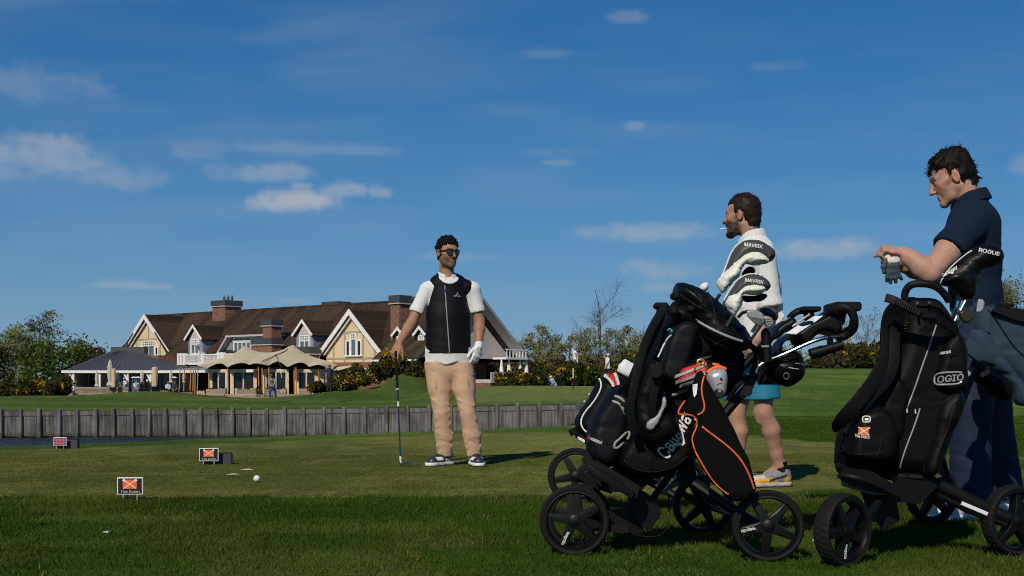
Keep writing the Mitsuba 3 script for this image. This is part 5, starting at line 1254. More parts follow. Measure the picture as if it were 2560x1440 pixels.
def iron_head(M, L=0.080, mat_='m_chrome', cavity=True):
    """blade of an iron: M origin at the hosel's foot, x to the toe, z up, y to the face"""
    o = [(0.0, 0.004), (0.01, 0.0), (0.05, -0.002), (L - 0.012, 0.004), (L, 0.018), (L - 0.002, 0.042), (L - 0.014, 0.052), (0.03, 0.036), (0.012, 0.030), (0.0, 0.030)]
    from shapely.geometry import Polygon
    pl = Polygon(o).buffer(0.002); hd = extrude(pl, 0.009, frame([0, 0.0, 0], [1, 0, 0], [0, 0.2, 0.98], [0, -0.98, 0.2])); parts = [hd]
    if cavity: parts.append(extrude(pl.buffer(-0.006), 0.004, frame([0, 0.003, 0], [1, 0, 0], [0, 0.2, 0.98], [0, 0.98, -0.2])))
    parts.append(tube([[0.004, 0, 0.02], [-0.006, 0, 0.055], [-0.010, 0, 0.09]], [0.0075, 0.0072, 0.0068], 10))
    return xf(cat(parts), M)

C1 = thing('golf_club', 'iron with blue shaft standing upright under the hand of the golfer in vest', 'golf club')
ct_, cb_ = J(990, 880, -0.24), J(1002, 1163, -0.18); ax = unit(cb_ - ct_)
add(C1, 'grip', tube([ct_ + ax * t for t in (-0.01, 0, 0.02, 0.28)], [0.008, 0.0135, 0.0135, 0.0095], 10), 'm_rubber'); add(C1, 'ferrule', cyl(ct_ + ax * 0.28, ct_ + ax * 0.29, 0.0105, 10), 'm_white')
mat('m_shaft', (0.03, 0.09, 0.17), 0.25, 0.6)
add(C1, 'shaft', tube([ct_ + ax * 0.28, cb_ - ax * 0.07], [0.0078, 0.0052], 10), 'm_shaft'); add(C1, 'shaft_band', cyl(ct_ + ax * 0.38, ct_ + ax * 0.42, 0.0080, 10), 'm_white')
add(C1, 'club_head', iron_head(frame(cb_ + [-0.004, 0, -0.01], unit([1, -0.3, -0.12]), unit([-0.3, -1, 0]), [0, 0, 1]) @ np.diag([1.0, 1, 1, 1]), 0.085), 'm_chrome', smooth=30)
add(C1, 'hosel', cyl(cb_ - ax * 0.07, cb_ - ax * 0.02, 0.0075, 10), 'm_white')
# ---- golfer in the white polo, looking away with a cigarette
D2 = 8.28
J = lambda px, py, dd=0.0: W(px, py, D2 + dd)
P2 = thing('person', 'bearded golfer in white polo and teal shorts smoking a cigarette', 'person')
f2 = unit([-0.94, 0.34, 0]); r2 = np.cross(f2, [0, 0, 1.0])
s2 = 1.07; H2 = look(J(1856, 541), unit([-0.866, 0.5, -0.02]))
nb = J(1879, 603, 0.0)
sL, eL, wL = J(1908, 640, -0.17), J(1926, 765, -0.19), J(1893, 850, -0.27)
sR, eR, wR = J(1880, 640, 0.19), J(1868, 760, 0.25), J(1835, 830, 0.2)
hL, kL, aL = J(1904, 885, -0.09), J(1910, 1030, -0.12), J(1951, 1168, -0.05); hR, kR, aR = J(1882, 885, 0.09), J(1842, 1030, 0.10), J(1846, 1180, 0.12)
b = Blob(0.03); head(b, H2, s2, 1.05)
b.cap(xp(H2, [0, -0.03, -0.05]), nb + [0.01, 0, 0], 0.060, 0.066, 0.025)
b.rcap(nb + [0.03, 0, -0.08], J(1895, 780), (0.16, 0.10), (0.145, 0.10), r2); b.rcap(J(1895, 780), J(1893, 890), (0.145, 0.10), (0.15, 0.11), r2)
for s_, e_, w_ in ((sL, eL, wL), (sR, eR, wR)): b.cap(s_, e_, 0.05, 0.042); b.chain([e_, e_ + (w_ - e_) * 0.3, w_], [0.043, 0.045, 0.029], 0.02)
for h_, k_, a_ in ((hL, kL, aL), (hR, kR, aR)):
    b.cap(h_, k_, 0.085, 0.053); cf = k_ + (a_ - k_) * 0.33 - f2 * 0.012; b.cap(k_, cf, 0.050, 0.054, 0.02); b.cap(cf, k_ + (a_ - k_) * 0.75, 0.054, 0.038, 0.02); b.cap(k_ + (a_ - k_) * 0.75, a_, 0.040, 0.037, 0.02); b.cap(k_ + f2 * 0.028, k_ + f2 * 0.02 - [0, 0, 0.05], 0.036, 0.03, 0.02)
    b.cap(a_, a_ + f2 * 0.08 - [0, 0, 0.06], 0.036, 0.035, 0.02)
hand(b, wL, unit([-0.5, -0.1, -0.85]), [0, -1, 0.1], [-0.8, -0.2, 0.4], curl=(0.6, 0.7, 0.7, 0.7)); hand(b, wR, unit([-0.5, 0.1, -0.85]), [0, 1, 0.1], [-0.8, 0.2, 0.4], curl=(0.6, 0.7, 0.7, 0.7))
m = relax(b.mesh(0.006, 0.02), 1)
add(P2, 'body', m, 'm_skin', smooth=True, color=skin_colors(np.asarray(m.vertices), H2, (0.40, 0.225, 0.168), beard=0.92, beardcol=(0.048, 0.030, 0.022), seed=2, s=s2, low=-0.022))
# beard as a little volume of its own
bb = Blob(0.02)
for a_, c_, r0, r1 in (((0.05, 0.02, -0.075), (0.015, 0.075, -0.105), 0.014, 0.015), ((-0.05, 0.02, -0.075), (-0.015, 0.075, -0.105), 0.014, 0.015), ((-0.012, 0.080, -0.104), (0.012, 0.080, -0.104), 0.016, 0.016), ((-0.022, 0.090, -0.050), (0.022, 0.090, -0.050), 0.0075, 0.0075)): bb.cap(xp(H2, np.array(a_) * s2), xp(H2, np.array(c_) * s2), r0 * s2, r1 * s2)
mbd = bb.mesh(0.004, 0.02); rumple(mbd, 0.003, 90, 3); add(P2, 'beard', mbd, 'm_hair2', smooth=True)
k2 = lambda L: np.where(L[:, 1] > 0.026, 0.066 + 0.25 * np.clip(L[:, 1] - 0.026, 0, 1) - L[:, 2] - 0.35 * np.clip(0.06 - np.abs(L[:, 0]), 0, 0.06), np.where(L[:, 1] > 0.002, -0.012 - L[:, 2], np.where(L[:, 1] > -0.03, 0.020 - L[:, 2], -0.080 - L[:, 2] - 0.3 * (L[:, 1] + 0.03))))
hm = hair_cap(H2, k2, s2, grow=(0.004, 0.004, 0.010), noise_=(0.006, 30), seed=14)
flow2 = lambda L: np.stack([0 * L[:, 0], -1.0 + 0 * L[:, 0], np.where(L[:, 1] < -0.04, -1.6, 0.15)], -1)
add(P2, 'hair', cat([hm, tufts(hm, 1100, 0.022, 0.0032, 15, flow2, 0.05, lambda L: -(L[:, 2] + 0.06), H2, s2, lift=-0.02)]), 'm_hair2', smooth=True)
b = Blob(0.035)
b.rcap(nb + [0.025, 0, -0.085], J(1897, 720), (0.165, 0.120), (0.178, 0.132), r2); b.rcap(J(1897, 720), J(1896, 880), (0.178, 0.130), (0.175, 0.135), r2)
b.cap(nb + [0.012, 0, -0.02], sL + r2 * 0.02, 0.07, 0.072); b.cap(nb + [0.012, 0, -0.02], sR - r2 * 0.02, 0.07, 0.072)
for s_, e_ in ((sL, eL), (sR, eR)): b.cap(s_, e_, 0.068, 0.070, 0.022); b.cap(e_, e_ + (e_ - s_) * 0.2, 0.070, 0.072, 0.02)
for e_, s_ in ((eL, sL), (eR, sR)):
    def cs(P, d, e_=e_, t=unit(e_ - s_)):
        q = (P - e_) @ t; near = np.linalg.norm(P - e_ - q[:, None] * t, axis=1) < 0.09
        return np.where(near & (np.linalg.norm(P - e_, axis=1) < 0.2) & (np.abs((P - J(1896, 780)) @ r2) > 0.155), np.maximum(d, q - 0.005), d)
    b.fn(cs)
b.cut(J(1896, 905), (0, 0, -1), 0.006); b.sub('cap', nb + [0, 0, -0.02], nb + [-0.05, 0.02, 0.12], 0.062, 0.07, k=0.005)
b.fn(folds([(J(1925, 640, -0.22), J(1900, 790, -0.16), 0.014), (J(1850, 720, -0.12), J(1915, 760, -0.14), 0.013), (J(1850, 760, -0.12), J(1935, 800, -0.1), 0.013), (J(1880, 800, -0.14), J(1945, 740, -0.05), 0.014), (J(1890, 660, -0.16), J(1935, 700, -0.1), 0.012)], 0.014))
SH2 = cloth('polo_shirt', P2, b, 'm_shirt', 0.009, [(0.004, 7, 43, False, (1, 1, 0.6)), (0.0035, 11, 45, True, (0.8, 0.8, 0.9), 0.8)], relaxn=4)
collar(SH2, nb + [0.006, 0, 0.004], unit([-0.18, 0, 1]), unit([-1, 0.2, -0.25]), unit([0.2, 1, 0]), 0.076, 0.055, 'm_shirt', gap=0.3)
b = Blob(0.03); b.rcap(J(1893, 870), J(1893, 900), (0.150, 0.115), (0.165, 0.125), r2)
for h_, k_ in ((hL, kL), (hR, kR)): q = h_ + (k_ - h_) * 0.78; b.rcap(h_, q, (0.098, 0.115), (0.088, 0.100), r2, 0.03); b.rcap(q, q + (k_ - h_) * 0.3, (0.088, 0.100), (0.088, 0.1), r2, 0.03)
b.cut(J(1900, 998), (0.05, 0, -1), 0.004); b.cut(J(1900, 872), (0, 0, 1), 0.004)
cloth('shorts', P2, b, 'm_teal', 0.009, [(0.006, 9, 51), (0.003, 26, 52)])
def c2(v):
    c = np.tile([0.22, 0.23, 0.25], (len(v), 1)); y, z = v[:, 1], v[:, 2]
    c[(z < 0.055) & (y > 0.12)] = (0.75, 0.36, 0.03); c[(z < 0.06) & (y < 0.07)] = (0.72, 0.40, 0.05); c[(z > 0.05) & (y > 0.2)] = (0.55, 0.50, 0.42)
    c[(np.abs(z - 0.04 - 0.22 * (0.17 - y)) < 0.008) & (y > 0.05) & (y < 0.18)] = (0.02, 0.02, 0.025); return c
for a_, d_ in ((aL, [-0.93, -0.36, 0]), (aR, [-0.95, 0.1, 0])):
    d_ = unit(d_); M_ = look([a_[0] - d_[0] * 0.07, a_[1] - d_[1] * 0.07, 0.004], d_); u_, so, vc = shoe(M_, 0.30, cols=c2, ankle=0.10)
    k = add(P2, 'shoe', u_, 'm_vc', smooth=True, color=vc); add(k, 'sole', so, 'm_palegrey', smooth=40); add(P2, 'sock', cyl(a_ - [0, 0, 0.06], a_ + [0, 0, 0.035], 0.044, 14, 0.042), 'm_plasticsoft')
CG_ = thing('cigarette', 'white cigarette in the mouth of the bearded golfer', 'cigarette')
q = xp(H2, np.array([-0.008, 0.090, -0.064]) * s2); add(CG_, 'paper', cyl(q, q + unit([-1, 0.45, 0.0]) * 0.045, 0.004, 8), 'm_paper'); add(CG_, 'filter', cyl(q, q + unit([-1, 0.45, 0.0]) * 0.014, 0.0042, 8), 'm_sand')

# ---- golfer in navy, pulling at his glove
D3 = 6.24
J = lambda px, py, dd=0.0: W(px, py, D3 + dd)
P3 = thing('person', 'dark haired golfer in navy polo looking down at his hands', 'person')
f3 = unit([-0.95, 0.30, 0]); r3 = np.cross(f3, [0, 0, 1.0])
s3 = 0.99; H3 = look(J(2381, 448), unit([-0.91, 0.24, -0.34]))
nb = J(2424, 512, 0.0)
sL, eL, wL = J(2414, 574, -0.17), J(2325, 683, -0.26), J(2258, 632, -0.22); sR, eR, wR = J(2412, 580, 0.20), J(2335, 690, 0.26), J(2262, 668, -0.02)
hL, kL, aL = J(2446, 800, -0.08), J(2428, 1022, -0.10), J(2425, 1240, -0.08); hR, kR, aR = J(2450, 800, 0.10), J(2478, 1022, 0.12), J(2508, 1232, 0.16)
b = Blob(0.03); head(b, H3, s3)
b.cap(xp(H3, [0, -0.03, -0.045]), nb + [0.005, 0, 0], 0.060, 0.070, 0.025)
b.rcap(nb + [0.012, 0, -0.10], J(2430, 680), (0.15, 0.090), (0.14, 0.095), r3); b.rcap(J(2430, 680), J(2440, 790), (0.14, 0.095), (0.145, 0.10), r3)
for s_, e_, w_ in ((sL, eL, wL), (sR, eR, wR)):
    b.chain([s_, s_ + (e_ - s_) * 0.5, e_], [0.060, 0.058, 0.047], 0.025); b.chain([e_, e_ + (w_ - e_) * 0.28, e_ + (w_ - e_) * 0.7, w_], [0.045, 0.049, 0.038, 0.029], 0.02)
for h_, k_, a_ in ((hL, kL, aL), (hR, kR, aR)): b.cap(h_, k_, 0.085, 0.056); b.cap(k_, a_, 0.056, 0.04); b.cap(a_, a_ + f3 * 0.08 - [0, 0, 0.06], 0.036, 0.035, 0.02)
hand(b, wL, unit([-0.88, 0.10, 0.22]), unit([-0.25, -0.55, 0.8]), unit([-0.1, 0.8, 0.4]), curl=(1.15, 1.25, 1.25, 1.2), s=1.05, tcurl=0.6)
hand(b, wR, unit([-0.9, -0.2, 0.1]), unit([0, 0.3, -1]), unit([-0.1, -0.9, 0.3]), curl=(0.8, 0.9, 0.9, 0.9), s=1.03, tcurl=0.4)
m = relax(b.mesh(0.005, 0.02), 1)
add(P3, 'body', m, 'm_skin', smooth=True, color=skin_colors(np.asarray(m.vertices), H3, (0.44, 0.25, 0.188), beard=0.30, beardcol=(0.13, 0.085, 0.07), seed=3, s=s3))
k3 = lambda L: np.where(L[:, 1] > 0.015, 0.058 + 0.1 * np.clip(L[:, 1] - 0.02, 0, 1) - L[:, 2] + np.where(np.abs(L[:, 0]) > 0.055, 0.0, -0.0), np.where(L[:, 1] > -0.028, 0.014 - L[:, 2] + np.where(L[:, 1] > 0.0, 0, 0.022), -0.085 - L[:, 2]))
hm = hair_cap(H3, k3, s3, grow=(0.007, 0.006, 0.024), noise_=(0.012, 30), seed=24)
flow3 = lambda L: np.stack([0.2 * np.sin(L[:, 2] * 60), np.where(L[:, 1] > 0.02, 0.9, np.where(L[:, 1] < -0.05, -0.3, 0.1)), np.where(L[:, 2] > 0.09, 0.35, np.where(L[:, 1] > 0.03, -0.5, -1.2))], -1)
add(P3, 'hair', cat([hm, tufts(hm, 1300, 0.024, 0.0034, 25, flow3, 0.24, lambda L: -(L[:, 2] + 0.055), H3, s3, lift=0.05), tufts(hm, 60, 0.030, 0.0018, 26, lambda L: np.tile([0, 0.8, 0.5], (len(L), 1)), 0.7, lambda L: np.where((L[:, 2] > 0.095), -1, 1), H3, s3, lift=0.55)]), 'm_hair', smooth=True)
b = Blob(0.035)
b.rcap(nb + [0.018, 0, -0.10], J(2430, 655), (0.180, 0.122), (0.175, 0.125), r3); b.rcap(J(2430, 655), J(2440, 745), (0.175, 0.124), (0.160, 0.112), r3); b.rcap(J(2440, 745), J(2444, 780), (0.160, 0.112), (0.165, 0.118), r3)
b.cap(nb + [0.012, 0, -0.03], sL, 0.07, 0.080); b.cap(nb + [0.012, 0, -0.03], sR, 0.07, 0.080)
for s_, e_ in ((sL, eL), (sR, eR)): q = s_ + (e_ - s_) * 0.42; b.cap(s_, q, 0.080, 0.078, 0.025); b.cap(q, q + (e_ - s_) * 0.3, 0.078, 0.078, 0.02)
for e_, s_ in ((eL, sL), (eR, sR)):
    def cs(P, d, c0=s_ + (e_ - s_) * 0.47, t=unit(e_ - s_)):
        q = (P - c0) @ t; near = np.linalg.norm(P - c0 - q[:, None] * t, axis=1) < 0.105
        return np.where(near & (np.abs(q) < 0.13) & (np.abs((P - J(2433, 680)) @ r3) > 0.10), np.maximum(d, q), d)
    b.fn(cs)
b.cut(J(2440, 775), (0, 0, -1), 0.006); b.sub('cap', nb + [0, 0, -0.02], nb + [-0.06, 0.02, 0.12], 0.066, 0.075, k=0.005)
b.fn(folds([(J(2360, 560, -0.24), J(2425, 610, -0.22), 0.013), (J(2380, 625, -0.2), J(2470, 590, -0.15), 0.014), (J(2385, 660, -0.16), J(2480, 640, -0.12), 0.014), (J(2390, 720, -0.15), J(2480, 690, -0.12), 0.014), (J(2400, 750, -0.15), J(2490, 735, -0.1), 0.013)], 0.013))
SH3 = cloth('polo_shirt', P3, b, 'm_navy', 0.008, [(0.005, 8, 63, False, (1, 1, 0.6)), (0.0035, 12, 65, True, (0.7, 0.7, 1.0), -0.7)], relaxn=4)
collar(SH3, nb + [0.008, 0, 0.006], unit([-0.30, 0, 1]), unit([-1, 0.2, -0.3]), unit([0.2, 1, 0]), 0.080, 0.050, 'm_navy', gap=0.25)
mat('m_bluetr', (0.0035, 0.012, 0.042), 0.8)  # blue taken down near its shadow tone; leg shade sits in the colour
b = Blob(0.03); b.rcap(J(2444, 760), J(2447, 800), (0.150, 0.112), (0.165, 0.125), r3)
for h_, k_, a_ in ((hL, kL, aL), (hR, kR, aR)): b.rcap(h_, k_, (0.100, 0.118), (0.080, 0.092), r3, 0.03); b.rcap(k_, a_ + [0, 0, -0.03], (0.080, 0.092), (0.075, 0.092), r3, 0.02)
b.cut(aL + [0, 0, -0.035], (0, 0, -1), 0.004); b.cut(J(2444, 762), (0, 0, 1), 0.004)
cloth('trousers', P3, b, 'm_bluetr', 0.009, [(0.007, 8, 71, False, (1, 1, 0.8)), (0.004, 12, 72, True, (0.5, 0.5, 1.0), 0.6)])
add(P3, 'belt', tube([J(2444, 768) + 0.158 * math.cos(a) * r3 + 0.118 * math.sin(a) * f3 for a in np.linspace(0, 2 * math.pi, 40)[:-1]], np.ones(39), closed=True, flat=(0.012, 0.035), up=[math.cos(a) * r3 + math.sin(a) * f3 for a in np.linspace(0, 2 * math.pi, 40)[:-1]]), 'm_black')
for a_, d_ in ((aL, [-0.97, -0.22, 0]), (aR, [-0.97, -0.1, 0])):
    d_ = unit(d_); M_ = look([a_[0] - d_[0] * 0.075, a_[1] - d_[1] * 0.075, 0.004], d_); u_, so, vc = shoe(M_, 0.285)
    k = add(P3, 'shoe', u_, 'm_whiteshoe', smooth=True); add(k, 'sole', so, 'm_white', smooth=40)
# the glove hanging from his hands
GV = thing('golf_glove', 'slate and white golf glove hanging from the hands of the golfer in navy', 'glove')
b = Blob(0.01); g0 = J(2231, 640, -0.22); gd = unit([0.02, 0.02, -1.0])
b.rcap(g0, g0 + gd * 0.045, (0.029, 0.012), (0.032, 0.012), [1, 0, 0]); b.rcap(g0 + gd * 0.045, g0 + gd * 0.075, (0.036, 0.014), (0.034, 0.012), [1, 0, 0])
for i, (x, L, a) in enumerate(((-0.022, 0.045, -0.05), (-0.007, 0.052, 0.0), (0.009, 0.05, 0.12), (0.023, 0.04, 0.42))): q = g0 + gd * 0.07 + [x, 0, 0]; b.chain([q, q + unit([a, 0.05, -1]) * L * 0.6, q + unit([a * 1.4, 0.2, -1]) * L], [0.0105, 0.0095, 0.008], 0.005)
b.chain([g0 + gd * 0.02 + [-0.03, 0, 0], g0 + gd * 0.05 + [-0.045, -0.01, 0], g0 + gd * 0.075 + [-0.042, -0.01, 0]], [0.012, 0.011, 0.009], 0.006)
m = b.mesh(0.004, 0.02); rumple(m, 0.002, 50, 3); zz = np.asarray(m.vertices)[:, 2]; xx = np.asarray(m.vertices)[:, 0] - g0[0]
mat('m_slateglove', (0.035, 0.055, 0.075), 0.6)
add(GV, 'palm', m, 'm_slateglove', smooth=True); c = Blob(0.008); c.rcap(g0 - gd * 0.012, g0 + gd * 0.022, (0.038, 0.017), (0.036, 0.0165), [1, 0, 0]); add(GV, 'cuff', c.mesh(0.004, 0.02), 'm_glove', smooth=True)
add(GV, 'tab', cyl(g0 + [-0.008, -0.017, 0.006], g0 + [-0.008, -0.0195, 0.006], 0.010, 14), 'm_red')
# ---------------------------------------------------------------- trolleys, bags, clubs
def ballistic(p, n, uv): return fbm(p.x * 170, p.z * 170, p.y * 170, octaves=2)
bumped('m_nylon', (0.0026, 0.0027, 0.0034), ballistic, 0.0006, 0.55, 1e-3, specular=0.17)
mat('m_nylon2', (0.0034, 0.0042, 0.0075), 0.55, specular=0.2); mat('m_hood', (0.003, 0.0031, 0.004), 0.42, specular=0.26); mat('m_headgrey', (0.055, 0.057, 0.060), 0.5)
mat('m_jacket', (0.028, 0.050, 0.082), 0.8, specular=0.2); mat('m_towel', (0.0045, 0.0045, 0.005), 0.95, specular=0.1); mat('m_bronze', (0.10, 0.085, 0.045), 0.35, 0.8); mat('m_gold', (0.55, 0.34, 0.08), 0.4, 0.6); mat('m_tealtrim', (0.05, 0.42, 0.34), 0.5)

def first_hit(mesh, pts, off):
    """points of a mesh's near side behind photo pixels, lifted off it by off"""
    o = np.array([0, 0, HC]); D = np.array([unit(W(px, py, 1.0) - o) for px, py in pts])
    loc, ri, _ = mesh.ray.intersects_location(np.tile(o, (len(D), 1)), D, multiple_hits=True)
    best = np.full(len(D), np.inf); t = np.linalg.norm(loc - o, axis=1)
    np.minimum.at(best, ri, t)
    med = np.median(best[np.isfinite(best)]) if np.isfinite(best).any() else 5.0
    best = np.where(np.isfinite(best), best, med)
    return o + D * (best - off)[:, None]

def decal(parent, name, mesh, tm, x0, y0, ux, vx, m, lift=0.0035, **kw):
    """flat print or embroidery tm (in its xy plane) laid on the near side of mesh: local x runs along pixel vector ux, local y along vx"""
    v = np.asarray(tm.vertices); top = v[:, 2] > v[:, 2].max() * 0.5
    px = np.stack([x0 + v[:, 0] * ux[0] + v[:, 1] * vx[0], y0 + v[:, 0] * ux[1] + v[:, 1] * vx[1]], -1)
    a, b_ = first_hit(mesh, px, lift), first_hit(mesh, px, 0.0005)
    return add(parent, name, raw(np.where(top[:, None], a, b_), tm.faces), m, smooth=False, **kw)

def flat(poly, h=1.0):
    m = extrude(poly, h)
    while True:
        e = m.edges_unique_length.max()
        if e < 0.25 * np.ptp(m.vertices[:, :2], axis=0).max() or len(m.faces) > 600: return m
        m = m.subdivide()

def pad(parent, name, px, d, T_, R, m, dy=0.0, wr=0.005, fr=10, seed=0, h=0.0075, smooth=True, label=None, relaxn=2, tilt=None):
    """a padded part from its outline in photo pixels at distance d, half thickness T_, moved dy towards (-) or away from (+) the camera"""
    g = puff(pxpoly(px, d), T_, R, h, smooth=smooth); g = relax(g, relaxn)
    if wr: rumple(g, wr, fr, seed + 7); rumple(g, wr * 0.45, fr * 2.6, seed + 3)
    v = np.asarray(g.vertices)
    if tilt: v[:, 1] += tilt * (v[:, 2] - v[:, 2].mean())
    g.vertices = v + [0, d + dy, 0]
    add(parent, name, g, m, smooth=True, label=label)
    return g

def line(parent, name, mesh, px, r, m, n=24, off=0.002, label=None):
    p = spline(np.array(px, float), n) if len(px) > 2 else np.array([np.array(px[0]) + (np.array(px[1]) - px[0]) * t for t in np.linspace(0, 1, 10)], float)
    return add(parent, name, tube(first_hit(mesh, p, off), r, 6), m, label=label)

def strap(parent, name, pts, w, t, m, n=20, up=(0, 1, 0), label=None):
    P = np.array([W(*p) for p in pts]); P = spline(P, n) if len(P) > 2 else P
    return add(parent, name, tube(P, np.ones(len(P)), flat=(t, w), up=up), m, smooth=50, label=label)

def wheel(parent, c, r, axis, width=0.05, rot=0.0, text=False, spokes=5, tread=False):
    """a trolley wheel: rim (the part's own mesh), tyre, hub, spokes; axis points out of its outer face"""
    y = unit(axis); x = unit(np.cross(y, [0, 0, 1.0])); z = np.cross(x, y); M = frame(c, x, z, y)      # local xy in the wheel plane, z along the axle
    w = width / 2
    def lath(p): return xf(lathe(p + p[:1], 48), M)
    k = add(parent, 'wheel', lath([(r * 0.78, -w * 0.7), (r * 0.86, -w * 0.8), (r * 0.86, w * 0.8), (r * 0.80, w * 0.85), (r * 0.77, w * 0.6), (r * 0.75, 0.0)]), 'm_plastic', smooth=40)
    ty = lathe([(r * 0.85, -w * 0.9), (r * 0.93, -w), (r * 0.985, -w * 0.75), (r, -w * 0.3), (r, w * 0.3), (r * 0.985, w * 0.75), (r * 0.93, w), (r * 0.85, w * 0.9), (r * 0.85, -w * 0.9)], 72)
    v = np.asarray(ty.vertices); a = np.arctan2(v[:, 1], v[:, 0]); rad = np.hypot(v[:, 0], v[:, 1]); g = ((a * 36 / np.pi + np.sign(v[:, 2]) * 0.5 * (np.abs(v[:, 2]) > 1e-6)) % 2 < 1) & (rad > r * 0.97)
    v[g, :2] *= 1 - (0.020 if tread else 0.012); ty.vertices = v
    add(k, 'tyre', xf(ty, M), 'm_rubber', smooth=25)
    add(k, 'hub', xf(lathe([(0, -w), (r * 0.22, -w), (r * 0.24, 0), (r * 0.17, w * 0.9), (0.012, w * 1.05), (0, w * 1.05)], 24), M), 'm_plastic', smooth=40)
    for i in range(spokes):
        t = rot + i * 2 * math.pi / spokes; e = np.array([math.cos(t), math.sin(t), 0]); n = np.array([-math.sin(t), math.cos(t), 0]); zz = np.array([0, 0, 1.0])
        P = [e * r * a_ + n * b_ * r + zz * c_ * w for a_, b_, c_ in ((0.1, 0.15, 0.8), (0.1, -0.15, 0.8), (0.1, 0.15, -0.5), (0.1, -0.15, -0.5), (0.79, 0.085, 0.5), (0.79, -0.085, 0.5), (0.79, 0.10, -0.4), (0.79, -0.10, -0.4), (0.45, 0.06, 0.75), (0.45, -0.06, 0.75))]
        add(k, 'spoke', xf(hullpts(P), M), 'm_plastic', smooth=20)
        if text is not False and i == text:
            tm = meshkit.text_mesh('clicgear', 0.017 * r / 0.13, 0.002, bold=True); L = np.ptp(tm.vertices[:, 0]); s_ = r * 0.42 / L; tm.apply_scale([s_, s_, 1])
            add(k, 'lettering', xf(tm, M @ frame(e * r * 0.77 + n * r * 0.04 + zz * w * 0.70, -e, -n, zz)), 'm_lettering', smooth=False)
    return k

# ================================================================ trolley with the big bag (nearest, centre)
DA = 4.88
TA = thing('golf_trolley', 'black four wheeled push trolley carrying the large black bag in the middle', 'golf trolley')
ry = HC
def ground_wheel(parent, px, py, r_px, axis, **kw):
    """a wheel that stands on the ground and is seen at this pixel"""
    d = F * HC / (py + r_px - HY); return wheel(parent, W(px, py, d), r_px / F * d, axis, **kw), d
wA1, d1 = ground_wheel(TA, 1436, 1300.5, 88, [-0.05, -1, 0], rot=math.radians(-64), text=0, width=0.05)
wA2, d2 = ground_wheel(TA, 1920, 1314, 90, [-0.12, -1, 0], rot=math.radians(-12), text=0, width=0.055)
wheel(TA, W(1446, 1292, 5.13), 0.130, [0.02, -1, 0], rot=0.3); wheel(TA, W(1757, 1262, 5.62), 0.130, [0.05, -1, 0], rot=0.5)
c = lambda px, py, dd=0.0: W(px, py, DA + dd)
add(TA, 'axle', cyl(W(1436, 1300, 4.90), W(1446, 1292, 5.13), 0.011, 10), 'm_plastic'); add(TA, 'axle', cyl(W(1912, 1314, 4.80), W(1757, 1262, 5.62), 0.012, 10), 'm_plastic')
add(TA, 'front_fork', cat([hullpts([c(x, y, q) for x, y in ((1442, 1285), (1450, 1325), (1605, 1290), (1600, 1335), (1640, 1260)) for q in (0.13, 0.20)])]), 'm_plastic', smooth=20)
add(TA, 'foot_pedal', cat([hullpts([c(x, y, q) for x, y in ((1515, 1312), (1515, 1330), (1575, 1332), (1570, 1312)) for q in (0.02, 0.12)])]), 'm_plasticsoft', smooth=20)
add(TA, 'chassis', cat([hullpts([c(x, y, q) for x, y in ((1568, 1245), (1600, 1222), (1640, 1248), (1655, 1285), (1622, 1330), (1590, 1300)) for q in (0.10, 0.28)]), hullpts([c(x, y, q) for x, y in ((1690, 1180), (1735, 1155), (1742, 1190), (1715, 1215), (1695, 1205)) for q in (0.05, 0.30)])]), 'm_plastic', smooth=20)
add(TA, 'base_bracket', cat([hullpts([c(x, y, q) for x, y in ((1470, 1165), (1490, 1150), (1600, 1215), (1592, 1245), (1570, 1240)) for q in (-0.02, 0.34)]), hullpts([c(x, y, q) for x, y in ((1452, 1150), (1470, 1128), (1492, 1165), (1476, 1180)) for q in (0.0, 0.30)])]), 'm_plasticsoft', smooth=20)
for i in range(8): 
    t = i / 7; add(TA, 'bracket_rib', hullpts([c(1490 + 62 * t + x, 1172 + 32 * t + y, -0.028) for x, y in ((-2, -6), (3, -6), (6, 6), (1, 6))] + [c(1490 + 62 * t + x, 1172 + 32 * t + y, -0.015) for x, y in ((-2, -6), (3, -6), (6, 6), (1, 6))]), 'm_plastic', smooth=20)
add(TA, 'tie_strap', cat([tube([c(1468, 1168, -0.03), c(1520, 1200, -0.04), c(1582, 1238, -0.03)], np.ones(3), flat=(0.012, 0.028), up=(0, 1, 0))]), 'm_plastic', smooth=50)
add(TA, 'rear_leg', cat([tube([c(1705, 1188, 0.10), c(1760, 1225, 0.05), c(1880, 1305, 0.0), c(1908, 1318, -0.03)], 0.020, 10)]), 'm_plastic')
add(TA, 'rear_leg', cat([tube([c(1720, 1190, 0.25), c(1745, 1235, 0.6), W(1757, 1262, 5.55)], 0.018, 10)]), 'm_plastic')
add(TA, 'brace', cat([tube([c(1690, 1165, 0.16), c(1640, 1235, 0.18), c(1600, 1300, 0.18)], 0.014, 8)]), 'm_plastic'); add(TA, 'brace', tube([c(1655, 1235, 0.2), c(1690, 1200, 0.2), c(1735, 1165, 0.2)], 0.008, 8), 'm_steel')
add(TA, 'brake_cable', tube(spline([c(1560, 1330, 0.1), c(1615, 1342, 0.1), c(1655, 1335, 0.1), c(1668, 1315, 0.12), c(1672, 1240, 0.15)], 24), 0.0028, 6), 'm_plastic')
add(TA, 'main_tube', cat([tube([c(1700, 1180, 0.24), c(1790, 1060, 0.24), c(1862, 975, 0.22)], 0.019, 10)]), 'm_plastic')
add(TA, 'upper_joint', cat([hullpts([c(x, y, q) for x, y in ((1845, 985), (1862, 955), (1885, 930), (1898, 938), (1876, 985), (1858, 998)) for q in (0.12, 0.30)]), cyl(c(1868, 978, 0.08), c(1868, 978, 0.34), 0.020, 14)]), 'm_plasticsoft', smooth=25)
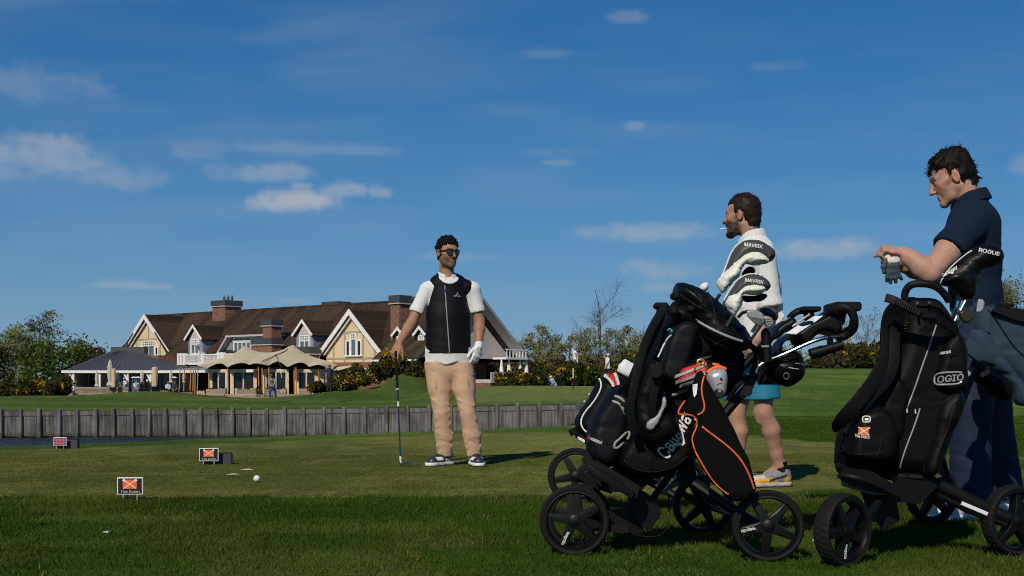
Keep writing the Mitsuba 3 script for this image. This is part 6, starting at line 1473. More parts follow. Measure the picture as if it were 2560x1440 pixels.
add(TA, 'handle_rod', tube(spline([c(1890, 932, 0.13), c(1903, 910, 0.13), c(1918, 901, 0.13), c(1935, 895, 0.13), c(2000, 867, 0.12), c(2092, 842, 0.12)], 26), 0.0075, 10), 'm_steel'); add(TA, 'handle_rod', tube(spline([c(1890, 932, 0.33), c(1903, 910, 0.33), c(1935, 893, 0.33), c(2000, 865, 0.33), c(2092, 838, 0.33)], 20), 0.0075, 10), 'm_steel')
con = puff(pxpoly([(1934, 866), (1945, 850), (1972, 832), (1992, 815), (2012, 803), (2045, 788), (2072, 776), (2088, 788), (2096, 812), (2094, 836), (2078, 842), (2064, 838), (2045, 836), (2028, 846), (2014, 862), (1996, 869), (1986, 860), (1980, 850), (1966, 852), (1950, 866), (1945, 885), (1937, 890)], DA + 0.22), 0.115, 0.022, 0.007)
con = relax(con, 1); con.vertices = np.asarray(con.vertices) + [0, DA + 0.22, 0]; CONS = add(TA, 'console', con, 'm_plastic', smooth=True)
for pts in (((1966, 833), (1996, 812), (2027, 811), (1991, 835)), ((2013, 804), (2033, 791), (2058, 789), (2036, 806))):
    v = first_hit(con, pts, 0.0045); add(CONS, 'score_card', hullpts(np.vstack([v, v + [0, 0.002, -0.002]])), 'm_paper', smooth=False)
    for q in (0.25, 0.4, 0.55): 
        a, b_ = v[0] * (1 - q) + v[3] * q, v[1] * (1 - q) + v[2] * q; add(CONS, 'print_line', tube([a * 0.75 + b_ * 0.25 + [0, -0.0015, 0.0008], a * 0.3 + b_ * 0.7 + [0, -0.0015, 0.0008]], 0.0012, 4), 'm_greytrim')
PEN = thing('pencil', 'short wooden pencil clipped on the trolley console', 'pencil'); v = first_hit(con, ((1981, 816), (1998, 804)), 0.008); v2 = v[0] + (v[1] - v[0]) * 2.6
add(PEN, 'body', tube([v[0] + (v[1] - v[0]) * 0.5, v2], 0.0036, 6), 'm_sand', smooth=False); add(PEN, 'tip', tube([v[0], v[0] + (v[1] - v[0]) * 0.5], [0.003, 0.0036], 6), 'm_paper')
add(CONS, 'clamp', cat([cbox(c(2088, 777, 0.10), c(2122, 762, 0.30), 0.008), hullpts([c(x, y, q) for x, y in ((2094, 775), (2118, 775), (2112, 808), (2098, 822)) for q in (0.17, 0.24)])]), 'm_plasticsoft', smooth=25)
add(TA, 'handle_grip', tube(spline([c(2072, 777, 0.13), c(2092, 771, 0.08), c(2118, 770, 0.06), c(2132, 786, 0.06), c(2136, 808, 0.07), c(2128, 828, 0.1), c(2110, 840, 0.12), c(2094, 843, 0.12)], 30), 0.0165, 12), 'm_plasticsoft'); add(TA, 'handle_grip', tube(spline([c(2075, 772, 0.32), c(2098, 767, 0.36), c(2120, 768, 0.38), c(2132, 784, 0.38), c(2134, 806, 0.37), c(2124, 826, 0.34), c(2094, 840, 0.33)], 26), 0.0165, 12), 'm_plasticsoft')
add(TA, 'umbrella_holder', cat([cyl(c(2026, 886, 0.05), c(2060, 876, 0.05), 0.021, 18), cyl(c(2058, 877, 0.05), c(2106, 862, 0.05), 0.0185, 18), cyl(c(2080, 872, 0.05), c(2084, 871, 0.05), 0.0225, 18), cyl(c(2076, 862, 0.05), c(2074, 846, 0.12), 0.012, 10), cyl(c(2106, 862, 0.05), c(2111, 860, 0.05), 0.004, 8)]), 'm_plastic', smooth=40)
net = pad(TA, 'net_pouch', [(1938, 895), (1960, 878), (2000, 872), (2035, 880), (2045, 905), (2042, 940), (2022, 960), (2005, 967), (1975, 960), (1950, 945), (1938, 925)], DA, 0.10, 0.10, 'm_hood', dy=0.24, wr=0.005, seed=3)
decal(TA, 'lettering', net, meshkit.text_mesh('SPORTS', 1.0, 0.1, bold=True), 1958, 900, (2.6, 0.6), (0.6, -4.2), 'm_greytrim') if False else None
for px, py, w_ in ((1959, 900, 12), (1990, 908, 20), (1972, 919, 24)): line(TA, 'print', net, ((px, py), (px + w_, py + w_ * 0.16)), 0.0016, 'm_lettering')
add(TA, 'badge', tube(first_hit(net, [(1966 + 7 * math.cos(a), 940 + 8 * math.sin(a)) for a in np.linspace(0, 2 * math.pi, 16)[:-1]], 0.002), 0.0013, 5, closed=True), 'm_greytrim')
# dark bottle holder and frame tangle between bag and console
add(TA, 'bottle_holder', cat([lathe([(0, 0), (0.046, 0), (0.050, 0.02), (0.052, 0.15), (0.047, 0.155), (0, 0.155)], 20).apply_translation(c(1923, 962, 0.42))]), 'm_plasticsoft')
add(TA, 'side_frame', cat([tube(spline([c(1768, 960, 0.15), c(1800, 900, 0.13), c(1850, 862, 0.12), c(1885, 870, 0.12), c(1890, 905, 0.13), c(1862, 972, 0.15)], 24), 0.012, 8), tube([c(1820, 1000, 0.12), c(1840, 968, 0.10), c(1868, 940, 0.12)], 0.011, 8)]), 'm_plastic')
pad(TA, 'saddle', [(1800, 885), (1850, 865), (1880, 872), (1888, 905), (1878, 950), (1850, 985), (1812, 996), (1795, 960)], DA, 0.07, 0.05, 'm_nylon', dy=0.22, wr=0.004, seed=4)

# ---- the large bag
BA = thing('golf_bag', 'large black waterproof golf bag with silver lettering and a hooded top, on the middle trolley', 'golf bag')
body = pad(BA, 'body', [(1478, 1150), (1530, 1170), (1598, 1203), (1690, 1186), (1728, 1160), (1742, 1085), (1752, 1000), (1800, 905), (1850, 850), (1832, 800), (1760, 752), (1700, 745), (1662, 800), (1622, 862), (1580, 950), (1520, 1040)], DA, 0.135, 0.075, 'm_nylon', dy=0.12, wr=0.007, fr=6, seed=1)
pk_ = pad(BA, 'side_pocket', [(1476, 1152), (1466, 1100), (1474, 1060), (1500, 1012), (1535, 972), (1568, 962), (1588, 985), (1590, 1030), (1572, 1090), (1548, 1150), (1528, 1168)], DA, 0.10, 0.045, 'm_nylon2', dy=0.06, wr=0.008, fr=7, seed=2)
lowp = pad(BA, 'front_pocket', [(1548, 1160), (1575, 1090), (1620, 1035), (1680, 1030), (1728, 1040), (1736, 1090), (1722, 1150), (1680, 1180), (1600, 1192)], DA, 0.06, 0.032, 'm_nylon', dy=0.0, wr=0.006, fr=7, seed=5)
up_ = pad(BA, 'upper_pocket', [(1646, 905), (1660, 850), (1680, 815), (1715, 800), (1738, 815), (1738, 850), (1722, 905), (1702, 955), (1670, 960), (1642, 945)], DA, 0.06, 0.030, 'm_nylon2', dy=-0.05, wr=0.003, seed=6)
pad(BA, 'collar', [(1672, 790), (1668, 775), (1690, 760), (1722, 765), (1735, 790), (1730, 818), (1700, 818), (1676, 808)], DA, 0.07, 0.05, 'm_nylon', dy=-0.03, wr=0.002, seed=8)
hood = pad(BA, 'rain_hood', [(1693, 722), (1698, 710), (1718, 708), (1752, 718), (1790, 742), (1822, 772), (1850, 800), (1872, 835), (1880, 858), (1852, 876), (1810, 884), (1770, 868), (1744, 840), (1722, 800), (1708, 762)], DA, 0.145, 0.075, 'm_hood', dy=0.06, wr=0.018, fr=6, seed=9, relaxn=2)
line(BA, 'reflective_band', hood, ((1716, 782), (1750, 806), (1790, 828), (1830, 845), (1856, 853)), 0.0055, 'm_greytrim', off=0.0, label='grey reflective band along the hood')
line(BA, 'hood_seam', hood, ((1735, 725), (1752, 745), (1758, 772)), 0.003, 'm_nylon2'); line(BA, 'hood_seam', hood, ((1790, 745), (1800, 765), (1838, 830)), 0.003, 'm_nylon2')
line(BA, 'piping', up_, ((1678, 838), (1668, 848), (1655, 872), (1645, 893)), 0.0035, 'm_lettering', label='white piping')
v = [(1640, 868), (1652, 848), (1655, 852), (1644, 876), (1640, 880)]; decal(BA, 'grey_panel', up_, flat([(a - 1640, 880 - b_) for a, b_ in v], 1), 1640, 880, (1, 0), (0, -1), 'm_greytrim')
add(BA, 'zip_pull', tube(first_hit(up_, [(1668, 826), (1674, 822), (1680, 826), (1678, 831)], 0.004), 0.004, 6), 'm_tealtrim', label='teal zip pull')
def chevron(w): return [(0, 0), (w, 4), (20, 8.5), (18, 22), (14, 22), (15, 11), (0, 5)]
decal(BA, 'chevron_badge', up_, flat([(0, 10), (3.2, 10), (5.2, 3), (11, 11), (14, 11.5), (6, 0), (3.4, 0)], 1), 1685, 803, (1, 0), (0, -1), 'm_lettering')
# shoulder straps and the loose cloth over the front
pad(BA, 'strap_pad', [(1598, 930), (1612, 905), (1630, 900), (1645, 925), (1655, 965), (1655, 1000), (1678, 1040), (1690, 1065), (1660, 1098), (1625, 1108), (1600, 1090), (1582, 1050), (1580, 980)], DA, 0.05, 0.04, 'm_nylon', dy=-0.10, wr=0.010, fr=8, seed=10, label='loose black shoulder strap pad')
for p, w_ in (([(1664, 768, 4.75), (1634, 812, 4.74), (1610, 868, 4.74), (1588, 950, 4.73), (1576, 1030, 4.73), (1588, 1085, 4.74)], 0.030), ([(1655, 772, 4.80), (1632, 835, 4.79), (1606, 890, 4.79), (1578, 955, 4.80), (1552, 985, 4.85)], 0.036), ([(1648, 905, 4.72), (1640, 960, 4.71), (1630, 1020, 4.71), (1646, 1075, 4.73)], 0.028)): strap(BA, 'strap', p, w_, 0.010, 'm_nylon')
add(BA, 'buckle', cat([cbox(c(1636, 772, -0.12), c(1668, 758, -0.06), 0.008), cbox(c(1680, 748, -0.10), c(1695, 732, -0.03), 0.008), cbox(c(1672, 788, -0.14), c(1692, 764, -0.08), 0.010)]), 'm_plasticsoft', smooth=25)
add(BA, 'clip', cat([cbox(c(1632, 945, -0.20), c(1660, 920, -0.13), 0.012), cyl(c(1640, 930, -0.22), c(1640, 930, -0.12), 0.02, 12)]), 'm_plastic', smooth=25)
tk = pad(BA, 'shiny_cloth', [(1604, 1068), (1622, 1040), (1640, 1015), (1648, 985), (1652, 1000), (1648, 1025), (1635, 1050), (1612, 1074)], DA, 0.012, 0.012, 'm_greytrim', dy=-0.165, wr=0.006, fr=22, seed=12)
# marks
T1_ = meshkit.text_mesh('Callaway', 1.0, 0.1, bold=True); Lx = np.ptp(T1_.vertices[:, 0])
decal(BA, 'lettering', lowp, T1_.subdivide() if len(T1_.faces) < 3000 else T1_, 1668, 1152, (70 / Lx, -118 / Lx), (-28, -19), 'm_lettering')
decal(BA, 'chevron', lowp, flat([(0, 0), (30, 4), (34, 9), (28, 38), (21, 38), (25, 12), (0, 6)], 1), 1679, 1117, (1, 0), (0, -1), 'm_lettering')
T2_ = meshkit.text_mesh('waterproof', 1.0, 0.1, bold=True); Lx = np.ptp(T2_.vertices[:, 0])
decal(BA, 'lettering', pk_, T2_, 1475, 1099, (29 / Lx, 12 / Lx), (2.2, -8), 'm_lettering'); decal(BA, 'drop_mark', pk_, flat([(0, 0), (3, -2), (6, 0), (6.5, 4), (4, 11), (1, 5)], 1), 1469, 1096, (1, 0), (0, -1), 'm_red')
add(BA, 'zip_flap', tube(first_hit(lowp if False else cat([lowp, pk_]), spline(np.array([(1536, 1112), (1548, 1098), (1566, 1082), (1573, 1080), (1573, 1090), (1560, 1104), (1546, 1118), (1537, 1120)], float), 30, closed=True), 0.003), 0.0045, 6, closed=True), 'm_greytrim', label='silver edged zip flap')
for q in ((1538, 990, 1552, 996, 1564, 1010), (1532, 1003, 1548, 1010, 1563, 1035)): line(BA, 'reflective_band', pk_, ((q[0], q[1]), (q[2], q[3]), (q[4], q[5])), 0.005, 'm_greytrim', off=0.001)
BX = pad(BA, 'striped_pouch', [(1685, 960), (1682, 935), (1700, 915), (1740, 905), (1775, 905), (1785, 925), (1775, 950), (1740, 965), (1700, 970)], DA, 0.05, 0.04, 'm_plasticsoft', dy=-0.09, wr=0.0, seed=14)
for (a, b_, e, f_, m_, r_) in ((1684, 943, 1768, 912, 'm_greytrim', .006), (1692, 930, 1768, 907, 'm_red', .006), (1690, 951, 1770, 921, 'm_red', .006), (1686, 958, 1770, 930, 'm_greytrim', .0065), (1696, 967, 1772, 943, 'm_greytrim', .006)): decal(BA, 'stripe', BX, flat([(0, 0), (e - a, b_ - f_), (e - a, b_ - f_ + 1300 * r_), (0, 1300 * r_)], 1), a + 3, b_ + 3, (0.94, 0), (0, -1), m_, lift=0.003)
line(BA, 'reflective_band', body, ((1675, 990), (1718, 973)), 0.006, 'm_greytrim', off=0.02)
T3_ = meshkit.text_mesh('HYPER DRY', 1.0, 0.1, bold=True); Lx = np.ptp(T3_.vertices[:, 0]); decal(BA, 'lettering', body, T3_, 1718, 908, (60 / Lx, -14 / Lx), (1.2, -5.5), 'm_greytrim')
# things hung on the bag
SPK = thing('speaker', 'silver speaker with orange edge and black dial hanging on the middle bag', 'speaker')
sp = puff(pxpoly([(1768, 935), (1778, 926), (1800, 921), (1814, 926), (1819, 940), (1817, 968), (1810, 990), (1797, 998), (1784, 988), (1773, 965)], 4.70), 0.035, 0.03, 0.005); sp.vertices = np.asarray(sp.vertices) + [0, 4.70, 0]
add(SPK, 'case', relax(sp, 1), 'm_silver', smooth=True)
add(SPK, 'orange_edge', cat([tube(spline([W(1765, 962, 4.72), W(1766, 938, 4.72), W(1776, 925, 4.72), W(1800, 918, 4.72), W(1815, 923, 4.72)], 24), 0.006, 8), tube(spline([W(1756, 945, 4.76), W(1758, 930, 4.76), W(1770, 917, 4.76), W(1788, 912, 4.76), W(1800, 918, 4.76)], 24), 0.007, 8)]), 'm_orange')
add(SPK, 'dial', cat([cyl(W(1797, 983, 4.668), W(1797, 983, 4.68), 0.016, 20), tube([W(1797 + 10.5 * math.cos(a), 983 + 10.5 * math.sin(a), 4.667) for a in np.linspace(0, 2 * math.pi, 24)[:-1]], 0.0018, 5, closed=True)]), 'm_gloss'); add(SPK, 'button', cyl(W(1803, 947, 4.66), W(1803, 947, 4.68), 0.0045, 10), 'm_black'); add(SPK, 'mark', tube([W(1793, 961, 4.662), W(1798, 957, 4.662), W(1804, 957, 4.662)], 0.002, 5), 'm_orange')
add(SPK, 'cord', cat([tube(spline([W(1740, 930, 4.68), W(1738, 920, 4.66), W(1746, 911, 4.65), W(1758, 911, 4.66), W(1766, 920, 4.68), W(1764, 930, 4.69)], 24), 0.003, 6)]), 'm_orange'); add(SPK, 'carabiner', cat([tube([W(1752 + 8 * math.cos(a), 905 + 6 * math.sin(a), 4.66) for a in np.linspace(0, 2 * math.pi, 20)[:-1]], 0.0045, 6, closed=True)]), 'm_gold')
TW = thing('golf_towel', 'black towel with orange piping hanging down to the rear wheel of the middle trolley', 'towel')
twm = pad(TW, 'cloth', [(1738, 935), (1752, 925), (1762, 940), (1775, 968), (1800, 1010), (1840, 1085), (1872, 1150), (1890, 1222), (1868, 1248), (1838, 1252), (1800, 1225), (1762, 1180), (1738, 1135), (1730, 1100), (1742, 1065), (1738, 1044), (1706, 1046), (1715, 1010), (1728, 970)], 4.66, 0.028, 0.03, 'm_towel', dy=0.0, wr=0.006, fr=7, seed=15, h=0.007, smooth=False)
for p in (((1762, 936), (1757, 952), (1755, 985), (1760, 1024), (1744, 1037)), ((1712, 1002), (1702, 1036), (1725, 1037), (1741, 1048), (1743, 1064), (1732, 1090), (1733, 1112), (1750, 1150), (1784, 1203), (1822, 1236)), ((1755, 1066), (1790, 1093), (1838, 1133), (1862, 1165), (1878, 1200), (1885, 1222))): line(TW, 'piping', twm, p, 0.0031, 'm_orange', 40, off=0.001)
decal(TW, 'label_tag', twm, flat([(0, 32), (13, 34), (11, 8), (5, 0), (2, 6)], 1), 1731, 993, (1, 0), (0, -1), 'm_paper')

# ================================================================ clubs in that bag
def headcover(name, label, dark, white, shaft, d, text, chev, seed, grey='m_headgrey'):
    k = thing(name, label, 'golf club', 'wood clubs under matching grey and white covers')
    g = pad(k, 'head_cover', dark, d, 0.055, 0.05, grey, wr=0.002, seed=seed, h=0.006)
    w = pad(k, 'cover_sock', white, d, 0.048, 0.035, 'm_leather', dy=-0.022, wr=0.007, fr=22, seed=seed + 1, h=0.006, label='crumpled white leather sock of the cover')
    add(k, 'shaft', cyl(W(*shaft[0], d + 0.01), W(*shaft[1], d + 0.05), 0.007, 8), 'm_steel')
    return k, g
k1, g1 = headcover('golf_club', 'upper driver with grey and white cover, held highest in the middle bag', [(1792, 712), (1800, 690), (1822, 652), (1838, 620), (1852, 606), (1872, 598), (1893, 599), (1920, 612), (1937, 628), (1937, 642), (1924, 655), (1905, 650), (1880, 645), (1855, 655), (1830, 690), (1806, 722)],
    [(1850, 641), (1868, 631), (1893, 633), (1912, 645), (1919, 655), (1895, 664), (1876, 664), (1862, 662), (1851, 680), (1838, 700), (1818, 722), (1801, 738), (1793, 722), (1792, 702), (1808, 682), (1832, 660)], ((1800, 735), (1760, 800)), 4.92, None, None, 21)
k2, g2 = headcover('golf_club', 'lower driver with grey and white cover below the upper one in the middle bag', [(1806, 760), (1818, 740), (1832, 716), (1846, 698), (1862, 688), (1885, 684), (1908, 692), (1922, 704), (1926, 714), (1920, 726), (1900, 728), (1870, 728), (1848, 735), (1832, 765), (1815, 778)],
    [(1812, 752), (1838, 734), (1850, 722), (1868, 713), (1892, 712), (1908, 718), (1914, 726), (1900, 735), (1872, 739), (1854, 738), (1851, 758), (1842, 778), (1832, 794), (1822, 778), (1810, 762)], ((1832, 790), (1790, 860)), 4.78, None, None, 23)
for k_, g_, tx, ty in ((k1, g1, 1859, 614), (k2, g2, 1861, 703)):
    t_ = meshkit.text_mesh('MAVRIK', 1.0, 0.1, bold=True); Lx = np.ptp(t_.vertices[:, 0]); decal(k_, 'lettering', g_, t_, tx, ty, (46 / Lx, 7 / Lx), (1.6, -8.5), 'm_lettering')
line(k1, 'piping', g1, ((1797, 700), (1820, 652), (1836, 620), (1852, 606), (1872, 599), (1893, 600)), 0.0035, 'm_leather', off=0.0); line(k2, 'piping', g2, ((1810, 752), (1832, 714), (1846, 699), (1862, 689), (1885, 685), (1908, 692)), 0.0035, 'm_leather', off=0.0)
decal(k1, 'chevron', g1, flat([(0, 9), (2, 9), (3, 3), (9, 6), (9, 4), (3, 0), (1, 0)], 1), 1921, 641, (1, 0), (0, -1), 'm_gold'); decal(k2, 'chevron', g2, flat([(0, 5), (1.5, 5), (2, 2), (4, 3), (1, 0)], 1), 1918, 717, (1, 0), (0, -1), 'm_gold')
k3 = thing('golf_club', 'fairway wood with black sole cover between the two grey covers', 'golf club'); pad(k3, 'head_cover', [(1855, 690), (1862, 672), (1878, 666), (1888, 674), (1886, 684), (1870, 690)], 5.02, 0.04, 0.03, 'm_nylon', wr=0.002, h=0.006); add(k3, 'shaft', cyl(W(1858, 688, 5.02), W(1790, 800, 5.0), 0.006, 8), 'm_steel')
k4 = thing('golf_club', 'wood club with black cover seen under the lower grey cover', 'golf club'); pad(k4, 'head_cover', [(1853, 742), (1880, 740), (1908, 734), (1918, 738), (1912, 748), (1885, 754), (1860, 752)], 4.82, 0.05, 0.03, 'm_nylon', wr=0.003, h=0.006); add(k4, 'shaft', cyl(W(1856, 748, 4.82), W(1800, 850, 4.85), 0.006, 8), 'm_steel')
def blade(name, label, pts, d, shaft, m='m_iron', grooves=True, seed=0):
    k = thing(name, label, 'golf club'); g = puff(pxpoly(pts, d), 0.009, 0.005, 0.004); g.vertices = np.asarray(g.vertices) + [0, d, 0]; add(k, 'club_head', relax(g, 1), m, smooth=True)
    add(k, 'shaft', tube([W(*p, d + 0.01 + 0.02 * i) for i, p in enumerate(shaft)], 0.0062, 8), 'm_steel'); return k, g
k5, g5 = blade('golf_club', 'iron with grooved face uppermost below the grey covers', [(1868, 776), (1880, 774), (1898, 778), (1909, 787), (1911, 800), (1906, 812), (1898, 815), (1886, 808), (1872, 796), (1866, 786)], 4.74, ((1870, 778), (1856, 782), (1846, 793)))
for i in range(6): line(k5, 'groove', g5, ((1876 + i * 3.5, 792 + i * 3.2), (1906, 798 + i * 2.2)), 0.0009, 'm_plasticsoft', off=0.0008)
k6, g6 = blade('golf_club', 'iron with grooved face hanging to the right of the uppermost one', [(1909, 790), (1920, 790), (1931, 797), (1934, 806), (1928, 818), (1921, 822), (1912, 814), (1908, 802)], 4.76, ((1910, 790), (1900, 800), (1880, 830)))
for i in range(5): line(k6, 'groove', g6, ((1911 + i, 798 + i * 4), (1931 - i * 1.5, 800 + i * 4)), 0.0009, 'm_plasticsoft', off=0.0008)
k7 = thing('golf_club', 'club under a dark grey knitted mitt behind the irons', 'golf club'); pad(k7, 'head_cover', [(1896, 776), (1906, 768), (1925, 768), (1942, 776), (1946, 790), (1940, 802), (1925, 798), (1905, 790)], 4.95, 0.04, 0.03, 'm_headgrey', wr=0.003, h=0.006); add(k7, 'shaft', cyl(W(1915, 795, 4.95), W(1870, 860, 4.95), 0.006, 8), 'm_steel')
k8 = thing('golf_club', 'putter with glossy dark grip end standing right of the bag mouth', 'golf club'); add(k8, 'grip', cat([tube(spline([W(1918, 905, 4.80), W(1917, 880, 4.80), W(1915, 850, 4.80), W(1914, 830, 4.80), W(1914, 820, 4.80)], 14), [0.017] * 12 + [0.014, 0.004], 14)]), 'm_plastic'); add(k8, 'band', cyl(W(1915, 868, 4.80), W(1915, 864, 4.80), 0.0178, 14), 'm_greytrim')

# ================================================================ trolley and bag behind
DB = 6.3
TB = thing('golf_trolley', 'second black push trolley standing behind the middle one, mostly hidden', 'golf trolley')
e = lambda px, py, dd=0.0: W(px, py, DB + dd)
wB, dB = ground_wheel(TB, 1440, 1190, 71, [-0.05, -1, 0], rot=math.radians(60), width=0.055)
add(TB, 'front_arm', hullpts([W(x, y, q) for x, y in ((1440, 1190), (1480, 1175), (1540, 1210), (1530, 1235), (1470, 1215)) for q in (6.75, 6.95)]), 'm_plastic', smooth=20)
add(TB, 'chassis', hullpts([e(x, y, q) for x, y in ((1500, 1180), (1560, 1160), (1640, 1190), (1600, 1230), (1530, 1230)) for q in (0.1, 0.4)]), 'm_plastic', smooth=20)
con2 = puff(pxpoly([(1926, 834), (1930, 822), (1948, 806), (1962, 798), (1978, 793), (1986, 802), (1986, 818), (1975, 828), (1960, 832), (1945, 845), (1930, 850)], DB), 0.10, 0.02, 0.008); con2.vertices = np.asarray(con2.vertices) + [0, DB, 0]; CB = add(TB, 'console', relax(con2, 1), 'm_plastic', smooth=True)
v = first_hit(con2, ((1950, 803), (1962, 797), (1976, 793), (1964, 801)), 0.006); add(CB, 'score_card', hullpts(np.vstack([v, v + [0, 0.002, -0.002]])), 'm_greytrim', smooth=False)
add(TB, 'handle_grip', tube(spline([e(1975, 795, -0.02), e(1985, 784), e(1998, 778), e(2010, 777), e(2022, 779), e(2028, 788), e(2026, 802)], 20), 0.016, 10), 'm_plasticsoft'); add(TB, 'clamp', cat([cbox(e(2006, 778, -0.08), e(2032, 771, 0.1), 0.006), hullpts([e(x, y, q) for x, y in ((2010, 778), (2030, 778), (2024, 806), (2008, 800)) for q in (-0.02, 0.05)])]), 'm_plasticsoft', smooth=25)
add(TB, 'main_tube', tube([e(1600, 1190, 0.2), e(1780, 1000, 0.2), e(1930, 840, 0.1)], 0.02, 10), 'm_plastic')
add(TB, 'rear_leg', tube([e(1600, 1190, 0.2), W(1690, 1240, 6.4)], 0.02, 10), 'm_plastic'); wheel(TB, W(1700, 1200, 7.4), 0.14, [0.05, -1, 0], rot=0.7); wheel(TB, W(1700, 1205, 6.25), 0.14, [0.05, -1, 0], rot=0.2) if False else None
BB = thing('golf_bag', 'black golf bag with white piping and red and white straps behind the large bag', 'golf bag')
bb_ = pad(BB, 'body', [(1436, 1062), (1446, 1035), (1478, 980), (1498, 945), (1520, 934), (1560, 946), (1610, 940), (1650, 900), (1680, 960), (1640, 1080), (1560, 1150), (1490, 1120), (1450, 1088)], DB, 0.13, 0.07, 'm_nylon', wr=0.006, fr=6, seed=31, h=0.009)
line(BB, 'piping', bb_, ((1498, 947), (1503, 962), (1496, 985), (1478, 1012), (1458, 1038), (1453, 1058), (1460, 1074), (1472, 1082)), 0.0042, 'm_leather', 40, off=0.002)
for pts, m_ in ((((1510, 938), (1520, 944), (1530, 956), (1535, 966)), 'm_leather'), (((1517, 936), (1526, 943), (1535, 954), (1539, 964)), 'm_red'), (((1536, 932), (1540, 942), (1543, 952), (1546, 962)), 'm_leather'), (((1530, 934), (1535, 944), (1539, 956), (1541, 962)), 'm_red')): strap(BB, 'strap', [(a, b_, DB - 0.15) for a, b_ in pts], 0.017, 0.010, m_)
for px, py in ((1471, 987), (1459, 1006)): decal(BB, 'print', bb_, flat([(0, 0), (4, 2), (4, 5), (0, 4)], 1), px, py, (1, 0), (0, -1), 'm_lettering')
add(BB, 'base_ring', cat([cyl(e(1430, 1072, -0.1), e(1437, 1086, -0.1), 0.020, 12), hullpts([e(x, y, q) for x, y in ((1430, 1072), (1450, 1085), (1480, 1105), (1470, 1115), (1440, 1095)) for q in (-0.1, 0.1)])]), 'm_plasticsoft', smooth=20); add(BB, 'white_card', hullpts([e(x, y, q) for x, y in ((1443, 1091), (1447, 1092), (1462, 1100), (1462, 1108), (1446, 1098)) for q in (-0.13, -0.10)]), 'm_paper', smooth=False)
WT = thing('golf_towel', 'white towel bundle stuck in the strap of the bag behind', 'towel'); pad(WT, 'cloth', [(1543, 930), (1546, 912), (1562, 896), (1580, 905), (1597, 918), (1600, 926), (1592, 940), (1588, 950), (1570, 946), (1552, 940)], 6.0, 0.03, 0.02, 'm_paper', wr=0.004, fr=14, seed=33, smooth=False); add(WT, 'dark_edge', tube([W(1543, 931, 5.96), W(1566, 945, 5.96), W(1588, 952, 5.96)], 0.007, 6), 'm_nylon2')
k9 = thing('golf_club', 'club with a white cloth cover showing just behind the dark hood', 'golf club'); pad(k9, 'head_cover', [(1748, 720), (1756, 708), (1768, 706), (1772, 714), (1768, 726), (1755, 730)], 5.2, 0.03, 0.02, 'm_paper', wr=0.002, h=0.006); add(k9, 'shaft', cyl(W(1762, 722, 5.2), W(1740, 790, 5.2), 0.006, 8), 'm_steel')

# ================================================================ right trolley with its bag
DC = 4.86
g_ = lambda px, py, dd=0.0: W(px, py, DC + dd)
TC = thing('golf_trolley', 'black three wheeled push trolley at the right carrying the bag with the orange crest', 'golf trolley')
ground_wheel(TC, 2107, 1325, 93, [0.62, -0.78, 0], rot=math.radians(-80), text=0, width=0.064, tread=True); ground_wheel(TC, 2536, 1300, 89, [0.30, -0.95, 0], rot=0.4, width=0.064, tread=True); wheel(TC, W(2330, 1236, 5.9), 0.130, [0.3, -0.95, 0], rot=0.2, tread=True)
add(TC, 'base', cat([hullpts([g_(x, y, q) for x, y in ((2098, 1185), (2110, 1170), (2175, 1175), (2245, 1215), (2250, 1240), (2170, 1235), (2105, 1215)) for q in (-0.16, 0.16)])]), 'm_plastic', smooth=30)
add(TC, 'base_rim', tube(spline([g_(2098, 1190, -0.15), g_(2130, 1192, -0.19), g_(2175, 1205, -0.19), (g_(2240, 1238, -0.16))], 20), 0.010, 8), 'm_plasticsoft')
add(TC, 'front_fork', cat([hullpts([g_(x, y, q) for x, y in ((2150, 1225), (2240, 1240), (2250, 1300), (2210, 1330), (2170, 1280)) for q in (-0.05, 0.06)]), tube([g_(2200, 1250, 0.10), g_(2150, 1300, 0.02), g_(2112, 1325, 0.02)], 0.016, 8), tube([g_(2200, 1250, -0.12), g_(2165, 1300, -0.18), g_(2130, 1325, -0.22)], 0.016, 8)]), 'm_plastic', smooth=25)
add(TC, 'chassis', hullpts([g_(x, y, q) for x, y in ((2230, 1190), (2320, 1195), (2345, 1215), (2300, 1260), (2240, 1255)) for q in (-0.05, 0.2)]), 'm_plastic', smooth=25)
add(TC, 'rear_leg', tube([g_(2320, 1200, 0.0), g_(2420, 1248, 0.0), g_(2520, 1295, 0.0)], 0.022, 12), 'm_plasticsoft'); add(TC, 'lower_leg', tube([g_(2320, 1225, 0.0), g_(2420, 1275, 0.0), g_(2515, 1312, 0.0)], 0.013, 10), 'm_plastic'); add(TC, 'rear_leg', tube([g_(2310, 1205, 0.15), W(2330, 1236, 5.85)], 0.02, 10), 'm_plastic')
add(TC, 'sticker', tube([g_(2404, 1258, -0.018), g_(2468, 1285, -0.018)], np.ones(2), flat=(0.010, 0.014), up=(0, 1, 0)), 'm_paper'); add(TC, 'main_tube', tube([g_(2300, 1215, 0.3), g_(2368, 1200, 0.35), g_(2350, 1140, 0.4), g_(2480, 800, 0.88)], 0.02, 10), 'm_plastic')
add(TC, 'console', cat([hullpts([g_(x, y, q) for x, y in ((2478, 776), (2490, 766), (2550, 772), (2600, 790), (2600, 815), (2540, 800)) for q in (0.78, 1.0)]), lathe([(0, 0), (0.037, 0), (0.039, 0.014), (0, 0.016)], 18).apply_translation(g_(2512, 768, 0.86))]), 'm_plasticsoft', smooth=25)
BC = thing('golf_bag', 'tall black golf bag with orange crest pocket and chrome lettering on the right trolley', 'golf bag')
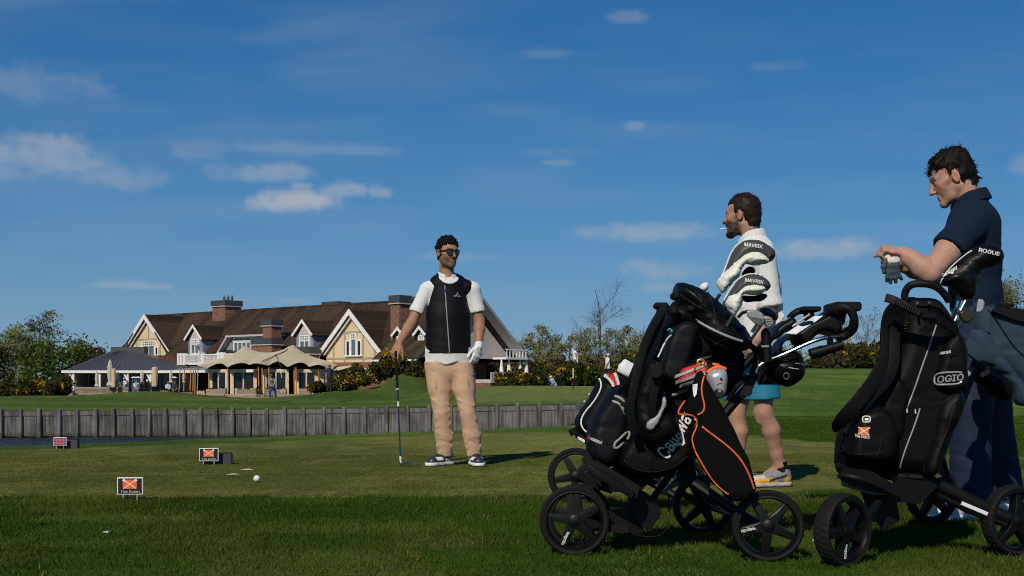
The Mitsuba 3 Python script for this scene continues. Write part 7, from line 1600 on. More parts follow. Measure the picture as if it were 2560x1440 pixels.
bc = pad(BC, 'body', [(2104, 1172), (2098, 1120), (2112, 1060), (2150, 1000), (2190, 940), (2218, 880), (2242, 790), (2262, 752), (2330, 748), (2376, 790), (2396, 836), (2404, 920), (2404, 985), (2390, 1050), (2356, 1142), (2318, 1196), (2232, 1190), (2150, 1180)], DC, 0.135, 0.085, 'm_nylon', dy=0.05, wr=0.007, fr=6, seed=41)
pad(BC, 'ball_pocket', [(2180, 1010), (2200, 960), (2230, 940), (2252, 960), (2258, 1010), (2250, 1060), (2235, 1100), (2205, 1100)], DC, 0.06, 0.035, 'm_nylon', dy=-0.05, wr=0.006, seed=42)
cp = pad(BC, 'crest_pocket', [(2099, 1140), (2098, 1095), (2112, 1045), (2140, 1020), (2178, 1012), (2206, 1028), (2220, 1062), (2218, 1105), (2204, 1148), (2160, 1156), (2115, 1150)], DC, 0.09, 0.038, 'm_nylon', dy=-0.09, wr=0.005, fr=8, seed=43)
sd = pad(BC, 'side_pocket', [(2298, 1190), (2300, 1120), (2318, 1040), (2348, 985), (2385, 968), (2398, 990), (2385, 1050), (2352, 1130), (2322, 1190)], DC, 0.08, 0.045, 'm_nylon', dy=-0.03, wr=0.008, fr=8, seed=44)
up2 = pad(BC, 'upper_pocket', [(2318, 970), (2325, 905), (2345, 850), (2372, 830), (2392, 850), (2400, 920), (2398, 968), (2360, 985)], DC, 0.06, 0.03, 'm_nylon', dy=-0.06, wr=0.005, seed=45)
pad(BC, 'base_cup', [(2098, 1160), (2200, 1168), (2320, 1190), (2318, 1202), (2240, 1205), (2150, 1192), (2100, 1180)], DC, 0.15, 0.12, 'm_plasticsoft', dy=0.04, wr=0, seed=46)
TOP = pad(BC, 'collar', [(2250, 800), (2252, 768), (2262, 746), (2300, 742), (2345, 748), (2375, 785), (2394, 815), (2398, 840), (2380, 830), (2340, 805), (2300, 792)], DC, 0.14, 0.10, 'm_plasticsoft', dy=0.03, wr=0, seed=47)
add(BC, 'handle', tube(spline([g_(2264, 752, -0.06), g_(2264, 728, -0.07), g_(2275, 714, -0.08), g_(2300, 709, -0.09), g_(2330, 713, -0.09), g_(2352, 726, -0.08), g_(2372, 752, -0.06)], 30), 0.0135, 12), 'm_plasticsoft')
strap(BC, 'rubber_strap', [(2213, 744, 4.68), (2240, 753, 4.67), (2275, 772, 4.66), (2320, 790, 4.67), (2360, 808, 4.70), (2392, 830, 4.76)], 0.030, 0.012, 'm_plasticsoft'); 
for i in range(12): 
    t = i / 11; x, y = 2238 + 60 * t, 752 + 30 * t; add(BC, 'strap_rib', cyl(g_(x - 2, y + 7, -0.222 + 0.006), g_(x + 2, y - 7, -0.222 + 0.006), 0.0035, 6), 'm_plastic')
add(BC, 'buckle', cbox(g_(2308, 800, -0.225), g_(2334, 780, -0.19), 0.008), 'm_plastic', smooth=25); add(BC, 'rivet', cyl(g_(2293, 757, -0.17), g_(2293, 757, -0.09), 0.006, 10), 'm_chrome'); add(BC, 'rivet', cyl(g_(2323, 756, -0.17), g_(2323, 756, -0.09), 0.005, 10), 'm_chrome')
strap(BC, 'shoulder_strap', [(2238, 770, 4.9), (2224, 790, 4.85), (2218, 840, 4.78), (2214, 890, 4.74), (2180, 960, 4.70), (2140, 1010, 4.68), (2105, 1050, 4.7), (2096, 1066, 4.76)], 0.050, 0.018, 'm_nylon')
strap(BC, 'shoulder_strap', [(2250, 800, 4.8), (2236, 870, 4.74), (2228, 930, 4.72), (2180, 990, 4.70), (2150, 1030, 4.70)], 0.040, 0.014, 'm_nylon')
for i in range(8): t = i / 7; add(BC, 'grip_rib', trimesh.creation.icosphere(subdivisions=2, radius=0.012).apply_transform(frame(first_hit(bc, [(2272 - 24 * t, 808 + 50 * t)], 0.002)[0], [1, 0, 0], [0, 0.5, 0], [0.2, 0, 0.45])), 'm_plastic', smooth=True)
line(BC, 'zip', bc, ((2341, 812), (2325, 860), (2304, 920), (2285, 975), (2268, 1018)), 0.0028, 'm_greytrim'); line(BC, 'zip', bc, ((2300, 1020), (2280, 1080), (2258, 1140), (2250, 1170)), 0.0028, 'm_greytrim'); line(BC, 'zip', up2, ((2335, 940), (2350, 905), (2372, 890), (2392, 886)), 0.0025, 'm_plasticsoft'); line(BC, 'zip', sd, ((2312, 1120), (2325, 1050), (2350, 1002), (2382, 988)), 0.0025, 'm_plasticsoft')
for px, py in ((2267, 1026), (2288, 1028), (2244, 985), (2245, 1015)): add(BC, 'zip_pull', tube([first_hit(bc, [(px, py - 5)], 0.008)[0], first_hit(bc, [(px + 1, py + 6)], 0.008)[0]], 0.0025, 6), 'm_lettering')
line(BC, 'pocket_seam', cp, ((2108, 1125), (2112, 1075), (2130, 1040), (2165, 1026), (2195, 1042), (2205, 1080), (2200, 1120), (2192, 1142)), 0.0028, 'm_plasticsoft')
def mark(parent, mesh, txt, x, y, w, h, slope=0.0, lean=0.0, m='m_lettering'):
    t_ = meshkit.text_mesh(txt, 1.0, 0.1, bold=True); L = np.ptp(t_.vertices[:, 0]); return decal(parent, 'lettering', mesh, t_, x, y, (w / L, w * slope / L), (lean, -h), m)
mark(BC, cp, 'The Dutch', 2136, 1092, 38, 7.5, 0.13); decal(BC, 'crest', cp, flat([(0, 0), (26, -4), (30, 19), (4, 18)], 1), 2144, 1086, (1, 0), (0, -1), 'm_orange')
for a, b_ in (((2146, 1068), (2173, 1088)), ((2175, 1070), (2146, 1086))): line(BC, 'crest_cross', cp, (a, b_), 0.0022, 'm_lettering', off=0.0045)
rr = np.array([(2157 + 9.5 * math.copysign(abs(math.cos(a)) ** 0.6, math.cos(a)) + 9, 1048 + 7.5 * math.copysign(abs(math.sin(a)) ** 0.6, math.sin(a))) for a in np.linspace(0, 2 * math.pi, 32)[:-1]]); add(BC, 'badge', tube(first_hit(cp, rr, 0.002), 0.0024, 6, closed=True), 'm_lettering'); decal(BC, 'badge_bar', cp, flat([(0, 0), (9, 0), (9, 6), (0, 6)], 1), 2162, 1051, (1, 0), (0, -1), 'm_lettering')
mark(BC, up2, 'OGIO', 2341, 957, 66, 16, -0.10, 1.5, 'm_greytrim'); mark(BC, up2, 'PRESS', 2344, 888, 32, 6.5, -0.18, 0.6)  # large letters: chrome given a darker grey to show it in shade
ov = np.array([(2372 + 36 * math.copysign(abs(math.cos(a)) ** 0.5, math.cos(a)), 946 - 0.1 * 36 * math.cos(a) + 15 * math.copysign(abs(math.sin(a)) ** 0.6, math.sin(a))) for a in np.linspace(0.6, 2 * math.pi - 0.6, 40)]); add(BC, 'badge_frame', tube(first_hit(up2, ov, 0.002), 0.0034, 6), 'm_silver')
# clubs in the right bag
k10 = thing('golf_club', 'driver with shiny black cover bearing white lettering in the right bag', 'golf club')
rc = pad(k10, 'head_cover', [(2350, 712), (2356, 690), (2380, 660), (2410, 634), (2440, 615), (2465, 608), (2490, 614), (2506, 634), (2505, 650), (2488, 666), (2452, 680), (2441, 720), (2428, 750), (2400, 742), (2372, 716)], 4.95, 0.06, 0.055, 'm_hood', wr=0.007, fr=14, seed=51, h=0.0065)
mark(k10, rc, 'ROGUE', 2445, 628, 52, 9, 0.22, 2.0); mark(k10, rc, 'Callaway', 2356, 694, 38, 8, -0.62, -3.0); decal(k10, 'chevron', rc, flat([(0, 3), (12, 0), (14, 3), (15, 14), (12, 14), (11, 5), (1, 6)], 1), 2370, 685, (1, 0), (0, -1), 'm_lettering')
line(k10, 'piping', rc, ((2352, 708), (2360, 690), (2382, 664), (2410, 640), (2430, 626)), 0.003, 'm_leather', off=0.0); add(k10, 'shaft', cyl(W(2420, 740, 4.95), W(2360, 850, 4.95), 0.007, 8), 'm_steel')
k11, _ = blade('golf_club', 'pale grey mallet head sticking out right of the right bag', [(2436, 752), (2444, 748), (2458, 750), (2460, 765), (2452, 780), (2440, 782), (2434, 772)], 5.0, ((2438, 770), (2410, 800), (2390, 830)), m='m_silver')
k12, _ = blade('golf_club', 'bronze iron head in the mouth of the right bag', [(2398, 780), (2420, 776), (2438, 782), (2430, 800), (2414, 808), (2400, 796)], 4.9, ((2400, 782), (2392, 770), (2380, 800)), m='m_bronze')
k13, _ = blade('golf_club', 'grey blade hanging beside the chrome lettering of the right bag', [(2392, 920), (2412, 922), (2428, 934), (2418, 946), (2396, 955), (2388, 940)], 4.95, ((2392, 925), (2388, 880), (2386, 820)), m='m_silver')
for i in range(2): k = thing('golf_club', ('left', 'right')[i] + ' thin steel shaft beside the collar of the right bag', 'golf club'); add(k, 'shaft', cyl(W(2396 + 10 * i, 752, 4.95), W(2384 + 10 * i, 800, 4.95), 0.006, 8), 'm_chrome')
# jacket over the handle
JK = thing('jacket', 'slate blue jacket draped over the handle of the right trolley', 'jacket')
jm = pad(JK, 'body', [(2440, 800), (2452, 774), (2475, 764), (2510, 770), (2560, 778), (2620, 790), (2625, 990), (2590, 1012), (2562, 1000), (2550, 950), (2515, 925), (2480, 895), (2455, 865)], 5.72, 0.05, 0.04, 'm_jacket', dy=0.0, wr=0.015, fr=8, seed=61)
jm2 = pad(JK, 'sleeve', [(2430, 828), (2450, 826), (2480, 850), (2512, 895), (2545, 945), (2568, 1010), (2545, 1012), (2528, 975), (2500, 942), (2470, 915), (2440, 890), (2425, 855)], 5.66, 0.06, 0.045, 'm_jacket', dy=0.0, wr=0.012, fr=11, seed=62)
decal(JK, 'dark_tag', jm2, flat([(0, 0), (22, 14), (30, 6), (8, -8)], 1), 2448, 936, (1, 0), (0, -1), 'm_plasticsoft'); line(JK, 'zip', jm, ((2470, 775), (2500, 815), (2530, 860), (2560, 890)), 0.0035, 'm_nylon2')
KB = thing('carry_pouch', 'black hanging pouch under the jacket on the right trolley', 'pouch'); pad(KB, 'body', [(2440, 900), (2470, 930), (2510, 945), (2528, 965), (2520, 998), (2480, 990), (2445, 960), (2425, 920)], 5.6, 0.07, 0.05, 'm_nylon', dy=0.0, wr=0.004, seed=63); strap(KB, 'mesh_side', [(2412, 860, 5.5), (2440, 880, 5.5), (2470, 905, 5.52)], 0.06, 0.03, 'm_jacket')

# lighter seam lines as painted highlights, and small hardware, break up the black cloth
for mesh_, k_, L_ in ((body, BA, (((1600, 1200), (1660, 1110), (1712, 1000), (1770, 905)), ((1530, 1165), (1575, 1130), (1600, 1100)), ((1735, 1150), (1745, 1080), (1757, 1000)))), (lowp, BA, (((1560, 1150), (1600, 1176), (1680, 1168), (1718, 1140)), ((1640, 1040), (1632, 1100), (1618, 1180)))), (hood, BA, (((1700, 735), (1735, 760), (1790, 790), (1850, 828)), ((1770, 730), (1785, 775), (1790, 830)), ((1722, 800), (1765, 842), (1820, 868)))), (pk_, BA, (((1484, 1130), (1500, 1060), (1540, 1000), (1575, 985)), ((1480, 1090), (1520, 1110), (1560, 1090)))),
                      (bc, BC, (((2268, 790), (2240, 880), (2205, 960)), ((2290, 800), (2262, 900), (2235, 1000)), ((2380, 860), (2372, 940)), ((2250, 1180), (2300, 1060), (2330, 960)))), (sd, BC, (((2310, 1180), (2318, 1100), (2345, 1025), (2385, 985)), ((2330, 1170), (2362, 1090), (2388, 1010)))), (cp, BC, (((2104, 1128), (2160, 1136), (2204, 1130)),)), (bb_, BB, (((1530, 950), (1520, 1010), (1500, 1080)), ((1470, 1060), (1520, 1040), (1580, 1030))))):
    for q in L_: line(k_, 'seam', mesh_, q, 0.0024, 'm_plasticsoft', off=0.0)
for px, py in ((1654, 985), (1700, 925), (1726, 770), (1560, 1010)): add(BA, 'buckle', cbox(first_hit(body, [(px, py)], 0.10)[0] - [0.012, 0.004, 0.009], first_hit(body, [(px, py)], 0.10)[0] + [0.012, 0.004, 0.009], 0.003), 'm_greytrim' if px == 1654 else 'm_plasticsoft', smooth=25)
# ---------------------------------------------------------------- tee markers, ball, small things on the grass
def marker(px, py, d, wpx, label, block, plaid=False, yaw=0.0):
    """a tee sign on two pegs, seen at pixel px with its feet at py"""
    k = thing('tee_marker', label, 'sign'); o = W(px, py, d); o[2] = 0.0
    w = wpx / F * d; h = w * 0.69; z0 = 0.028; M = frame(o, [math.cos(yaw), math.sin(yaw), 0], [-math.sin(yaw), math.cos(yaw), 0], [0, 0, 1])
    a = lambda lo, hi, c=0.003: xf(cbox(lo, hi, c), M)
    add(k, 'frame', a([-w / 2, 0, z0], [w / 2, 0.012, z0 + h]), 'm_white', smooth=False)
    b_ = 0.006
    if not plaid:
        add(k, 'panel', a([-w / 2 + b_, -0.002, z0 + b_], [w / 2 - b_, 0.002, z0 + h - b_], 0.0008), 'm_black', smooth=False)
        add(k, 'emblem', a([-w * 0.27, -0.004, z0 + h * 0.34], [w * 0.27, 0.0, z0 + h * 0.86], 0.0008), 'm_orange', smooth=False)
        cr = []
        for s in (-1, 1):
            p0, p1 = np.array([-s * w * 0.25, -0.0055, z0 + h * 0.36]), np.array([s * w * 0.25, -0.0055, z0 + h * 0.86]); t = unit(p1 - p0); n = np.array([-t[2], 0, t[0]])
            cr += [hullpts([p + n * q + [0, y, 0] for p, wd in ((p0, 0.0014), (p1, 0.0026)) for q in (-wd, wd) for y in (0, 0.002)]), hullpts([p1 + n * q + t * r_ + [0, y, 0] for q in (-0.0065, 0.0065) for r_ in (-0.010, 0.003) for y in (0, 0.002)])]
        add(k, 'crossed_clubs', xf(cat(cr), M), 'm_paper', smooth=False)
        t = meshkit.text_mesh('The Dutch', h * 0.115, 0.0015); L = np.ptp(t.vertices[:, 0]); s = w * 0.72 / L; t.apply_scale([s, 1, 1])
        add(k, 'lettering', xf(t, M @ frame([-w * 0.36, -0.0025, z0 + h * 0.13], [1, 0, 0], [0, 0, 1], [0, -1, 0])), 'm_lettering', smooth=False)
    else:
        n = 24; g = gridmesh(np.linspace(-w / 2 + b_, w / 2 - b_, n), np.linspace(z0 + b_, z0 + h - b_, 18), lambda X, Y: 0 * X); v = np.asarray(g.vertices)
        i, j = np.round((v[:, 0] + w / 2) / w * 8) % 2, np.round((v[:, 1] - z0) / h * 6) % 2; c = np.where((i * j)[:, None] > 0, [0.05, 0.10, 0.35], np.where(((i + j) % 2)[:, None] > 0, [0.45, 0.06, 0.07], [0.62, 0.20, 0.16]))
        add(k, 'panel', xf(raw(np.stack([v[:, 0], 0 * v[:, 0] - 0.003, v[:, 1]], -1), g.faces), M), 'm_vc', smooth=False, color=c)
    for x in (-0.27, 0.27): add(k, 'peg', xf(cyl([x * w, 0.006, -0.03], [x * w, 0.006, z0 + 0.004], 0.0045, 8), M), 'm_greytrim')
    if block:
        kb = thing('tee_block', block[4], 'block'); x0, x1, zt, dy = block[:4]; mat('m_block', (0.045, 0.045, 0.052), 0.7)
        add(kb, 'body', xf(cbox([x0 / F * d, dy, -0.01], [x1 / F * d, dy + 0.085, zt / F * d], 0.006), M), 'm_block', smooth=False)
        add(kb, 'top_plate', xf(cbox([x0 / F * d + 0.004, dy + 0.004, zt / F * d + 0.001], [x1 / F * d - 0.004, dy + 0.081, zt / F * d + 0.005], 0.002), M), 'm_plasticsoft', smooth=False)
marker(325, 1250, 7.27, 64, 'black tee sign with orange emblem nearest the camera on the left', None, yaw=0.06)
marker(522, 1162, 10.5, 48, 'black tee sign with orange emblem farther back beside the golf ball', (-25, 54, 27, 0.06, 'dark rectangular tee block behind the farther orange sign'), yaw=0.10)
marker(150, 1122, 13.15, 32, 'small red checked tee sign at the back of the tee', (-16, 39, 22, 0.06, 'dark rectangular tee block behind the red checked sign'), plaid=True, yaw=0.05)
GB = thing('golf_ball', 'white golf ball lying on the tee left of the golfer', 'golf ball')
ball = trimesh.creation.icosphere(subdivisions=5, radius=0.02135); dpt = trimesh.creation.icosphere(subdivisions=2, radius=1.0).vertices; bv = np.asarray(ball.vertices); bn = bv / 0.02135
ang = np.arccos(np.clip((bn @ dpt.T).max(1), -1, 1)); ball.vertices = bv * (1 - 0.014 * np.clip(1 - (ang / 0.115) ** 2, 0, 1))[:, None]
p = W(642, 1201, 8.60); add(GB, 'cover', ball.apply_translation([p[0], p[1], 0.0245]), 'm_trim', smooth=True)
def patch(name, label, cat_, px, py, L, Wd, ang, m, seed, h=0.004):
    d = F * HC / (py - HY); o = W(px, py, d); r = rng(seed); k = thing(name, label, cat_); a = np.linspace(0, 2 * math.pi, 26)[:-1]
    q = np.stack([L * np.cos(a) * (0.7 + 0.5 * r.random(25)), Wd * np.sin(a) * (0.6 + 0.7 * r.random(25))], -1); c, s = math.cos(ang), math.sin(ang); q = q @ np.array([[c, s], [-s, c]])
    v = np.vstack([np.column_stack([o[0] + q[:, 0], o[1] + q[:, 1], 0 * a + 0.003]), [[o[0], o[1], h + 0.006]]]); i = np.arange(25)
    add(k, 'sand', raw(v, np.stack([i, (i + 1) % 25, 0 * i + 25], -1)), m, smooth=True)
mat('m_sandwhite', (0.46, 0.45, 0.40), 0.9)
patch('divot', 'pale sanded divot just behind the golf ball', 'divot', 618, 1175, 0.045, 0.055, 0.5, 'm_sandwhite', 1)
patch('divot', 'thin pale sanded divot left of the golf ball', 'divot', 583, 1187, 0.05, 0.025, 0.3, 'm_sandwhite', 2)
mat('m_earth', (0.05, 0.038, 0.022), 0.95)
patch('divot', 'bare brown divot below the farther tee sign', 'divot', 528, 1195, 0.05, 0.05, 0.2, 'm_earth', 3); patch('divot', 'small bare brown mark right of the nearest tee sign', 'divot', 505, 1181, 0.02, 0.03, 0.2, 'm_earth', 4)
for px, py, lb, sd in ((266, 1342, 'scrap of white feather lying in the rough at the lower left', 5), (2036, 1366, 'white tee scrap on the grass left of the right trolley wheel', 6)):
    d = F * HC / (py - HY); o = W(px, py, d); o[2] = 0.022; k = thing('litter_scrap', lb, 'litter'); r = rng(sd)
    add(k, 'scrap', cat([hullpts(o + r.normal(size=(6, 3)) * [0.008, 0.005, 0.004] + r.normal(size=3) * [0.006, 0.004, 0.002]) for _ in range(3)]), 'm_paper', smooth=False)

# ---------------------------------------------------------------- far golfers and guests
def fig(label, d, J_, top, legs, hat=None, hair=(0.03, 0.02, 0.015), skin=(0.36, 0.20, 0.14), sleeve=1.0, group=None, seated=False):
    """a small far figure; J_: head, neck, hip, shoulders, elbows, hands, knees, feet as photo pixels (+ optional depth)"""
    k = thing('person', label, 'person', group); P = lambda n: W(*(J_[n][:2]), d + (J_[n][2] if len(J_[n]) > 2 else 0)); h = 0.016
    b = Blob(0.04); hd = P('head'); b.ell(hd, (0.078, 0.095, 0.118)); b.cap(hd - [0, 0, 0.06], P('neck'), 0.055); b.cap(P('neck') - [0, 0, 0.05], P('hip'), 0.11, 0.10)
    b.ell(hd + [0.0, -0.10, -0.02], (0.014, 0.02, 0.02), None, 0.01)
    for s in 'LR':
        if 'e' + s in J_:
            b.cap(P('s' + s), P('e' + s), 0.045, 0.038); b.cap(P('e' + s), P('h' + s), 0.038, 0.03); b.ell(P('h' + s), (0.04, 0.04, 0.05))
        if 'k' + s in J_: b.cap(P('hip'), P('k' + s), 0.08, 0.05); b.cap(P('k' + s), P('f' + s), 0.05, 0.04)
    m = b.mesh(h); add(k, 'body', m, 'm_skin', smooth=True, color=np.tile(skin, (len(m.vertices), 1)))
    t = Blob(0.05); t.cap(P('neck') - [0, 0, 0.07], P('hip') + [0, 0, 0.05], 0.155, 0.15)
    for s in 'LR':
        if 'e' + s in J_:
            t.cap(P('neck') - [0, 0, 0.03], P('s' + s), 0.07, 0.07); e_ = P('s' + s) + (P('e' + s) - P('s' + s)) * min(1, sleeve); t.cap(P('s' + s), e_, 0.065, 0.06)
            if sleeve > 1: t.cap(P('e' + s), P('e' + s) + (P('h' + s) - P('e' + s)) * 0.85, 0.06, 0.048)
    g = rumple(t.mesh(h), 0.01, 6, 5); add(k, 'top', g, 'm_vc', smooth=True, color=np.tile(top, (len(g.vertices), 1)))
    if 'kL' in J_:
        t = Blob(0.04); t.cap(P('hip') + [0, 0, 0.02], P('hip') - [0, 0, 0.05], 0.145)
        for s in 'LR':
            t.cap(P('hip') * 0.8 + P('k' + s) * 0.2, P('k' + s), 0.105, 0.082); t.cap(P('k' + s), P('f' + s) + [0, 0, 0.05], 0.082, 0.075)
            sh = Blob(0.03); f_ = P('f' + s); sh.cap(f_ + [0, 0.06, 0.04], f_ + [0, -0.14, 0.03], 0.045, 0.04); add(k, 'shoe', sh.mesh(0.014), 'm_dark', smooth=True)
        g = rumple(t.mesh(h), 0.01, 6, 6); add(k, 'trousers', g, 'm_vc', smooth=True, color=np.tile(legs, (len(g.vertices), 1)))
    if hat is not None:
        t = Blob(0.02); t.ell(hd + [0, 0, 0.05], (0.098, 0.112, 0.09)); t.cut(hd + [0, 0, 0.03], (0, -0.2, -1), 0.01); t.ell(hd + np.array(J_.get('brim', (0, -0.1, 0.04))), (0.075, 0.10, 0.014), None, 0.01)
        g = t.mesh(0.013); add(k, 'cap', g, 'm_vc', smooth=True, color=np.tile(hat, (len(g.vertices), 1)))
    else:
        t = Blob(0.02); t.ell(hd + [0, 0.015, 0.045], (0.088, 0.100, 0.095)); t.cut(hd + [0, 0, 0.0], (0, -0.5, -1), 0.01); g = rumple(t.mesh(0.013), 0.008, 20, 7); add(k, 'hair', g, 'm_vc', smooth=True, color=np.tile(hair, (len(g.vertices), 1)))
    return k
fig('golfer in grey top and blue trousers bending over a putt before the tent', 86, dict(head=(678, 940, -0.25), neck=(679, 946, -0.1), hip=(681, 966, 0.15), sL=(686, 948, -0.05), sR=(672, 949, -0.05), eL=(688, 957, -0.15), eR=(672, 958, -0.15), hL=(682, 965, -0.35), hR=(680, 966, -0.35), kL=(688, 979), kR=(675, 979), fL=(689, 992), fR=(675, 992)), (0.22, 0.225, 0.23), (0.02, 0.055, 0.17), hat=(0.12, 0.13, 0.14), sleeve=1.5)
PT = thing('golf_club', 'putter of the bending golfer by the tent', 'golf club'); add(PT, 'shaft', cyl(W(681, 966, 85.6), W(681, 992, 85.3), 0.012, 6), 'm_steel'); add(PT, 'head', cbox(W(680, 993, 85.4) - [0.05, 0.02, 0.0], W(680, 993, 85.4) + [0.06, 0.02, 0.03], 0.005), 'm_dark')
fig('golfer in dark navy clothes and grey hat seen from behind near the gorse', 86, dict(head=(824, 916), neck=(824, 922), hip=(823, 945), sL=(832, 926), sR=(815, 926), eL=(840, 937), eR=(809, 935, -0.1), hL=(846, 950, 0.1), hR=(815, 940, -0.2), kL=(826, 962), kR=(820, 962), fL=(827, 979), fR=(819, 979)), (0.012, 0.022, 0.055), (0.008, 0.010, 0.018), hat=(0.14, 0.16, 0.18), sleeve=1.5, skin=(0.38, 0.22, 0.16))
k = thing('golf_club', 'club held by the navy golfer near the gorse', 'golf club'); add(k, 'shaft', cyl(W(846, 949, 86.1), W(853, 967, 86.0), 0.014, 6), 'm_steel'); add(k, 'head', cbox(W(853, 968, 86) - 0.04, W(853, 968, 86) + 0.04, 0.01), 'm_iron')
zz = HC - (962 - HY) / F * 92
fig('golfer in white cap and white polo walking right of the flag', 92, dict(head=(1520, 889), neck=(1519, 896), hip=(1520, 922), sL=(1522, 899, -0.18), sR=(1516, 900, 0.18), eL=(1518, 910, -0.22), eR=(1514, 911, 0.22), hL=(1514, 921, -0.25), hR=(1512, 921, 0.2), kL=(1524, 940, -0.1), kR=(1516, 940, 0.1), fL=(1524, 958, -0.1), fR=(1514, 958, 0.1), brim=(0.11, -0.02, 0.04)), (0.72, 0.73, 0.76), (0.012, 0.018, 0.04), hat=(0.75, 0.75, 0.75), sleeve=0.7)
k = thing('golf_club', 'club carried level by the white capped golfer', 'golf club'); add(k, 'shaft', cyl(W(1490, 931, 91.8), W(1514, 932, 91.8), 0.013, 6), 'm_steel'); add(k, 'head', cbox(W(1488, 931, 91.8) - 0.05, W(1488, 931, 91.8) + 0.04, 0.01), 'm_iron')
fig('man in light blue shirt and white cap crouching behind the right green', 92, dict(head=(1377, 944), neck=(1379, 948, 0.0), hip=(1388, 964), sL=(1383, 950, -0.15), sR=(1380, 951, 0.15), eL=(1386, 957, -0.2), eR=(1382, 957, 0.2), hL=(1380, 962, -0.2), hR=(1378, 962, 0.2), brim=(-0.11, -0.02, 0.03)), (0.22, 0.36, 0.62), (0.02, 0.02, 0.03), hat=(0.75, 0.75, 0.76), sleeve=0.7)
def guest(px, yh, d, label, top, hair=(0.03, 0.02, 0.015), hat=None):
    fig(label, d, dict(head=(px, yh), neck=(px, yh + 5), hip=(px + 1, yh + 22), sL=(px + 5, yh + 7), sR=(px - 5, yh + 7), eL=(px + 6, yh + 14, -0.1), eR=(px - 6, yh + 14, -0.1), hL=(px + 2, yh + 18, -0.3), hR=(px - 3, yh + 18, -0.3)), top, (0, 0, 0), hat=hat, hair=hair, sleeve=0.8, group='guests sitting on the terrace')
guest(310, 948, 117.3, 'guest in white shirt and white cap sitting under the pavilion', (0.72, 0.72, 0.74), hat=(0.7, 0.7, 0.7)); guest(326, 953, 118.5, 'guest in dark blue sitting beside the heaters', (0.02, 0.03, 0.07)); guest(341, 953, 117.0, 'guest in white shirt sitting between the patio heaters', (0.70, 0.71, 0.76))
guest(420, 957, 113.5, 'guest in pale blue shirt leaning over the planter between pavilion and tent', (0.45, 0.52, 0.66)); guest(437, 957, 113.5, 'guest in dark jacket next to the pale blue one', (0.015, 0.02, 0.04)); guest(300, 952, 119.0, 'guest with grey top behind the white capped one', (0.16, 0.15, 0.17))
# trolleys far away
def far_trolley(px, py, d, label, w, seed, white=False):
    k = thing('golf_trolley', label, 'golf trolley'); s = w / F * d; o = W(px, py, d); r = rng(seed)
    add(k, 'bag', hullpts([o + s * np.array(q) for q in ((-0.12, 0.1, 0.25), (0.1, 0.1, 0.2), (-0.12, -0.1, 0.25), (0.1, -0.1, 0.2), (-0.42, 0.08, 1.05), (-0.2, 0.08, 1.12), (-0.42, -0.08, 1.05), (-0.2, -0.08, 1.12))]), 'm_plasticsoft', smooth=20)
    add(k, 'frame', cat([tube([o + s * np.array(q) for q in ((0.35, 0, 0.15), (0, 0, 0.2), (-0.55, 0, 0.9))], 0.025 * s, 6)]), 'm_plastic')
    for x, y in ((-0.35, -0.25), (-0.35, 0.25), (0.35, 0)): add(k, 'wheel', tube([o + s * np.array([x + 0.14 * math.cos(a), y, 0.15 + 0.14 * math.sin(a)]) for a in np.linspace(0, 2 * math.pi, 18)[:-1]], 0.03 * s, 6, closed=True), 'm_rubber')
    if white: add(k, 'club_cover', trimesh.creation.icosphere(subdivisions=2, radius=0.14 * s).apply_translation(o + s * np.array([-0.35, 0, 1.15])), 'm_leather', smooth=True)
far_trolley(655, 992, 86.5, 'small black golf trolley beside the bending golfer', 26, 1); far_trolley(377, 979, 112, 'golf trolley with white headcovers standing before the pavilion', 24, 2, True); far_trolley(365, 980, 112.5, 'golf trolley half hidden behind the other before the pavilion', 20, 3)

# ---------------------------------------------------------------- grass
def turf(n, size, h0, h1, w, seed, lean=0.55, bias=(0.25, 0.1)):
    r = rng(seed); P = (r.random((n, 2)) - 0.5) * size * 1.12; a = r.random(n) * 2 * np.pi; H = h0 + (h1 - h0) * r.random(n) ** 1.5
    side = np.stack([np.cos(a), np.sin(a), 0 * a], -1) * (w * (0.6 + 0.8 * r.random(n)))[:, None] / 2
    l = r.normal(size=(n, 2)) * lean * 0.6 + np.array(bias); b = np.column_stack([P, 0 * a - 0.004]); mid = b + np.column_stack([l * H[:, None] * 0.4, H * 0.6]); tip = b + np.column_stack([l * H[:, None] * 1.25, H * (1 - 0.12 * np.hypot(l[:, 0], l[:, 1]))])
    v = np.stack([b - side, b + side, mid + side * 0.8, mid - side * 0.8, tip], 1).reshape(-1, 3); k = np.arange(n)[:, None] * 5
    return raw(v, np.vstack([k + [0, 1, 2], k + [0, 2, 3], k + [3, 2, 4]]))
protos = {}
for nm, args, m_ in (('turf_long_one', (3100, 0.5, 0.010, 0.036, 0.0032, 1), 'l_blade'), ('turf_long_two', (3100, 0.5, 0.010, 0.034, 0.0032, 2), 'l_blade2'), ('turf_straw', (130, 0.5, 0.015, 0.036, 0.003, 3), 'l_straw'), ('turf_mid', (1700, 0.8, 0.014, 0.04, 0.0055, 4), 'l_blade'), ('turf_short', (2600, 0.6, 0.005, 0.014, 0.003, 5), 'l_tee')):
    scene[nm] = {'type': 'shapegroup', 'blades': mikit.ply(turf(*args), m_)}
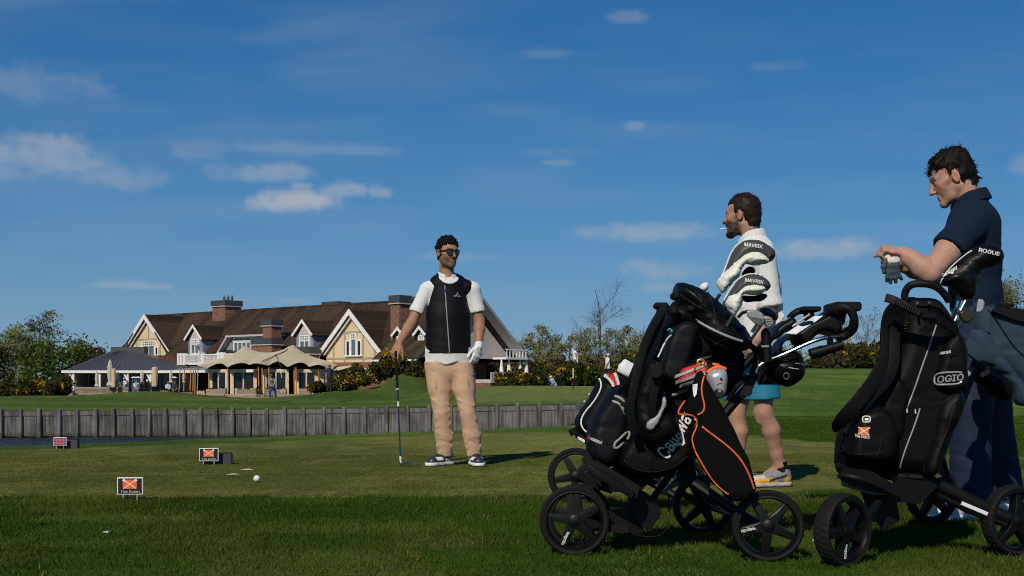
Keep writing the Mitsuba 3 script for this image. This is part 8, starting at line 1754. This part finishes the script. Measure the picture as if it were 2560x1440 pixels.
def scatter(key, label, spots, names, jit, seed, scale=(0.9, 1.2)):
    r = rng(seed); labels[key] = {'label': label, 'kind': 'stuff', 'category': 'grass'}
    for i, (x, y) in enumerate(spots):
        z = float(znear(np.array([[x]]), np.array([[y]]))[0, 0]); s = scale[0] + (scale[1] - scale[0]) * float(np.clip(0.2 * r.random() + 1.7 * (meshkit.fbm(np.array([[x * 1.1, y * 0.9, 2.0]]), 3, 7)[0] - 0.27), 0, 1))
        for q, nm in enumerate(names(r)):
            scene[f'{key}__{i * 2 + q + 1:03d}'] = {'type': 'instance', 'shapegroup': {'type': 'ref', 'id': nm}, 'to_world': T().translate([x + jit * r.normal(), y + jit * r.normal(), z]).rotate([0, 0, 1], float(r.integers(0, 4) * 90 + r.normal() * 12)).scale([1, 1, s])}
def tee_near(x): return np.interp(x, *zip(*sorted(TEE[:9])))
def tee_far(x): return np.interp(x, *zip(*sorted(TEE[8:])))
def on_tee(x, y, g=0.0): return x < 4.5 + g and tee_near(x) - g < y < tee_far(x) + g
sp = [(x, y) for y in np.arange(3.9, 9.6, 0.46) for x in np.arange(-0.40 * y - 0.5, 0.40 * y + 0.7, 0.46) if not on_tee(x, y + 0.20, 0) and not on_tee(x, y, -0.1)]
scatter('rough_grass', 'longer dark green grass in the foreground', sp, lambda r: [('turf_long_one', 'turf_long_two')[int(r.random() > 0.62)]] + (['turf_straw'] if r.random() > 0.5 else []), 0.02, 1, (0.65, 1.45))
sp = [(x, y) for y in np.arange(9.4, 21, 0.72) for x in np.arange(-0.40 * y - 0.3, 0.40 * y + 0.8, 0.72) if not on_tee(x, y, 0.25) and y < lip_y(x) + 0.4 and x > 1.4]
scatter('bank_grass', 'rough grass on the bank right of the tee and along the pond edge', sp, lambda r: ['turf_mid'], 0.05, 2, (0.7, 1.1))
sp = [(x, y) for y in np.arange(7.3, 12.0, 0.55) for x in np.arange(-0.40 * y - 0.3, 0.40 * y + 0.3, 0.55) if on_tee(x, y, -0.22)]
scatter('tee_grass', 'short mown grass of the tee', sp, lambda r: ['turf_short'], 0.03, 3)
